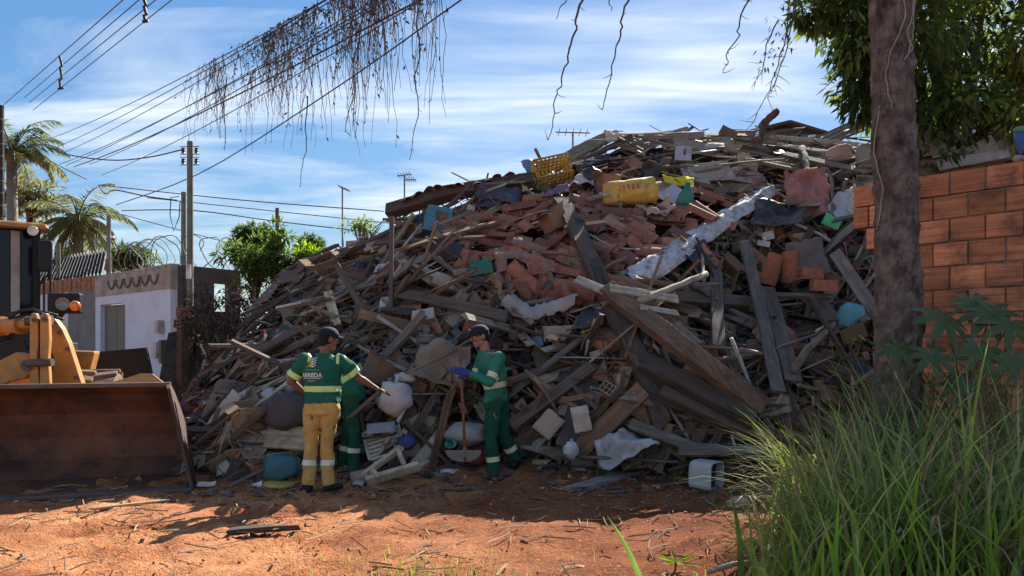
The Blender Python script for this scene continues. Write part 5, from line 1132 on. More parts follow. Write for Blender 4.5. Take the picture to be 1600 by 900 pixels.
for lab, pts, w, c in (("long pale board slanting down left on the upper heap right of the yellow cloth", [(1082, 286, .25), (1200, 248, .25)], .09, (.42, .38, .32)), ("thin bluish batten just above the long pale slanting board", [(1075, 276, .2), (1150, 246, .2)], .05, (.13, .15, .18)),
                       ("dark wide board crossing the top below the stump", [(1120, 219, .2), (1200, 240, .25)], .14, (.08, .06, .05)), ("long thin ridge board along the top left of the stump", [(985, 226, .2), (1075, 200, .15)], .08, (.30, .25, .2)),
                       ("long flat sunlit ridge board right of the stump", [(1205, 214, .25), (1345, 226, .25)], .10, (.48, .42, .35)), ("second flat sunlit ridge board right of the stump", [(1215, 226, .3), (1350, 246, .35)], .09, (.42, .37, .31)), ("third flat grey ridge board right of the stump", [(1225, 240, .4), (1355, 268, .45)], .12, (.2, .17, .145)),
                       ("forked grey branch upright beside the hanging pink cloth", [(1287, 242, .4), (1300, 285, .5), (1302, 350, .5)], .06, (.2, .17, .15))):
    beam("board" if "branch" not in lab else "branch", lab, pts, w, .03 if "branch" not in lab else w, c, "board" if "branch" not in lab else "branch", rnd="branch" in lab)
beam("board", "dark red brown board on the left shoulder of the heap", [(522, 398, .2), (642, 374, .2)], .2, .05, (.11, .06, .047), "board", short="red brown shoulder board", pos=(580, 386))
beam("verge_board", "tan verge board rising along the roof edge beside the T shaped aerial", [(862, 262, .1), (905, 236, .1), (955, 212, .1)], .26, .05, (.25, .20, .13), "board", short="tan verge board", pos=(905, 238))
beam("stick", "broken reddish stick pointing up left of the yellow crate", [(848, 256, .2), (836, 232, .1)], .05, .03, (.17, .10, .08), "stick")
# row of loose tiles riding on the eave beam
for k in range(11):
    px = 628+k*18.5+rng.uniform(-5, 5); py = float(np.interp(px, [604, 700, 835], [331, 302, 281]))-9; c = jc((.2, .10, .08)); o = tile_mb(c, .38, .2).build("roof_tile", CLAY); p = S(px, py, .3); o.matrix_world = M4(p, frame(Vector((.25+rng.uniform(-.5, .4), -.8, .15+rng.uniform(-.4, .3))), Vector((rng.uniform(-.5, .4), rng.uniform(-.2, .5), 1)))); LAB.append((o, "", "roof tile perched on the eave beam", "roof tile", "roof tiles riding on the eave beam", px, py))

def sheet_at(name, lab, px, py, a, b, c, amp, ang=0, off=.2, seed=1.0, mt=None, nrm=None, cat="sheet", short=None, n=16, torn=.15, th=.006):
    m = sheet_mb(a, b, c, amp, n, th, seed, 0, torn); o = m.build(name, mt or CLOTH, None, True); nn = Vector(nrm).normalized() if nrm else SN(px, py); u = Vector((math.cos(ang), 0, math.sin(ang))); u = (u-nn*u.dot(nn)).normalized()
    p = S(px, py, off); o.matrix_world = M4(p, frame(u, nn)); tag(o, lab, cat)
    if short: mark(short, px, py)
    return o
def ribbon(name, lab, pts, w, c, off, amp, cat, short, mt=None, seed=2.0):
    ps = [S(px, py, off) for px, py in pts]; fine = []
    for i in range(len(ps)-1):
        for k in range(8): fine.append(lerp(ps[i], ps[i+1], k/8))
    fine.append(ps[-1]); n = len(fine); q = 7; c0 = fine[n//2].copy(); m = MB(); vs_ = []
    for s in (0, 1):
        for i, p in enumerate(fine):
            d = (fine[min(i+1, n-1)]-fine[max(i-1, 0)]).normalized(); nn = Vector((-.1, -.75, .65)); e = d.cross(nn).normalized()
            for j in range(q):
                t = j/(q-1)-.5; ww = w[0]+(w[1]-w[0])*i/n; e2 = 1+.12*nz(i*.5, j*2, seed) if j in (0, q-1) else 1
                vs_.append(p-c0+e*t*ww*e2+nn*(amp*noise.fractal(Vector((i*.33, j*.8, seed)), 1, 2, 3)-.07*abs(t)*2-s*.008))
    o_ = n*q; fs = []
    for i in range(n-1):
        for j in range(q-1): a = i*q+j; fs += [(a, a+1, a+q+1, a+q), (o_+a, o_+a+q, o_+a+q+1, o_+a+1)]
    for i in range(n-1): fs += [(i*q, i*q+q, o_+i*q+q, o_+i*q), (i*q+q-1, o_+i*q+q-1, o_+i*q+2*q-1, i*q+2*q-1)]
    m.add(vs_, fs, c); o = m.build(name, mt or PLAST, None, True); o.location = c0; tag(o, lab, cat); mark(short, *pts[len(pts)//2]); return o
FASC = mat("flaking_white", (.50, .51, .54), rough=.7, var=.15, scale=3, bump=.25, dirt=(.13, .09, .075), dirt_amt=.95, dscale=7)
ribbon("fascia_strip", "long torn white strip with flaking paint draped down the tile slope", [(985, 432), (1035, 402), (1078, 372), (1130, 338), (1178, 308), (1208, 290)], (.42, .26), (.40, .40, .41), .35, .045, "strip", "white flaking strip", FASC)
ribbon("torn_sheet", "torn whitish sheet hanging below the tile slope left of the rotten post", [(790, 462), (825, 485), (862, 475), (900, 462)], (.24, .2), (.36, .35, .35), .4, .08, "sheet", "torn whitish sheet", CLOTH, 5.0)
sheet_at("black_sheet", "black ribbed plastic sheet hanging under the white strip's top end", 1216, 335, .75, .6, (.018, .022, .035), .10, -.5, .35, 3.3, PLAST, short="black plastic sheet")
sheet_at("pink_cloth", "faded pink cloth hanging down from a stake on the upper right", 1262, 300, .62, .78, (.40, .20, .18), .34, 0, .55, 4.7, CLOTH, (-.15, -.95, .25), "cloth", "hanging pink cloth", 22, .14)
beam("stake", "dark knobbed stake above the hanging pink cloth", [(1253, 232, .5), (1258, 255, .5), (1262, 272, .5)], .13, .12, (.10, .08, .07), "stake", rnd=True)
sheet_at("grey_cloth", "pale grey cloth heap right of the hanging pink cloth", 1325, 320, .55, .5, (.42, .43, .47), .2, .3, .3, 5.9, CLOTH, None, "cloth", "pale grey cloth")
sheet_at("tan_tarp", "stiff tan tarp draped over rubble left of the hoe handle", 688, 566, .66, .5, (.25, .205, .165), .22, -.2, .3, 6.1, CLOTH, (-.1, -.85, .5), "tarp", "stiff tan tarp")
sheet_at("blue_bag", "bright blue plastic bag spread above the stiff tan tarp", 684, 538, .32, .22, (.05, .14, .42), .08, .1, .36, 7.2, PLAST, None, "bag", "bright blue bag")
sheet_at("white_sheet", "white crumpled plastic sheet at the foot of the leaning brown board", 978, 697, .62, .36, (.40, .41, .43), .34, .25, .45, 8.4, PLAST, (0, -.75, .66), "sheet", "white crumpled sheet", 18, .14)
sheet_at("peak_cloth", "sunlit tan cloth draped over the peak of the heap", 972, 212, .6, .45, (.50, .42, .32), .16, .2, .15, 9.1, CLOTH, (0, -.5, .86), "cloth", "tan cloth on the peak", 14, .14)
sheet_at("dark_tarp", "dark blue tarp under the verge board left of the peak", 925, 252, .7, .5, (.045, .055, .085), .12, .5, .15, 9.9, CLOTH, None, "tarp", "dark blue tarp")
sheet_at("blue_tarp", "bluish tarp corner tucked above the yellow crate", 840, 262, .5, .3, (.10, .20, .34), .1, .4, .12, 10.9, PLAST, None, "tarp")
sheet_at("brown_sheet", "large dark brown metal sheet on the heap's left shoulder", 432, 452, .95, .55, (.12, .07, .055), .06, .35, .2, 11.3, METAL, None, "sheet", "large brown metal sheet")
sheet_at("curled_sheet", "long curled grey sheet sagging at the left below the brown metal sheet", 408, 482, 1.2, .26, (.30, .31, .33), .10, .62, .3, 12.3, CLOTH, None, "sheet", "long curled grey sheet")
sheet_at("hardboard", "pale cracked panel standing right of the hoe worker's leg", 857, 662, .3, .26, (.40, .32, .24), .02, .9, .45, 13.1, CARD, (-.2, -.9, .3), "panel", "pale cracked panel", 6, .1)
sheet_at("paper_scrap", "torn cream paper scrap between brown beam and leaning board", 908, 655, .2, .3, (.50, .44, .36), .1, .2, .4, 14.1, CARD, (0, -.95, .2), "paper", "torn cream paper")
sheet_at("lilac_cloth", "grey lilac cloth wedged under the bright yellow cloth", 1052, 302, .38, .5, (.42, .42, .52), .12, .8, .4, 15.1, CLOTH, None, "cloth", "grey lilac cloth", 14, .14)
sheet_at("yellow_cloth", "bright yellow cloth draped over a batten on the upper heap", 1058, 279, .42, .22, (.72, .56, .04), .12, .1, .5, 16.1, CLOTH, None, "cloth", "bright yellow cloth", 14, .14)
sheet_at("yellow_cloth", "narrow yellow strip folded down right of the bright yellow cloth", 1078, 284, .12, .3, (.66, .52, .05), .05, -.3, .5, 17.1, CLOTH, None, "cloth")
sheet_at("beige_bag", "crumpled beige bag under the yellow printed sack's right end", 1028, 322, .42, .42, (.44, .33, .26), .2, .2, .45, 18.1, CLOTH, None, "bag", "crumpled beige bag", 16, .14)
sheet_at("white_cloth", "greyish white cloth bundle between yellow crate and yellow sack", 903, 290, .5, .4, (.42, .42, .46), .2, .2, .3, 19.1, CLOTH, None, "cloth", "greyish white cloth", 14, .14)
sheet_at("tan_bundle", "small tan bundle below the yellow crate", 833, 300, .32, .28, (.33, .24, .18), .2, .2, .3, 20.1, CLOTH, None, "cloth", None, 12, .14)
sheet_at("purple_cloth", "dusky purple cloth below the yellow crate's right end", 868, 304, .45, .22, (.17, .12, .18), .16, .2, .3, 21.1, CLOTH, None, "cloth", None, 12, .14)
sheet_at("green_net", "small piece of dark green netting on the tile slope's left edge", 752, 418, .3, .22, (.04, .17, .13), .1, .2, .3, 22.1, CLOTH, None, "netting", "green netting")
sheet_at("green_wrapper", "shiny bright green plastic wrapper right of the pink cloth", 1299, 346, .17, .3, (.10, .55, .22), .09, .9, .6, 23.1, PLAST, None, "wrapper", "bright green wrapper", 10, .14)
sheet_at("fabric_slab", "grey brown quilt slab hanging in the right hand hollow", 1262, 405, .5, .55, (.15, .13, .12), .07, .2, .8, 24.1, CLOTH, (-.1, -.98, .1), "quilt", "grey brown quilt", 14, .2)
sheet_at("hatch_panel", "grey panel lying flat between white louvre and big white sack", 595, 668, .32, .2, (.26, .26, .29), .01, .3, .5, 25.1, CARD, (0, -.5, .86), "panel", None, 5, .1)
# bags and pots
def bag_at(name, lab, px, py, r, c, seed, sq=(1, .9, .85), off=.3, knot=True, short=None, cat="sack", mt=None):
    o = bag_mb(r, c, seed, sq, knot).build(name, mt or PLAST, None, True); p = S(px, py, off); o.matrix_world = M4(p, Matrix.Rotation(rng.uniform(-.3, .3), 3, 'Y')); tag(o, lab, cat)
    if short: mark(short, px, py)
    return o
WSACK = mat("woven_sack", rough=.6, attr=True, var=.08, scale=4, bump=.25, bscale=14, dirt=(.30, .27, .25), dirt_amt=.35, spec=.4)
bag_at("white_sack", "big rounded white woven sack beside the left worker's pointing hand", 617, 622, .215, (.50, .48, .49), 2.2, (.95, .85, .92), .3, True, "big white sack", "sack", WSACK)
bag_at("white_bundle", "small whitish bag on top of the big white sack", 634, 590, .10, (.42, .42, .44), 6.3, (1.2, .9, .6), .42, False, None, "bag", WSACK)
bag_at("grey_sack", "slumped grey sack lying behind the hoe handle", 728, 678, .21, (.33, .32, .33), 4.4, (1.15, .8, .62), .15, False, "slumped grey sack", "sack", WSACK)
bag_at("clear_bag", "small white knotted bag on the ground right of the hoe worker", 892, 703, .085, (.52, .56, .62), 7.7, (1, .9, 1.05), .45, True, "small white knotted bag", "bag")
bag_at("teal_bundle", "teal bundle lying beside the open carton at the left ground", 438, 732, .19, (.05, .16, .19), 8.8, (1.1, .8, .8), .25, False, "teal bundle", "bundle", CLOTH)
bag_at("blue_bag", "dark blue bag on the ground behind the plastic chair back", 634, 692, .11, (.03, .06, .18), 9.7, (1, .8, .8), .3, False, "dark blue bag", "bag", CLOTH)
bag_at("dark_jacket", "dark grey jacket bundle left of the left worker's hip", 448, 645, .25, (.07, .07, .08), 10.2, (1, .7, .9), .35, False, "dark jacket bundle", "clothing", CLOTH)
bag_at("cement_bag", "pale blue topped bag behind the left worker's elbow", 432, 618, .14, (.33, .36, .42), 11.2, (1.2, .7, .6), .3, False, None, "bag", WSACK)
bag_at("pink_pillow", "pale pink pillow on the ridge boards right of the stump", 1314, 241, .19, (.46, .34, .32), 12.7, (1.2, .8, .75), .45, False, "pale pink pillow", "pillow", CLOTH)
bag_at("black_bag", "black rubbish bag between yellow crate and yellow sack", 925, 282, .2, (.02, .022, .028), 13.7, (.9, .8, 1), .2, False, None, "bag")
# sack, printed
def pillow_mb(a, b, h, c, seed):
    m = MB(); n = 18; vs_ = []
    for s in (1, -1):
        for j in range(n+1):
            for i in range(n+1):
                x, z = 2*i/n-1, 2*j/n-1; k = max(0, (1-abs(x)**3.2)*(1-abs(z)**2.6))**.6; vs_.append((x*a*(1-.10*abs(nz(z*3, seed))-.10*z*z), -s*h*(k+.22*k*noise.fractal(Vector((x*2.5, z*2, seed+s)), 1, 2, 3)), z*b*(1-.10*abs(nz(x*2.5, seed+4)))))
    q = (n+1)*(n+1); fs = []
    for j in range(n):
        for i in range(n): w = j*(n+1)+i; fs += [(w, w+1, w+n+2, w+n+1), (q+w, q+w+n+1, q+w+n+2, q+w+1)]
    m.add(vs_, fs, c); return m
o = pillow_mb(.42, .19, .13, (.62, .40, .07), 3.9); base_n = len(o.f)
yo = o.build("yellow_sack", PLAST, None, True); p = S(985, 300, .5); yo.matrix_world = M4(p, Matrix.Rotation(-.12, 3, 'Y')); tag(yo, "yellow plastic sack with faded red print lying on the tile slope", "sack"); mark("yellow printed sack", 985, 298)
bv = BVHTree.FromPolygons([v.co for v in yo.data.vertices], [tuple(q.vertices) for q in yo.data.polygons])
def on_bv(bv, v, d=Vector((0, 1, 0)), start=2.0, off=.003):
    h = bv.ray_cast(Vector(v)-d*start, d); return (h[0]-d*off) if h[0] else Vector(v)
for (x, z, w, h, c) in ((-.17, .05, .04, .09, (.45, .10, .06)), (-.11, .05, .035, .09, (.45, .10, .06)), (-.04, .055, .035, .085, (.42, .13, .06)), (.03, .05, .04, .085, (.44, .12, .06)), (.10, .05, .035, .08, (.45, .14, .07)), (-.25, -.05, .12, .06, (.20, .06, .05))):
    m = MB(); m.add([on_bv(bv, (x+a*w, 0, z+b*h)) for a, b in ((-.5, -.5), (.5, -.5), (.5, .5), (-.5, .5))], [(0, 1, 2, 3)], c); m.build("print", PLAST, yo)
# yellow crate with lattice sides
def crate():
    p = S(863, 268, .35); root = thing("yellow_crate", "yellow lattice plastic crate lying on its side at the roof edge", "crate", p); root.rotation_euler = (R(62), R(-14), R(10)); mark("yellow crate", 863, 266)
    c = (.50, .33, .04); a, b, h = .56, .36, .30; m = MB(); t = .016
    for s in (-1, 1):
        for k in range(5): m.box((0, s*b/2, -h/2+h*k/4), a, t, .03, None, c); 
        for k in range(4): m.box((s*a/2, 0, -h/2+h*k/4+.01), t, b, .03, None, c)
        for k in range(9): m.box((-a/2+a*k/8, s*(b/2+.002), 0), .022, t*1.3, h, None, c)
        for k in range(5): m.box((s*(a/2+.002), -b/2+b*k/4, 0), t*1.3, .022, h, None, c)
    m.build("side", PLAST, root)
    m = MB()
    for k in range(8): m.box((-a/2+a*(k+.5)/8, 0, -h/2-.012), .04, b, .012, None, c)
    m.build("base", PLAST, root)
crate()
def bin_():
    p = S(684, 346, .35); root = thing("turquoise_bin", "turquoise square plastic bin with dark label under the eave beam", "bin", p); root.rotation_euler = (R(-10), R(8), R(14)); mark("turquoise bin", 684, 346)
    c = (.035, .22, .32); m = MB(); a = .22
    vs_ = []
    for (w, z) in ((a*.82, .2), (a, -.2)):
        for (x, y) in ((-1, -1), (1, -1), (1, 1), (-1, 1)): vs_.append((x*w, y*w*.7, z))
    m.add(vs_, [(0, 1, 5, 4), (1, 2, 6, 5), (2, 3, 7, 6), (3, 0, 4, 7), (0, 3, 2, 1), (4, 5, 6, 7)], c); m.build("body", PLAST, root, bevel=.02)
    m = MB(); m.box((0, 0, -.2), a*2.1, a*1.5, .03, None, c); m.build("rim", PLAST, root, bevel=.008)
    m = MB(); m.box((.03, -a*.665, .03), .17, .012, .16, Matrix.Rotation(.09, 3, 'X'), (.10, .05, .05)); m.box((.03, -a*.672, .07), .11, .012, .03, Matrix.Rotation(.09, 3, 'X'), (.35, .3, .3)); m.build("sticker", PLAST, root)
bin_()
def pot():
    p = gp(1103, 764, .155); root = thing("metal_box", "grey rounded metal box with dark open side standing on the dirt", "box", p); root.rotation_euler = (0, R(2), R(-42)); root.scale = (.8, .8, .8); mark("grey rounded metal box", 1103, 748)
    m = MB(); n = 24; a, h, d = .185, .195, .34; vs_ = []; 
    def rr(s, x):
        out = []
        for k in range(n):
            t = 2*math.pi*(k+.5)/n; cx_, cz_ = math.cos(t), math.sin(t); e = .38; out.append((x, math.copysign(abs(cx_)**e, cx_)*a*s, math.copysign(abs(cz_)**e, cz_)*h*s))
        return out
    ring = [rr(.9, -d/2), rr(1, -d/2+.03), rr(1, d/2), rr(.93, d/2), rr(.93, -d/2+.05)]
    for r_ in ring: vs_ += r_
    fs = [(i*n+k, i*n+(k+1) % n, (i+1)*n+(k+1) % n, (i+1)*n+k) for i in range(4) for k in range(n)]+[tuple(range(n))[::-1]]+[tuple(4*n+k for k in range(n))]
    m.add(vs_, fs, (.50, .50, .52)); m.v = [(-x if False else x, y, z) for x, y, z in m.v]; o = m.build("shell", METAL_L, root, smooth=False)
    m = MB(); m.box((d*.15, 0, 0), .02, a*1.7, h*1.7, None, (.01, .01, .012)); m.build("opening_shade", BLK, root)  # black sheet set in the opening, painting its inner shade
METAL_L = mat("light_metal", rough=.5, attr=True, var=.1, scale=4, bump=.05, dirt=(.25, .2, .17), dirt_amt=.4, spec=.5)
pot()
def chair():
    root = thing("plastic_chair", "broken beige plastic chair back lying on the ground behind the left worker", "chair", gp(590, 757)); mark("broken beige plastic chair", 602, 727); o0 = root.location.copy(); c = (.47, .41, .31)
    def q(px, py, Y): return P(px, py, Y)-o0
    m = MB()
    def bar(a, b, w, h):
        d = b-a; m.box(lerp(a, b, .5), d.length, w, h, frame(d, (0, -.6, .8)), c)
    bar(q(566, 744, 8.75), q(626, 700, 8.95), .05, .085); bar(q(620, 700, 8.93), q(632, 728, 8.8), .05, .08); bar(q(572, 752, 8.7), q(655, 728, 8.78), .06, .12); bar(q(580, 735, 8.72), q(590, 748, 8.70), .055, .12)
    m.build("backrest", PLAST, root, bevel=.015)
    m = MB(); m.box(q(562, 745, 8.78), .2, .16, .10, frame((1, .2, .2), (0, -.3, 1)), (.33, .25, .19)); m.build("seat", PLAST, root, bevel=.02)
    m = MB(); m.tube([q(627, 701, 8.93), q(618, 697, 9.25), q(612, 700, 9.55)], [.03, .026, .02], 8, c); m.build("leg", PLAST, root); m = MB(); m.tube([q(653, 730, 8.8), q(668, 722, 9.1)], [.03, .022], 8, c); m.build("leg", PLAST, root)
chair()
# hollow bricks and cartons that read on their own
def brick_at(lab, px, py, eul, off=.35, c=(.36, .25, .16), ground=False, short=None):
    o = brick_mb(c).build("hollow_brick", CLAY); o.location = gp(px, py, .09) if ground else S(px, py, off); o.rotation_euler = eul; tag(o, lab, "brick")
    if short: mark(short, px, py)
brick_at("tan hollow brick on the dirt behind the flat grey plank", 966, 739, (R(90), 0, R(80)), ground=True, short="tan hollow brick")
brick_at("dusty hollow brick standing open side out above the leaning brown board", 956, 615, (R(30), R(30), R(60)), .4, (.26, .2, .16))
brick_at("orange hollow brick on the ledge plank, left one", 1265, 428, (0, 0, R(8)), .95, (.38, .15, .09), short="orange bricks on the ledge")
brick_at("orange hollow brick on the ledge plank, right and lower one", 1287, 446, (R(4), R(3), R(-5)), .98, (.42, .17, .10))
for lab, px, py, ang in (("red orange roof tile hanging left of the ledge bricks, left one", 1206, 420, 1.3), ("red orange roof tile hanging left of the ledge bricks, right one", 1236, 416, 1.7)):
    o = tile_mb((.42, .15, .08), .42, .26).build("roof_tile", CLAY); o.matrix_world = M4(S(px, py, .9), frame((math.cos(ang), -.2, math.sin(ang)), (0, -1, .1))); tag(o, lab, "roof tile")
def carton_at(lab, px, py, a, b, h, c, eul, off, short=None, name="carton", ground=False):
    o = carton_mb(a, b, h, c).build(name, CARD); o.location = S(px, py, off) if not ground else gp(px, py, h/2); o.rotation_euler = eul; tag(o, lab, "carton")
    if short: mark(short, px, py)
carton_at("big tan carton with dark side under the long left batten", 398, 648, .44, .34, .28, (.30, .20, .125), (R(10), R(-4), R(35)), .35, "big tan carton")
carton_at("crushed pinkish carton on the ground left of the teal bundle", 392, 742, .26, .26, .30, (.33, .20, .15), (R(4), R(6), R(20)), .2, "crushed pinkish carton", ground=True)
carton_at("square brown carton at the foot of the steel post", 597, 578, .34, .3, .3, (.21, .13, .085), (R(20), R(15), R(40)), .3, "brown carton under the post")
carton_at("brown box with sunlit top standing on the tile slope", 866, 346, .30, .26, .26, (.25, .14, .09), (R(-15), R(-22), R(35)), .35, "brown box on the tiles")
carton_at("small open carton at the far left foot beside the loader bucket", 300, 685, .26, .2, .2, (.30, .20, .13), (0, R(10), R(15)), .2, None)
carton_at("red brown carton left of the dark pot on the upper heap", 950, 290, .3, .26, .26, (.24, .13, .09), (R(-10), R(5), R(20)), .3)
def lathe_thing(name, lab, cat, p, prof, c, eul, mt, short=None, n=20):
    m = MB(); m.lathe(prof, Matrix.Identity(4), n, c); o = m.build(name, mt, None, True); o.location = p; o.rotation_euler = eul; tag(o, lab, cat)
    if short: mark(*short)
    return o
lathe_thing("drum", "brown cylindrical drum lying on its side among the left clutter", "drum", S(362, 612, .3), [(.001, -.18), (.045, -.18), (.05, -.16), (.15, -.18), (.155, -.1), (.15, .18), (.001, .18)], (.17, .11, .085), (R(80), 0, R(-35)), METAL, ("brown drum", 362, 612))
lathe_thing("ball", "small dark blue ball with white stripes on the left clutter", "ball", S(380, 608, .5), [(.09*math.sin(math.pi*i/10)+.0005, -.09*math.cos(math.pi*i/10)) for i in range(11)], (.03, .05, .13), (.4, .3, 0), PLAST, ("dark blue ball", 380, 608))
lathe_thing("jar", "small pale green jar left of the dark blue ball", "jar", S(358, 628, .5), [(.001, -.07), (.045, -.07), (.05, 0), (.045, .06), (.03, .08), (.001, .08)], (.30, .38, .33), (.5, .5, 0), PLAST)
lathe_thing("barrel", "dull greenish grey barrel at the right end of the ridge boards", "barrel", S(1354, 242, .5), [(.001, -.17), (.13, -.17), (.16, -.08), (.16, .08), (.13, .16), (.001, .17)], (.26, .28, .25), (.2, .1, 0), PLAST, ("greenish grey barrel", 1354, 242))
lathe_thing("tank", "turquoise plastic tank lying in the shadow beside the tree trunk", "tank", S(1328, 500, .35), [(.001, -.2), (.12, -.2), (.16, -.1), (.16, .12), (.1, .2), (.001, .2)], (.08, .30, .36), (.3, .2, 0), PLAST, ("turquoise tank", 1328, 500))
lathe_thing("plastic_disc", "flat yellow lid on the ground left of yellow trousers", "lid", gp(436, 762, .02), [(.001, 0), (.16, 0), (.17, .02), (.16, .035), (.001, .03)], (.50, .33, .06), (.05, .06, 0), PLAST, ("flat yellow lid", 436, 758))
lathe_thing("red_basin", "cracked dusty red plastic basin behind the hoe blade", "basin", S(742, 708, .18), [(.001, -.05), (.15, -.05), (.20, .05), (.21, .05), (.155, -.06)], (.20, .05, .045), (R(20), R(8), 0), PLAST, ("dusty red basin", 748, 704))
lathe_thing("green_bottle", "dark green bulbous bottle below the bright yellow cloth", "bottle", S(1072, 305, .5), [(.001, -.17), (.11, -.17), (.13, -.1), (.11, .0), (.05, .10), (.04, .18), (.001, .18)], (.015, .19, .15), (.1, .15, 0), PLAST, ("dark green bottle", 1072, 305))
lathe_thing("teal_cup", "small teal cup lying before the slumped grey sack", "cup", S(703, 694, .3), [(.001, -.05), (.05, -.05), (.06, .05), (.055, .05), (.045, -.04)], (.06, .33, .28), (1.2, .3, .3), PLAST)
lathe_thing("white_mug", "white enamel mug hanging near the steel post", "mug", S(602, 478, .4), [(.001, -.09), (.075, -.09), (.085, .09), (.078, .09), (.07, -.08)], (.55, .54, .56), (R(35), R(20), 0), PLAST, ("white enamel mug", 602, 478))
lathe_thing("plastic_jug", "clear dusty plastic bottle on the dirt left of the tan brick", "bottle", gp(905, 744, .05), [(.001, -.13), (.05, -.13), (.052, .05), (.02, .11), (.02, .14), (.001, .14)], (.30, .30, .29), (R(90), 0, R(75)), PLAST)
root = thing("saucepan", "black round saucepan with long handle above the yellow printed sack", "saucepan", S(1016, 268, .45)); mark("black saucepan", 1016, 268); root.rotation_euler = (R(70), R(10), 0)
m = MB(); m.lathe([(.001, -.07), (.13, -.07), (.15, .07), (.155, .075), (.145, .075), (.125, -.06), (.001, -.06)], Matrix.Identity(4), 22, (.03, .032, .04)); m.build("bowl", METAL_L, root, smooth=True)
m = MB(); m.tube([(.15, 0, .05), (.3, -.03, .06), (.62, -.05, .08)], .014, 8, (.35, .28, .2)); m.build("handle", WOOD, root)
o = MB(); o.box((0, 0, 0), .26, .2, .24, None, (.38, .42, .52)); o.box((.02, -.101, .02), .04, .006, .1, None, (.05, .05, .08)); o = o.build("small_box", PLAST, bevel=.01); o.location = S(1067, 243, .4); o.rotation_euler = (R(-8), R(4), R(-8)); tag(o, "small bluish white box near the top of the heap", "box"); mark("bluish white box", 1067, 243)
# louvre, pink handle, ground scraps
def louvre():
    p = S(600, 690, .1); root = thing("louvre", "white slatted louvre panel lying behind the green trousers", "louvre", p, rot=(R(55), R(-15), R(10))); mark("white louvre", 588, 692); c = (.52, .49, .43); m = MB()
    for s in (-1, 1): m.box((s*.21, 0, 0), .03, .36, .03, None, c); m.box((0, s*.18, 0), .39, .03, .03, None, c)
    m.build("frame", PLAST, root); m = MB()
    for k in range(6): m.box((0, -.13+k*.052, 0), .385, .036, .008, Matrix.Rotation(.5, 3, 'X'), c)
    m.build("slat", PLAST, root)
louvre()
m = MB(); m.tube([(-.09, 0, .08), (-.085, 0, -.04), (.085, 0, -.04), (.09, 0, .08)], .03, 8, (.60, .12, .13)); o = m.build("plastic_hoop", PLAST); o.location = S(425, 523, .35); tag(o, "pinkish red U shaped plastic handle on the left slope", "handle"); mark("pinkish red handle", 425, 523)
for i, (lab, px, py, a, b, c) in enumerate((("white crumpled plastic lying on the dirt below the hoe", 698, 747, .24, .15, (.62, .64, .68)), ("white torn plastic between red basin and green trousers", 754, 706, .1, .16, (.60, .62, .66)), ("small translucent cup scrap on the dirt by the left worker's boots", 561, 762, .12, .12, (.36, .35, .35)), ("white flat scrap on the sunlit dirt beside the bucket corner", 322, 764, .2, .07, (.6, .52, .45)), ("tiny white scrap on the dirt left of the yellow lid", 402, 764, .1, .06, (.6, .6, .62)), ("white scrap on the clutter above the bucket corner", 290, 662, .2, .14, (.55, .5, .42)))):
    o = sheet_mb(a, b, c, .07, 8, .005, i*7.7+2, 0, .1).build("plastic_scrap", PLAST, None, True); o.location = gp(px, py, .06); o.rotation_euler = (R(35), rng.uniform(-.2, .2), rng.uniform(-.3, .3)); tag(o, lab, "scrap")
def stone(lab, px, py, s, c, name="stone", cat="stone"):
    m = bag_mb(s, c, px*.13, (1.3, 1, .6), False); m.v = [(round(a/s*2.2)/2.2*s*.4+a*.6, b, c_) for a, b, c_ in m.v]; o = m.build(name, CONC if False else CLAY); o.location = gp(px, py, s*.25); o.rotation_euler = (0, 0, px); tag(o, lab, cat)
stone("pale broken block on the sunlit dirt below the metal box", 1154, 791, .10, (.45, .34, .26), "broken_block", "block")
stone("reddish stone half hidden at the foot of the tall grass", 1180, 852, .07, (.35, .14, .08))
stone("pale rounded stone at the bottom edge under the tall grass", 1206, 893, .075, (.40, .30, .24))
stone("brownish stone standing by the pale rounded one", 1228, 872, .06, (.28, .23, .18))
stone("small stone at the bottom centre of the dirt", 905, 890, .035, (.45, .26, .17))
stone("dark pebble on the left sunlit dirt", 34, 874, .025, (.10, .06, .045))
m = MB(); m.tube([(-.06, 0, 0), (0, 0, .06), (.05, 0, .03)], .008, 6, (.6, .48, .36)); m.tube([(.02, .02, 0), (.09, .02, .065), (.14, .02, .07)], .008, 6, (.6, .48, .36)); o = m.build("dry_root", mat("dry_root", rough=.9, attr=True, bump=0)); o.location = gp(1025, 848, .03); tag(o, "forked pale dry root on the shaded dirt bank", "root")
m = MB(); a = gp(1190, 884, .03); b = gp(1105, 899, .02); m.tube([(0, 0, 0), (b-a)*.5+Vector((0, 0, .02)), b-a], .018, 7, (.33, .27, .21)); o = m.build("branch", mat("dry_root"), None, True); o.location = a; tag(o, "thick dry branch lying at the bottom edge by the tall grass", "branch")
# leafy weed at the bottom
root = thing("weed", "small leafy weed with bright sunlit leaves at the bottom centre right", "plant", gp(1055, 892)); m = MB()
for k in range(9): leaf(m, Vector((0, 0, .06)), Vector((math.cos(k*.8), math.sin(k*.8)*.6, rng.uniform(-.1, .6))), Vector((0, 0, 1)), rng.uniform(.08, .19), .035, (.14, .24, .03))
m.build("foliage", GRASS, root); m = MB(); m.tube([(0, 0, -.02), (.005, 0, .07)], .008, 6); m.build("stem", DRY, root)
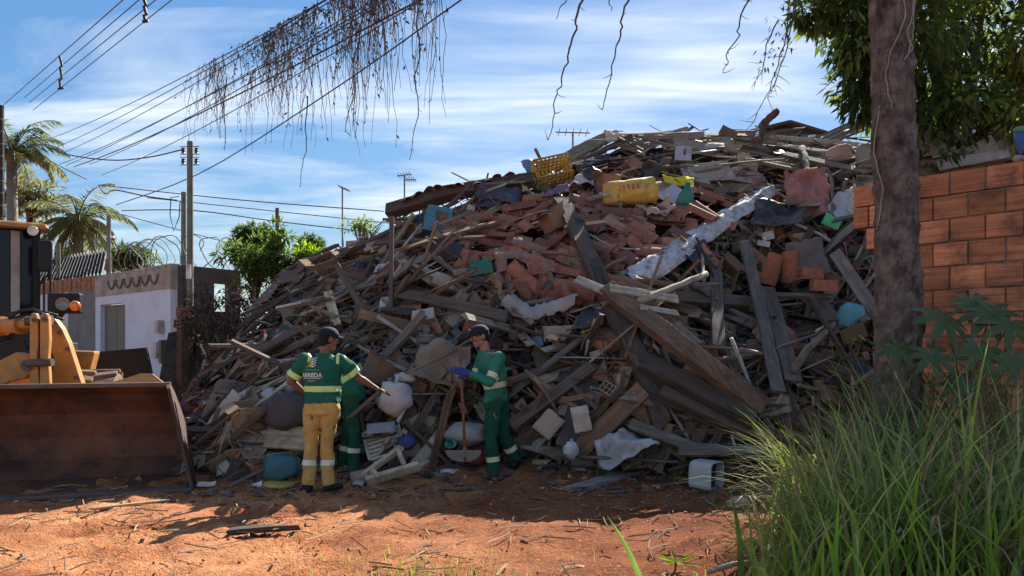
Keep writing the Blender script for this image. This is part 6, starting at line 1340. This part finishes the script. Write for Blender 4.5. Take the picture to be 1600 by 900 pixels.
# dark brush and slab at the heap's left end
def brush():
    c = P(345, 560, 13.6); root = thing("dead_shrub", "dark withered shrub against the dark side wall", "shrub", (c.x, c.y, 0)); cl = []
    for k in range(60):
        px = rng.uniform(298, 405); py = rng.uniform(447+abs(px-350)*.25, 570); q = P(px, py, rng.uniform(13.2, 14.4)); cl.append((tuple(q-Vector((c.x, c.y, 0))), rng.uniform(.15, .32)))
    m = MB(); clump_crown(m, cl, 50, .10, [(.045, .035, .028), (.06, .042, .03), (.03, .032, .022), (.08, .05, .04)], .4); m.build("foliage", mat("dead_leaf", rough=.9, attr=True, bump=0), root)
    m = MB(); limbs(m, Vector((0, 0, -.05)), Vector((0, 0, .8)), cl, .05, 25); m.build("stem", BARK, root)
brush()
def slab():
    pts = [(247, 600), (263, 520), (280, 517), (308, 522), (318, 560), (300, 625), (246, 625)]; A = [P(x, y, 14.6-.004*(y-520)) for x, y in pts]; B = [p+Vector((.02, .10, 0)) for p in A]; q = len(pts); m = MB(); m.add(A+B, [tuple(range(q))[::-1], tuple(range(q, 2*q))]+[(i, (i+1) % q, q+(i+1) % q, q+i) for i in range(q)], (.035, .04, .035)); o = m.build("dark_slab", WOOD); tag(o, "dark mossy slab leaning before the white house corner", "slab"); mark("dark mossy slab", 280, 560)
slab()
for i, (px, py) in enumerate(((289, 487), (292, 500), (286, 508))):
    o = brick_mb((.30, .17, .12)).build("hollow_brick", CLAY); o.location = P(px, py, 14.4); o.rotation_euler = (0, .1*i, R(20+30*i)); tag(o, ["topmost brick of the small stack by the dark slab", "middle brick of the small stack by the dark slab", "lowest brick of the small stack by the dark slab"][i], "brick", "small brick stack")
m = MB()
bpt = P(289, 512, 14.4); m.tube([(bpt.x, bpt.y, 0), (bpt.x, bpt.y, bpt.z)], .15, 8, (.10, .07, .055)); tag(m.build("rubble_column", mat("rubble")), "pillar stub under the small brick stack", "pillar")
mark('top edge of the brick wall', 1500, 275)
planks(); tiles(); misc()
for k in range(16):
    px = rng.uniform(300, 880) if k < 10 else rng.uniform(900, 1300); py = rng.uniform(430, 640); o = None
    m = MB(); ps = [Vector((0, 0, 0))]; 
    for i in range(6): ps.append(ps[-1]+Vector((rng.uniform(-.15, .15), rng.uniform(-.06, .02), -rng.uniform(.03, .2))))
    m.tube(ps, .006, 5, (.03, .03, .03)); place(m, "wire", PLAST, px, py, rng.uniform(-.4, .4), .25, .2, "dangling dark wire", "wire", "dangling wires of the heap", True, is_long=False)
# ------------------------------------------------------------------ people
def prims_mesh(prims, voxel, smooth_it=6, amp=0, seed=0.0):
    bm = bmesh.new()
    def ring_loft(rings, caps=True):
        vs_ = [[bm.verts.new(p) for p in r] for r in rings]; n = len(rings[0])
        for i in range(len(rings)-1):
            for k in range(n): bm.faces.new((vs_[i][k], vs_[i][(k+1) % n], vs_[i+1][(k+1) % n], vs_[i+1][k]))
        bm.faces.new(vs_[0][::-1]); bm.faces.new(vs_[-1])
    def basis(d):
        d = d.normalized(); a = d.cross(Vector((0, 1, 0)) if abs(d.y) < .9 else Vector((1, 0, 0))).normalized(); return a, d.cross(a)
    for q in prims:
        if q[0] in ('cap', 'cone'):
            _, p0, r0, p1, r1 = q; p0 = Vector(p0); p1 = Vector(p1); d = p1-p0; a, b = basis(d); dn = d.normalized(); rings = []
            seq = []
            if q[0] == 'cap':
                for i in range(1, 6): t = math.pi/2*i/6; seq.append((p0-dn*r0*math.cos(t), r0*math.sin(t)))
            seq += [(p0, r0), (p1, r1)]
            if q[0] == 'cap':
                for i in range(5, 0, -1): t = math.pi/2*i/6; seq.append((p1+dn*r1*math.cos(t), r1*math.sin(t)))
            for c, r in seq: rings.append([c+(a*math.cos(2*math.pi*k/14)+b*math.sin(2*math.pi*k/14))*r for k in range(14)])
            ring_loft(rings)
        elif q[0] == 'ell':
            _, c, M, rad = q; c = Vector(c); rings = []
            for i in range(1, 12):
                t = math.pi*i/12; rings.append([c+M @ Vector((rad[0]*math.sin(t)*math.cos(2*math.pi*k/16), rad[1]*math.sin(t)*math.sin(2*math.pi*k/16), -rad[2]*math.cos(t))) for k in range(16)])
            ring_loft(rings)
        elif q[0] == 'loft':
            rings = []
            for (c, s, rx, f, ry) in q[1]:
                c = Vector(c); rings.append([c+Vector(s)*rx*math.copysign(abs(math.cos(t))**.85, math.cos(t))+Vector(f)*ry*math.copysign(abs(math.sin(t))**.85, math.sin(t)) for t in [2*math.pi*k/24 for k in range(24)]])
            ring_loft(rings)
    bmesh.ops.recalc_face_normals(bm, faces=bm.faces)
    me = bpy.data.meshes.new("t"); bm.to_mesh(me); bm.free(); o = bpy.data.objects.new("t", me); COL.objects.link(o)
    r_ = o.modifiers.new("r", 'REMESH'); r_.mode = 'VOXEL'; r_.voxel_size = voxel
    s = o.modifiers.new("s", 'SMOOTH'); s.factor = .5; s.iterations = smooth_it
    dg = bpy.context.evaluated_depsgraph_get(); dg.update(); me2 = bpy.data.meshes.new_from_object(o.evaluated_get(dg)); bpy.data.objects.remove(o); bpy.data.meshes.remove(me)
    if amp:
        n = [v.normal.copy() for v in me2.vertices]
        for v, nn in zip(me2.vertices, n):
            p = v.co; w = noise.fractal(Vector((p.x*9+seed, p.y*9, p.z*6)), 1, 2, 3)+.7*math.sin(p.z*34+p.x*14+8*nz(p.x*4+seed, p.y*4, p.z*2))*max(0, nz(p.x*3, p.y*3, p.z*4+seed)+.25)
            v.co = p+nn*amp*w
    me2.polygons.foreach_set("use_smooth", [True]*len(me2.polygons)); return me2
def mob(me, name, mt, parent):
    me.name = name; me.materials.clear(); me.materials.append(mt); o = bpy.data.objects.new(name, me); COL.objects.link(o); o.parent = parent; return o
def band(me, co, no, hw, cen, rad, name, mt, parent, off=.004):
    bm = bmesh.new(); bm.from_mesh(me); co = Vector(co); no = Vector(no).normalized()
    for s in (1, -1):
        g = bm.verts[:]+bm.edges[:]+bm.faces[:]; bmesh.ops.bisect_plane(bm, geom=g, plane_co=co+no*hw*s, plane_no=no*s, clear_outer=True)
    bmesh.ops.delete(bm, geom=[f for f in bm.faces if (f.calc_center_median()-Vector(cen)).length > rad], context='FACES')
    bm.normal_update()
    if not bm.verts: bm.free(); return None
    ns = [v.normal.copy() for v in bm.verts]
    for v, n in zip(bm.verts, ns): v.co += n*off
    m2 = bpy.data.meshes.new(name); bm.to_mesh(m2); bm.free(); m2.polygons.foreach_set("use_smooth", [True]*len(m2.polygons)); return mob(m2, name, mt, parent)
SKIN = mat("skin_brown", (.20, .10, .065), rough=.55, var=.1, scale=8, bump=.05); SKIN2 = mat("skin_tan", (.33, .175, .12), rough=.55, var=.1, scale=8, bump=.05)
GREEN = mat("green_shirt", (.010, .125, .075), rough=.9, var=.2, scale=6, bump=.2, bscale=40, dirt=(.03, .085, .055), dirt_amt=.6, dscale=6); GREEN2 = mat("green_shirt_faded", (.03, .20, .125), rough=.9, var=.2, scale=6, bump=.2, bscale=40, dirt=(.07, .13, .085), dirt_amt=.6, dscale=6); DGREEN = mat("dark_green_trousers", (.010, .075, .045), rough=.9, var=.2, scale=6, bump=.2, bscale=40, dirt=(.05, .06, .04), dirt_amt=.4)
YTR = mat("yellow_trousers", (.52, .34, .105), rough=.9, var=.12, scale=6, bump=.2, bscale=40, dirt=(.30, .17, .07), dirt_amt=.6, dscale=5)
REFL = mat("reflective_lime", (.55, .78, .28), rough=.5, var=.06, bump=0, spec=.5); REFS = mat("reflective_silver", (.62, .70, .62), rough=.45, var=.06, bump=0, spec=.5); REFC = mat("reflective_cream", (.66, .66, .46), rough=.5, var=.06, bump=0)
NAVY = mat("navy_cap", (.014, .017, .03), rough=.85, var=.2, bump=.1); BOOT = mat("boot_leather", (.018, .016, .018), rough=.7, var=.2, bump=.1, dirt=(.10, .05, .03), dirt_amt=.4); GLOVE = mat("blue_glove", (.03, .045, .24), rough=.6, var=.15, bump=.1); HAIR = mat("black_hair", (.012, .010, .009), rough=.8, bump=.3); EYEM = mat("eye_white", (.5, .47, .44), rough=.3, bump=0); LIP = mat("lip", (.20, .08, .065), rough=.6, bump=0)
def hand_prims(w, d, pn, thumb, curl, k=1.0):
    """w wrist, d towards fingers, pn palm facing direction, thumb: side vector sign"""
    d = Vector(d).normalized(); pn = Vector(pn); pn = (pn-d*pn.dot(d)).normalized(); s = d.cross(pn)*thumb; w = Vector(w); out = []
    for t in (-.028, -.009, .010, .028): out.append(('cap', w+d*.01+s*t*.6, .015*k, w+d*.085+s*t, .0125*k))
    for i, (t, L_) in enumerate(((.030, .072), (.010, .080), (-.010, .074), (-.029, .058))):
        p = w+d*.088+s*t; dd = d.copy(); r = .0098*k
        for j in range(3):
            ax = curl*(.55 if j == 0 else .8); dd = (dd*math.cos(ax)+pn*math.sin(ax)); dd.normalize(); q = dd; pnn = (pn-dd*pn.dot(dd)); pn2 = pnn.normalized() if pnn.length > .05 else pn
            e = p+q*L_*(.42, .32, .26)[j]; out.append(('cap', p, r, e, r*.92)); p = e; r *= .93
            pn_ = pn2
            dd = q
    p = w+d*.03+s*.03; q = (d*.6+s*.75+pn*.3).normalized(); e = p+q*.045; out.append(('cap', p, .013*k, e, .0112*k)); q2 = (d*.85+s*.15+pn*(.3+.4*curl)).normalized(); out.append(('cap', e, .011*k, e+q2*.04, .0095*k)); return out
def head_prims(c, f):
    f = Vector(f).normalized(); s = Vector((f.y, -f.x, 0)).normalized(); u = s.cross(f)*1; u = Vector(u).normalized(); 
    if u.z < 0: u = -u
    M = Matrix((s, f, u)).transposed(); c = Vector(c); I = M
    pr = [('ell', c+u*.015-f*.01, I, (.074, .094, .100)), ('ell', c+f*.022-u*.055, I, (.056, .066, .062)), ('cap', c+f*.084+u*.012, .010, c+f*.106-u*.022, .0145), ('ell', c+f*.062-u*.092, I, (.028, .024, .02)),
          ('ell', c+f*.078-u*.055, I, (.024, .018, .008)), ('ell', c+f*.078-u*.068, I, (.022, .016, .008)), ('cap', c+f*.078+u*.030-s*.035, .012, c+f*.078+u*.030+s*.035, .012)]
    for k in (-1, 1): pr += [('ell', c+s*k*.076-f*.008-u*.005, I, (.012, .026, .034)), ('ell', c+s*k*.038+f*.062-u*.022, I, (.022, .02, .022))]
    return pr, s, f, u
def person(name_label, loc, J, skin, shirtm, trm, opts):
    root = thing("person", name_label, "person", loc, "clean up workers at the heap"); g = lambda k: Vector(J[k])
    hp, s, f, u = head_prims(J['head'], J['face']); hc = g('head')
    sv = (g('shR')-g('shL')).normalized(); bf = Vector(J['front']).normalized()      # chest forward
    tor = lambda e, dz: [('loft', [(g('pelvis')-Vector((0, 0, .09)), sv2, .150+e, bf2, .105+e), (g('pelvis'), sv2, .165+e, bf2, .115+e), (lerp(g('pelvis'), g('chest'), .38), lerp(sv2, sv, .5).normalized(), .148+e, lerp(bf2, bf, .5).normalized(), .105+e), (lerp(g('pelvis'), g('chest'), .75), sv, .165+e, bf, .115+e), (g('chest'), sv, .178+e, bf, .120+e), (lerp(g('chest'), g('neck'), .55), sv, .165+e*.8, bf, .095+e*.7), (lerp(g('chest'), g('neck'), .88), sv, .095+e*.6, bf, .07+e*.5)])]
    sv2 = (g('hipR')-g('hipL')).normalized(); bf2 = Vector(J.get('front2', J['front'])).normalized()
    body = hp+tor(0, 0)+[('cap', g('neck')-Vector((0, 0, .05)), .058, lerp(g('neck'), hc, .75)-f*.02, .052)]
    for k in 'LR':
        body += [('cap', g('sh'+k), .056, g('el'+k), .040), ('cap', g('el'+k), .040, g('wr'+k), .026), ('cap', lerp(g('el'+k), g('wr'+k), .25), .043, lerp(g('el'+k), g('wr'+k), .6), .034), ('cap', g('hip'+k), .085, g('kn'+k), .055), ('cap', g('kn'+k), .054, g('an'+k), .038), ('cap', lerp(g('kn'+k), g('an'+k), .2)+0*bf, .058, lerp(g('kn'+k), g('an'+k), .5), .05)]
        body += hand_prims(J['wr'+k], J['hd'+k], J['pn'+k], J['th'+k], J['cu'+k])
        ft = Vector(J['ft'+k]).normalized(); body += [('cap', g('an'+k)-Vector((0, 0, .02)), .042, g('an'+k)+ft*.13-Vector((0, 0, .05)), .03)]
    bo = mob(prims_mesh(body, .0065, 4), "body", skin, root)
    # eyes
    for k in (-1, 1):
        m = MB(); m.lathe([(.0125*math.sin(math.pi*i/8)+.0001, -.0125*math.cos(math.pi*i/8)) for i in range(9)], M4(hc+s*k*.032+f*.0775+u*.006), 12); e = m.build("eye", EYEM, root, smooth=True)
        m = MB(); m.lathe([(.0068*math.sin(math.pi*i/6)+.0001, -.0068*math.cos(math.pi*i/6)) for i in range(7)], M4(hc+s*k*.032+f*.0855+u*.005), 10); m.build("iris", HAIR, e, smooth=True)
    # hair
    I = Matrix((s, f, u)).transposed(); mob(prims_mesh([('ell', hc+u*.02-f*.022, I, (.082, .093, .100)), ('ell', hc-f*.055-u*.03, I, (.066, .045, .065))], .009, 3), "hair", HAIR, root)
    # cap and peak
    cap = prims_mesh([('ell', hc+u*.052-f*.006, I, (.091, .108, .080)), ('loft', [(hc+u*.030-f*.006, s, .090, f, .107), (hc+u*.062-f*.006, s, .092, f, .109)])], .008, 5); co = mob(cap, "cap", opts.get('cap', NAVY), root)
    bm = bmesh.new(); bm.from_mesh(cap); gm = bm.verts[:]+bm.edges[:]+bm.faces[:]; bmesh.ops.bisect_plane(bm, geom=gm, plane_co=hc+u*.034-f*.0, plane_no=-(u+f*.06), clear_outer=True); bm.to_mesh(cap); bm.free()
    m = MB(); vs_ = []; n = 12; fo = Vector(J.get('peak', f)).normalized()
    so_ = Vector((fo.y, -fo.x, 0)).normalized()
    for z in (0, -.006):
        for i in range(n+1):
            a = -1.15+2.3*i/n; b0 = hc+u*.040+so_*math.sin(a)*.088+fo*(math.cos(a)*.098); b1 = hc+u*(.040-.022*math.cos(a)*1.0-.012*a*a)+so_*math.sin(a)*.086+fo*(math.cos(a)*.098+.072*max(0, math.cos(a*1.25))); vs_ += [b0+u*z, b1+u*z]
    q = 2*(n+1); fs = []
    for i in range(n): fs += [(2*i, 2*i+1, 2*i+3, 2*i+2), (q+2*i, q+2*i+2, q+2*i+3, q+2*i+1), (2*i+1, q+2*i+1, q+2*i+3, 2*i+3)]
    m.add(vs_, fs); m.build("brim", opts.get('cap', NAVY), co, smooth=True)
    if opts.get('badge'):
        m = MB(); c = hc+u*.085+fo*.106
        for k in range(5): m.box(c+so_*(k-2)*.009, .006, .004, .012+.004*(k % 2), Matrix((so_, fo, u)).transposed(), (.5, .5, .52))
        m.build("badge", PLAST, co)
    # trousers
    tp = [('loft', [(g('pelvis')+Vector((0, 0, .08)), sv2, .160, bf2, .115), (g('pelvis')-Vector((0, 0, .02)), sv2, .178, bf2, .13), (g('pelvis')-Vector((0, 0, .10)), sv2, .172, bf2, .125)])]
    for k in 'LR': tp += [('cap', g('hip'+k), .096, g('kn'+k), .070), ('cone', g('kn'+k), .070, g('an'+k)+Vector((0, 0, -.01)), .072), ('cap', g('kn'+k), .070, lerp(g('kn'+k), g('an'+k), .4), .068)]
    tm = prims_mesh(tp, .009, 3, .014, loc.x*3); to = mob(tm, "trousers", trm, root)
    for k in 'LR':
        c = lerp(g('kn'+k), g('an'+k), opts.get('tb', .42)); band(tm, c, g('an'+k)-g('kn'+k), .028, c, .13, "reflective_band", opts.get('tband', REFS), to)
        # boots
        ft = Vector(J['ft'+k]).normalized(); an = g('an'+k); I2 = Matrix((Vector((ft.y, -ft.x, 0)).normalized(), ft, Vector((0, 0, 1)))).transposed()
        b = mob(prims_mesh([('cap', an+Vector((0, 0, .03)), .052, an-Vector((0, 0, .03)), .052), ('ell', an+ft*.07-Vector((0, 0, .045)), I2, (.050, .135, .045)), ('ell', an+ft*.13-Vector((0, 0, .045)), I2, (.052, .07, .04))], .009, 3), "boot", BOOT, root)
        m = MB(); lo = an.z-.082; pl = [(.052*math.cos(t)*(1-.15*(math.sin(t) < 0)), .15*math.sin(t)) for t in [2*math.pi*i/18 for i in range(18)]]; A = [an+I2 @ Vector((x, y+.06, 0))+Vector((0, 0, lo-an.z+.02)) for x, y in pl]; B = [p-Vector((0, 0, .022)) for p in A]; m.add(A+B, [tuple(range(18)), tuple(range(35, 17, -1))]+[(i, 18+i, 18+(i+1) % 18, (i+1) % 18) for i in range(18)]); m.build("sole", BLK, b)
    # shirt
    e = .022; hem = g('pelvis')+Vector((0, 0, opts.get('hem', -.02))); sp = [('loft', [(hem, sv2, .178, bf2, .135), (lerp(g('pelvis'), g('chest'), .4), lerp(sv2, sv, .5).normalized(), .172, lerp(bf2, bf, .5).normalized(), .132), (lerp(g('pelvis'), g('chest'), .75), sv, .186, bf, .138), (g('chest'), sv, .197, bf, .138), (lerp(g('chest'), g('neck'), .55), sv, .178, bf, .112), (lerp(g('chest'), g('neck'), .85), sv, .105, bf, .082), (lerp(g('chest'), g('neck'), 1.0), sv, .072, bf, .068)])]
    sl = opts.get('sleeve', 1.0)
    for k in 'LR':
        sp.append(('cap', g('sh'+k)-sv*(.02 if k == 'R' else -.02), .072, lerp(g('sh'+k), g('el'+k), .5), .062))
        if sl < 1: sp.append(('cone', lerp(g('sh'+k), g('el'+k), .3), .070, lerp(g('sh'+k), g('el'+k), sl), .076))
        else: sp += [('cap', g('sh'+k), .068, g('el'+k), .055), ('cone', g('el'+k), .057, lerp(g('el'+k), g('wr'+k), .93), .044)]
    sm = prims_mesh(sp, .009, 3, .014, loc.x*5); sh = mob(sm, "shirt", shirtm, root); bmt = opts.get('sband', REFL)
    c = lerp(g('pelvis'), g('chest'), opts.get('cb', .62)); ax = g('chest')-g('pelvis'); band(sm, c, ax, .030, c, .235, "reflective_band", bmt, sh)
    for k in 'LR':
        c = lerp(g('sh'+k), g('el'+k), opts.get('ab', .55)); band(sm, c, g('el'+k)-g('sh'+k), .028, c, .105, "reflective_band", bmt, sh)
    if opts.get('shoulder_strips'):
        for k in (-1, 1): c = lerp(g('chest'), g('neck'), .7)+sv*k*.145; band(sm, c, sv, .016, c+Vector((0, 0, .03)), .10, "shoulder_strip", REFL, sh)  # pale lime strips laid over both shoulders
    return root, sm, sh, sv, bf
# left worker: seen from behind, pointing right
j1 = dict(head=(.085, .03, 1.605), face=(.80, .58, -.12), peak=(.80, .58, 0), front=(.25, .97, 0), front2=(.12, .99, 0), neck=(.045, .0, 1.455), chest=(.03, 0, 1.26), pelvis=(.025, 0, .92), shL=(-.165, -.03, 1.385), shR=(.225, .03, 1.385),
          elL=(-.31, .0, 1.165), wrL=(-.17, .13, 1.02), hdL=(.7, .5, -.45), pnL=(.3, -.8, -.3), thL=1, cuL=.35, elR=(.375, .12, 1.20), wrR=(.555, .22, 1.075), hdR=(.85, .3, -.35), pnR=(-.2, -.3, -.9), thR=-1, cuR=.22,
          hipL=(-.075, 0, .86), hipR=(.115, .0, .86), knL=(-.10, .02, .48), knR=(.065, .03, .48), anL=(-.125, 0, .09), anR=(.085, .02, .09), ftL=(-.35, .94, 0), ftR=(.55, .83, 0))
w1 = gp(500, 770); r1, sm1, sh1, sv1, bf1 = person("person in dark cap, green shirt and yellow trousers pointing right, seen from behind", w1, j1, SKIN, GREEN, YTR, dict(sleeve=.80, ab=.66, cb=.50, shoulder_strips=True, hem=.02, tb=.42))
# print on the back
def back_print():
    bv = BVHTree.FromPolygons([v.co for v in sm1.vertices], [tuple(q.vertices) for q in sm1.polygons]); d = bf1; u = Vector((0, 0, 1)); base = Vector(j1['chest'])
    # image-left edge follows -x; text reads left to right along +sv
    def pr(x, z, off): 
        h = bv.ray_cast(base+sv1*x+u*z-d*1.0, d); return (h[0]-d*off) if h[0] else base+sv1*x+u*z-d*.15
    def text(body, x, z, size, mt, name, bold=0):
        cu = bpy.data.curves.new(name, 'FONT'); cu.body = body; cu.size = size; cu.align_x = 'CENTER'; cu.offset = bold; cu.resolution_u = 3; to = bpy.data.objects.new("t", cu); COL.objects.link(to); bpy.context.view_layer.update()
        me = bpy.data.meshes.new_from_object(to.evaluated_get(bpy.context.evaluated_depsgraph_get())); bpy.data.objects.remove(to)
        bm = bmesh.new(); bm.from_mesh(me); bmesh.ops.subdivide_edges(bm, edges=[e for e in bm.edges if e.calc_length() > .02], cuts=2); bm.to_mesh(me); bm.free()
        for v in me.vertices: v.co = pr(x+v.co.x, z+v.co.y, .007)
        mob(me, name, mt, sh1)
    W_ = mat("print_white", (.62, .64, .64), rough=.6, bump=0); G_ = mat("print_grey_green", (.22, .38, .32), rough=.6, bump=0); Y_ = mat("print_yellow", (.60, .46, .08), rough=.6, bump=0); O_ = mat("print_brown", (.25, .12, .02), rough=.6, bump=0)
    text("ARREDA", -.055, -.045, .060, W_, "back_lettering", .0025)
    m = MB(); xs = [-.155+i*.02 for i in range(11)]
    for z, h in ((-.062, .006), ): 
        for i in range(10): m.add([pr(xs[i], z, .007), pr(xs[i+1], z, .007), pr(xs[i+1], z+h, .007), pr(xs[i], z+h, .007)], [(0, 1, 2, 3)])
    m.build("underline", W_, sh1)
    m = MB()
    for i in range(11): x = -.12+i*.0135; m.add([pr(x, .023, .007), pr(x+.009, .023, .007), pr(x+.009, .033, .007), pr(x, .033, .007)], [(0, 1, 2, 3)])
    for i in range(6): x = -.09+i*.0135; m.add([pr(x, -.092, .007), pr(x+.010, -.092, .007), pr(x+.010, -.079, .007), pr(x, -.079, .007)], [(0, 1, 2, 3)])
    m.build("small_print", G_, sh1)
    # emblem: yellow rounded field with white wavy bars on its right and a brown mark
    def patch(pts, mt, name, off):
        m = MB(); c = sum((Vector((a, b, 0)) for a, b in pts), Vector())/len(pts); v = [pr(c.x, c.y, off)]+[pr(a, b, off) for a, b in pts]; m.add(v, [(0, 1+i, 1+(i+1) % len(pts)) for i in range(len(pts))]); m.build(name, mt, sh1)
    patch([(-.115, .055), (-.108, .11), (-.09, .145), (-.06, .15), (-.05, .12), (-.052, .08), (-.06, .055), (-.09, .062)], Y_, "emblem", .006)
    patch([(-.098, .085), (-.094, .115), (-.08, .12), (-.078, .09)], O_, "emblem_mark", .009)
    for i in range(4):
        z = .06+i*.026; patch([(-.062, z), (-.045, z-.008), (-.028, z+.004), (-.015, z+.012), (-.013, z+.024), (-.03, z+.014), (-.047, z+.006), (-.062, z+.014)], W_, "emblem_bar", .009)
back_print()
# right worker: three quarter view, facing left, holding a hoe
j2 = dict(head=(-.185, -.02, 1.575), face=(-.86, -.46, -.22), peak=(-.88, -.48, -.1), front=(-.86, -.50, 0), front2=(-.9, -.42, 0), neck=(-.115, 0, 1.43), chest=(-.055, 0, 1.24), pelvis=(.0, 0, .89), shL=(.035, -.185, 1.335), shR=(-.16, .145, 1.345),
          elL=(-.075, -.27, 1.085), wrL=(-.30, -.245, 1.175), hdL=(-.9, .05, .30), pnL=(-.1, .9, -.1), thL=1, cuL=.95, elR=(-.235, .06, 1.11), wrR=(-.375, -.12, 1.20), hdR=(-.5, -.75, .3), pnR=(-.6, -.5, -.3), thR=-1, cuR=.9,
          hipL=(-.03, -.085, .84), hipR=(.03, .085, .84), knL=(-.06, -.10, .46), knR=(.07, .13, .50), anL=(-.03, -.10, .09), anR=(.215, .20, .20), ftL=(-.55, -.83, 0), ftR=(-.2, -.9, 0))
w2 = gp(776, 750); r2_, sm2, sh2, sv2_, bf2_ = person("person in navy cap and green work suit holding a hoe upright, facing left", w2, j2, SKIN2, GREEN2, DGREEN, dict(sleeve=1.0, ab=.72, cb=.44, sband=REFC, tband=REFC, badge=True, hem=-.03, tb=.58))
r2_.scale = (1.05,)*3
# gloves over both hands
for k in 'LR': mob(prims_mesh([(q[0], q[1], q[2]+.0025, q[3], q[4]+.0025) for q in hand_prims(j2['wr'+k], j2['hd'+k], j2['pn'+k], j2['th'+k], j2['cu'+k])]+[('cone', Vector(j2['wr'+k])-Vector(j2['hd'+k]).normalized()*.05, .038, Vector(j2['wr'+k])+Vector(j2['hd'+k]).normalized()*.02, .034)], .0065, 3), "glove", GLOVE, r2_)
# hoe: passes through the closed left hand
def hoe():
    hd = Vector(j2['hdL']).normalized(); pn = Vector(j2['pnL']); pn = (pn-hd*pn.dot(hd)).normalized(); grip = w2+(Vector(j2['wrL'])+hd*.088+pn*.034)*1.05
    base = gp(727, 724); base.y = grip.y-.08; base = P(727, 722, base.y); top = grip+(grip-base)*.27; root = thing("hoe", "long handled hoe with half moon blade held upright by the right hand worker", "hoe", base); mark("long handled hoe", 722, 650)
    m = MB(); m.tube([Vector((0, 0, 0)), (top-base)*.5+Vector((.006, 0, 0)), top-base], [.018, .0165, .016], 10, (.24, .10, .06)); m.build("handle", WOOD, root, smooth=True)
    m = MB(); pl = [(.20*math.cos(t), .13*math.sin(t)) for t in [math.pi+math.pi*i/14 for i in range(15)]]; A = [Vector((x-.02, -.03-.25*z, z+.13)) for x, z in pl]; B = [p+Vector((0, .008, .004)) for p in A]; q = len(pl); m.add(A+B, [tuple(range(q)), tuple(range(2*q-1, q-1, -1))]+[(i, q+i, q+(i+1) % q, (i+1) % q) for i in range(q)], (.26, .23, .21)); m.build("blade", METAL, root); m = MB(); m.tube([(-.01, .0, .06), (0, -.01, .16)], .028, 10, (.2, .18, .17)); m.build("socket", METAL, root)
hoe()
# third worker, bending forward behind the first
j3 = dict(head=(-.36, .02, 1.36), face=(-.85, -.1, -.5), peak=(-.9, -.1, -.4), front=(-.80, 0, -.55), front2=(-.95, -.1, -.2), neck=(-.27, .0, 1.31), chest=(-.155, 0, 1.20), pelvis=(.02, 0, .95), shL=(-.21, -.19, 1.25), shR=(-.21, .19, 1.25),
          elL=(-.27, -.22, 1.0), wrL=(-.40, -.16, .84), hdL=(-.6, .1, -.8), pnL=(.3, .8, -.2), thL=1, cuL=.5, elR=(-.27, .22, 1.0), wrR=(-.40, .16, .86), hdR=(-.6, -.1, -.8), pnR=(.3, -.8, -.2), thR=-1, cuR=.5,
          hipL=(.0, -.09, .88), hipR=(.02, .09, .88), knL=(.05, -.10, .48), knR=(-.08, .10, .48), anL=(.03, -.10, .09), anR=(-.12, .12, .09), ftL=(-.9, -.4, 0), ftR=(-.9, -.3, 0))
w3 = gp(550, 744); person("person in dark green trousers bending forward, half hidden behind the yellow trousered person", w3, j3, SKIN, GREEN, DGREEN, dict(sleeve=.8, sband=REFL, tband=REFS, hem=.0, tb=.42))
MARKS.append(("person in yellow trousers", 497, 650)); MARKS.append(("person holding the hoe", 775, 630))
finish_labels()
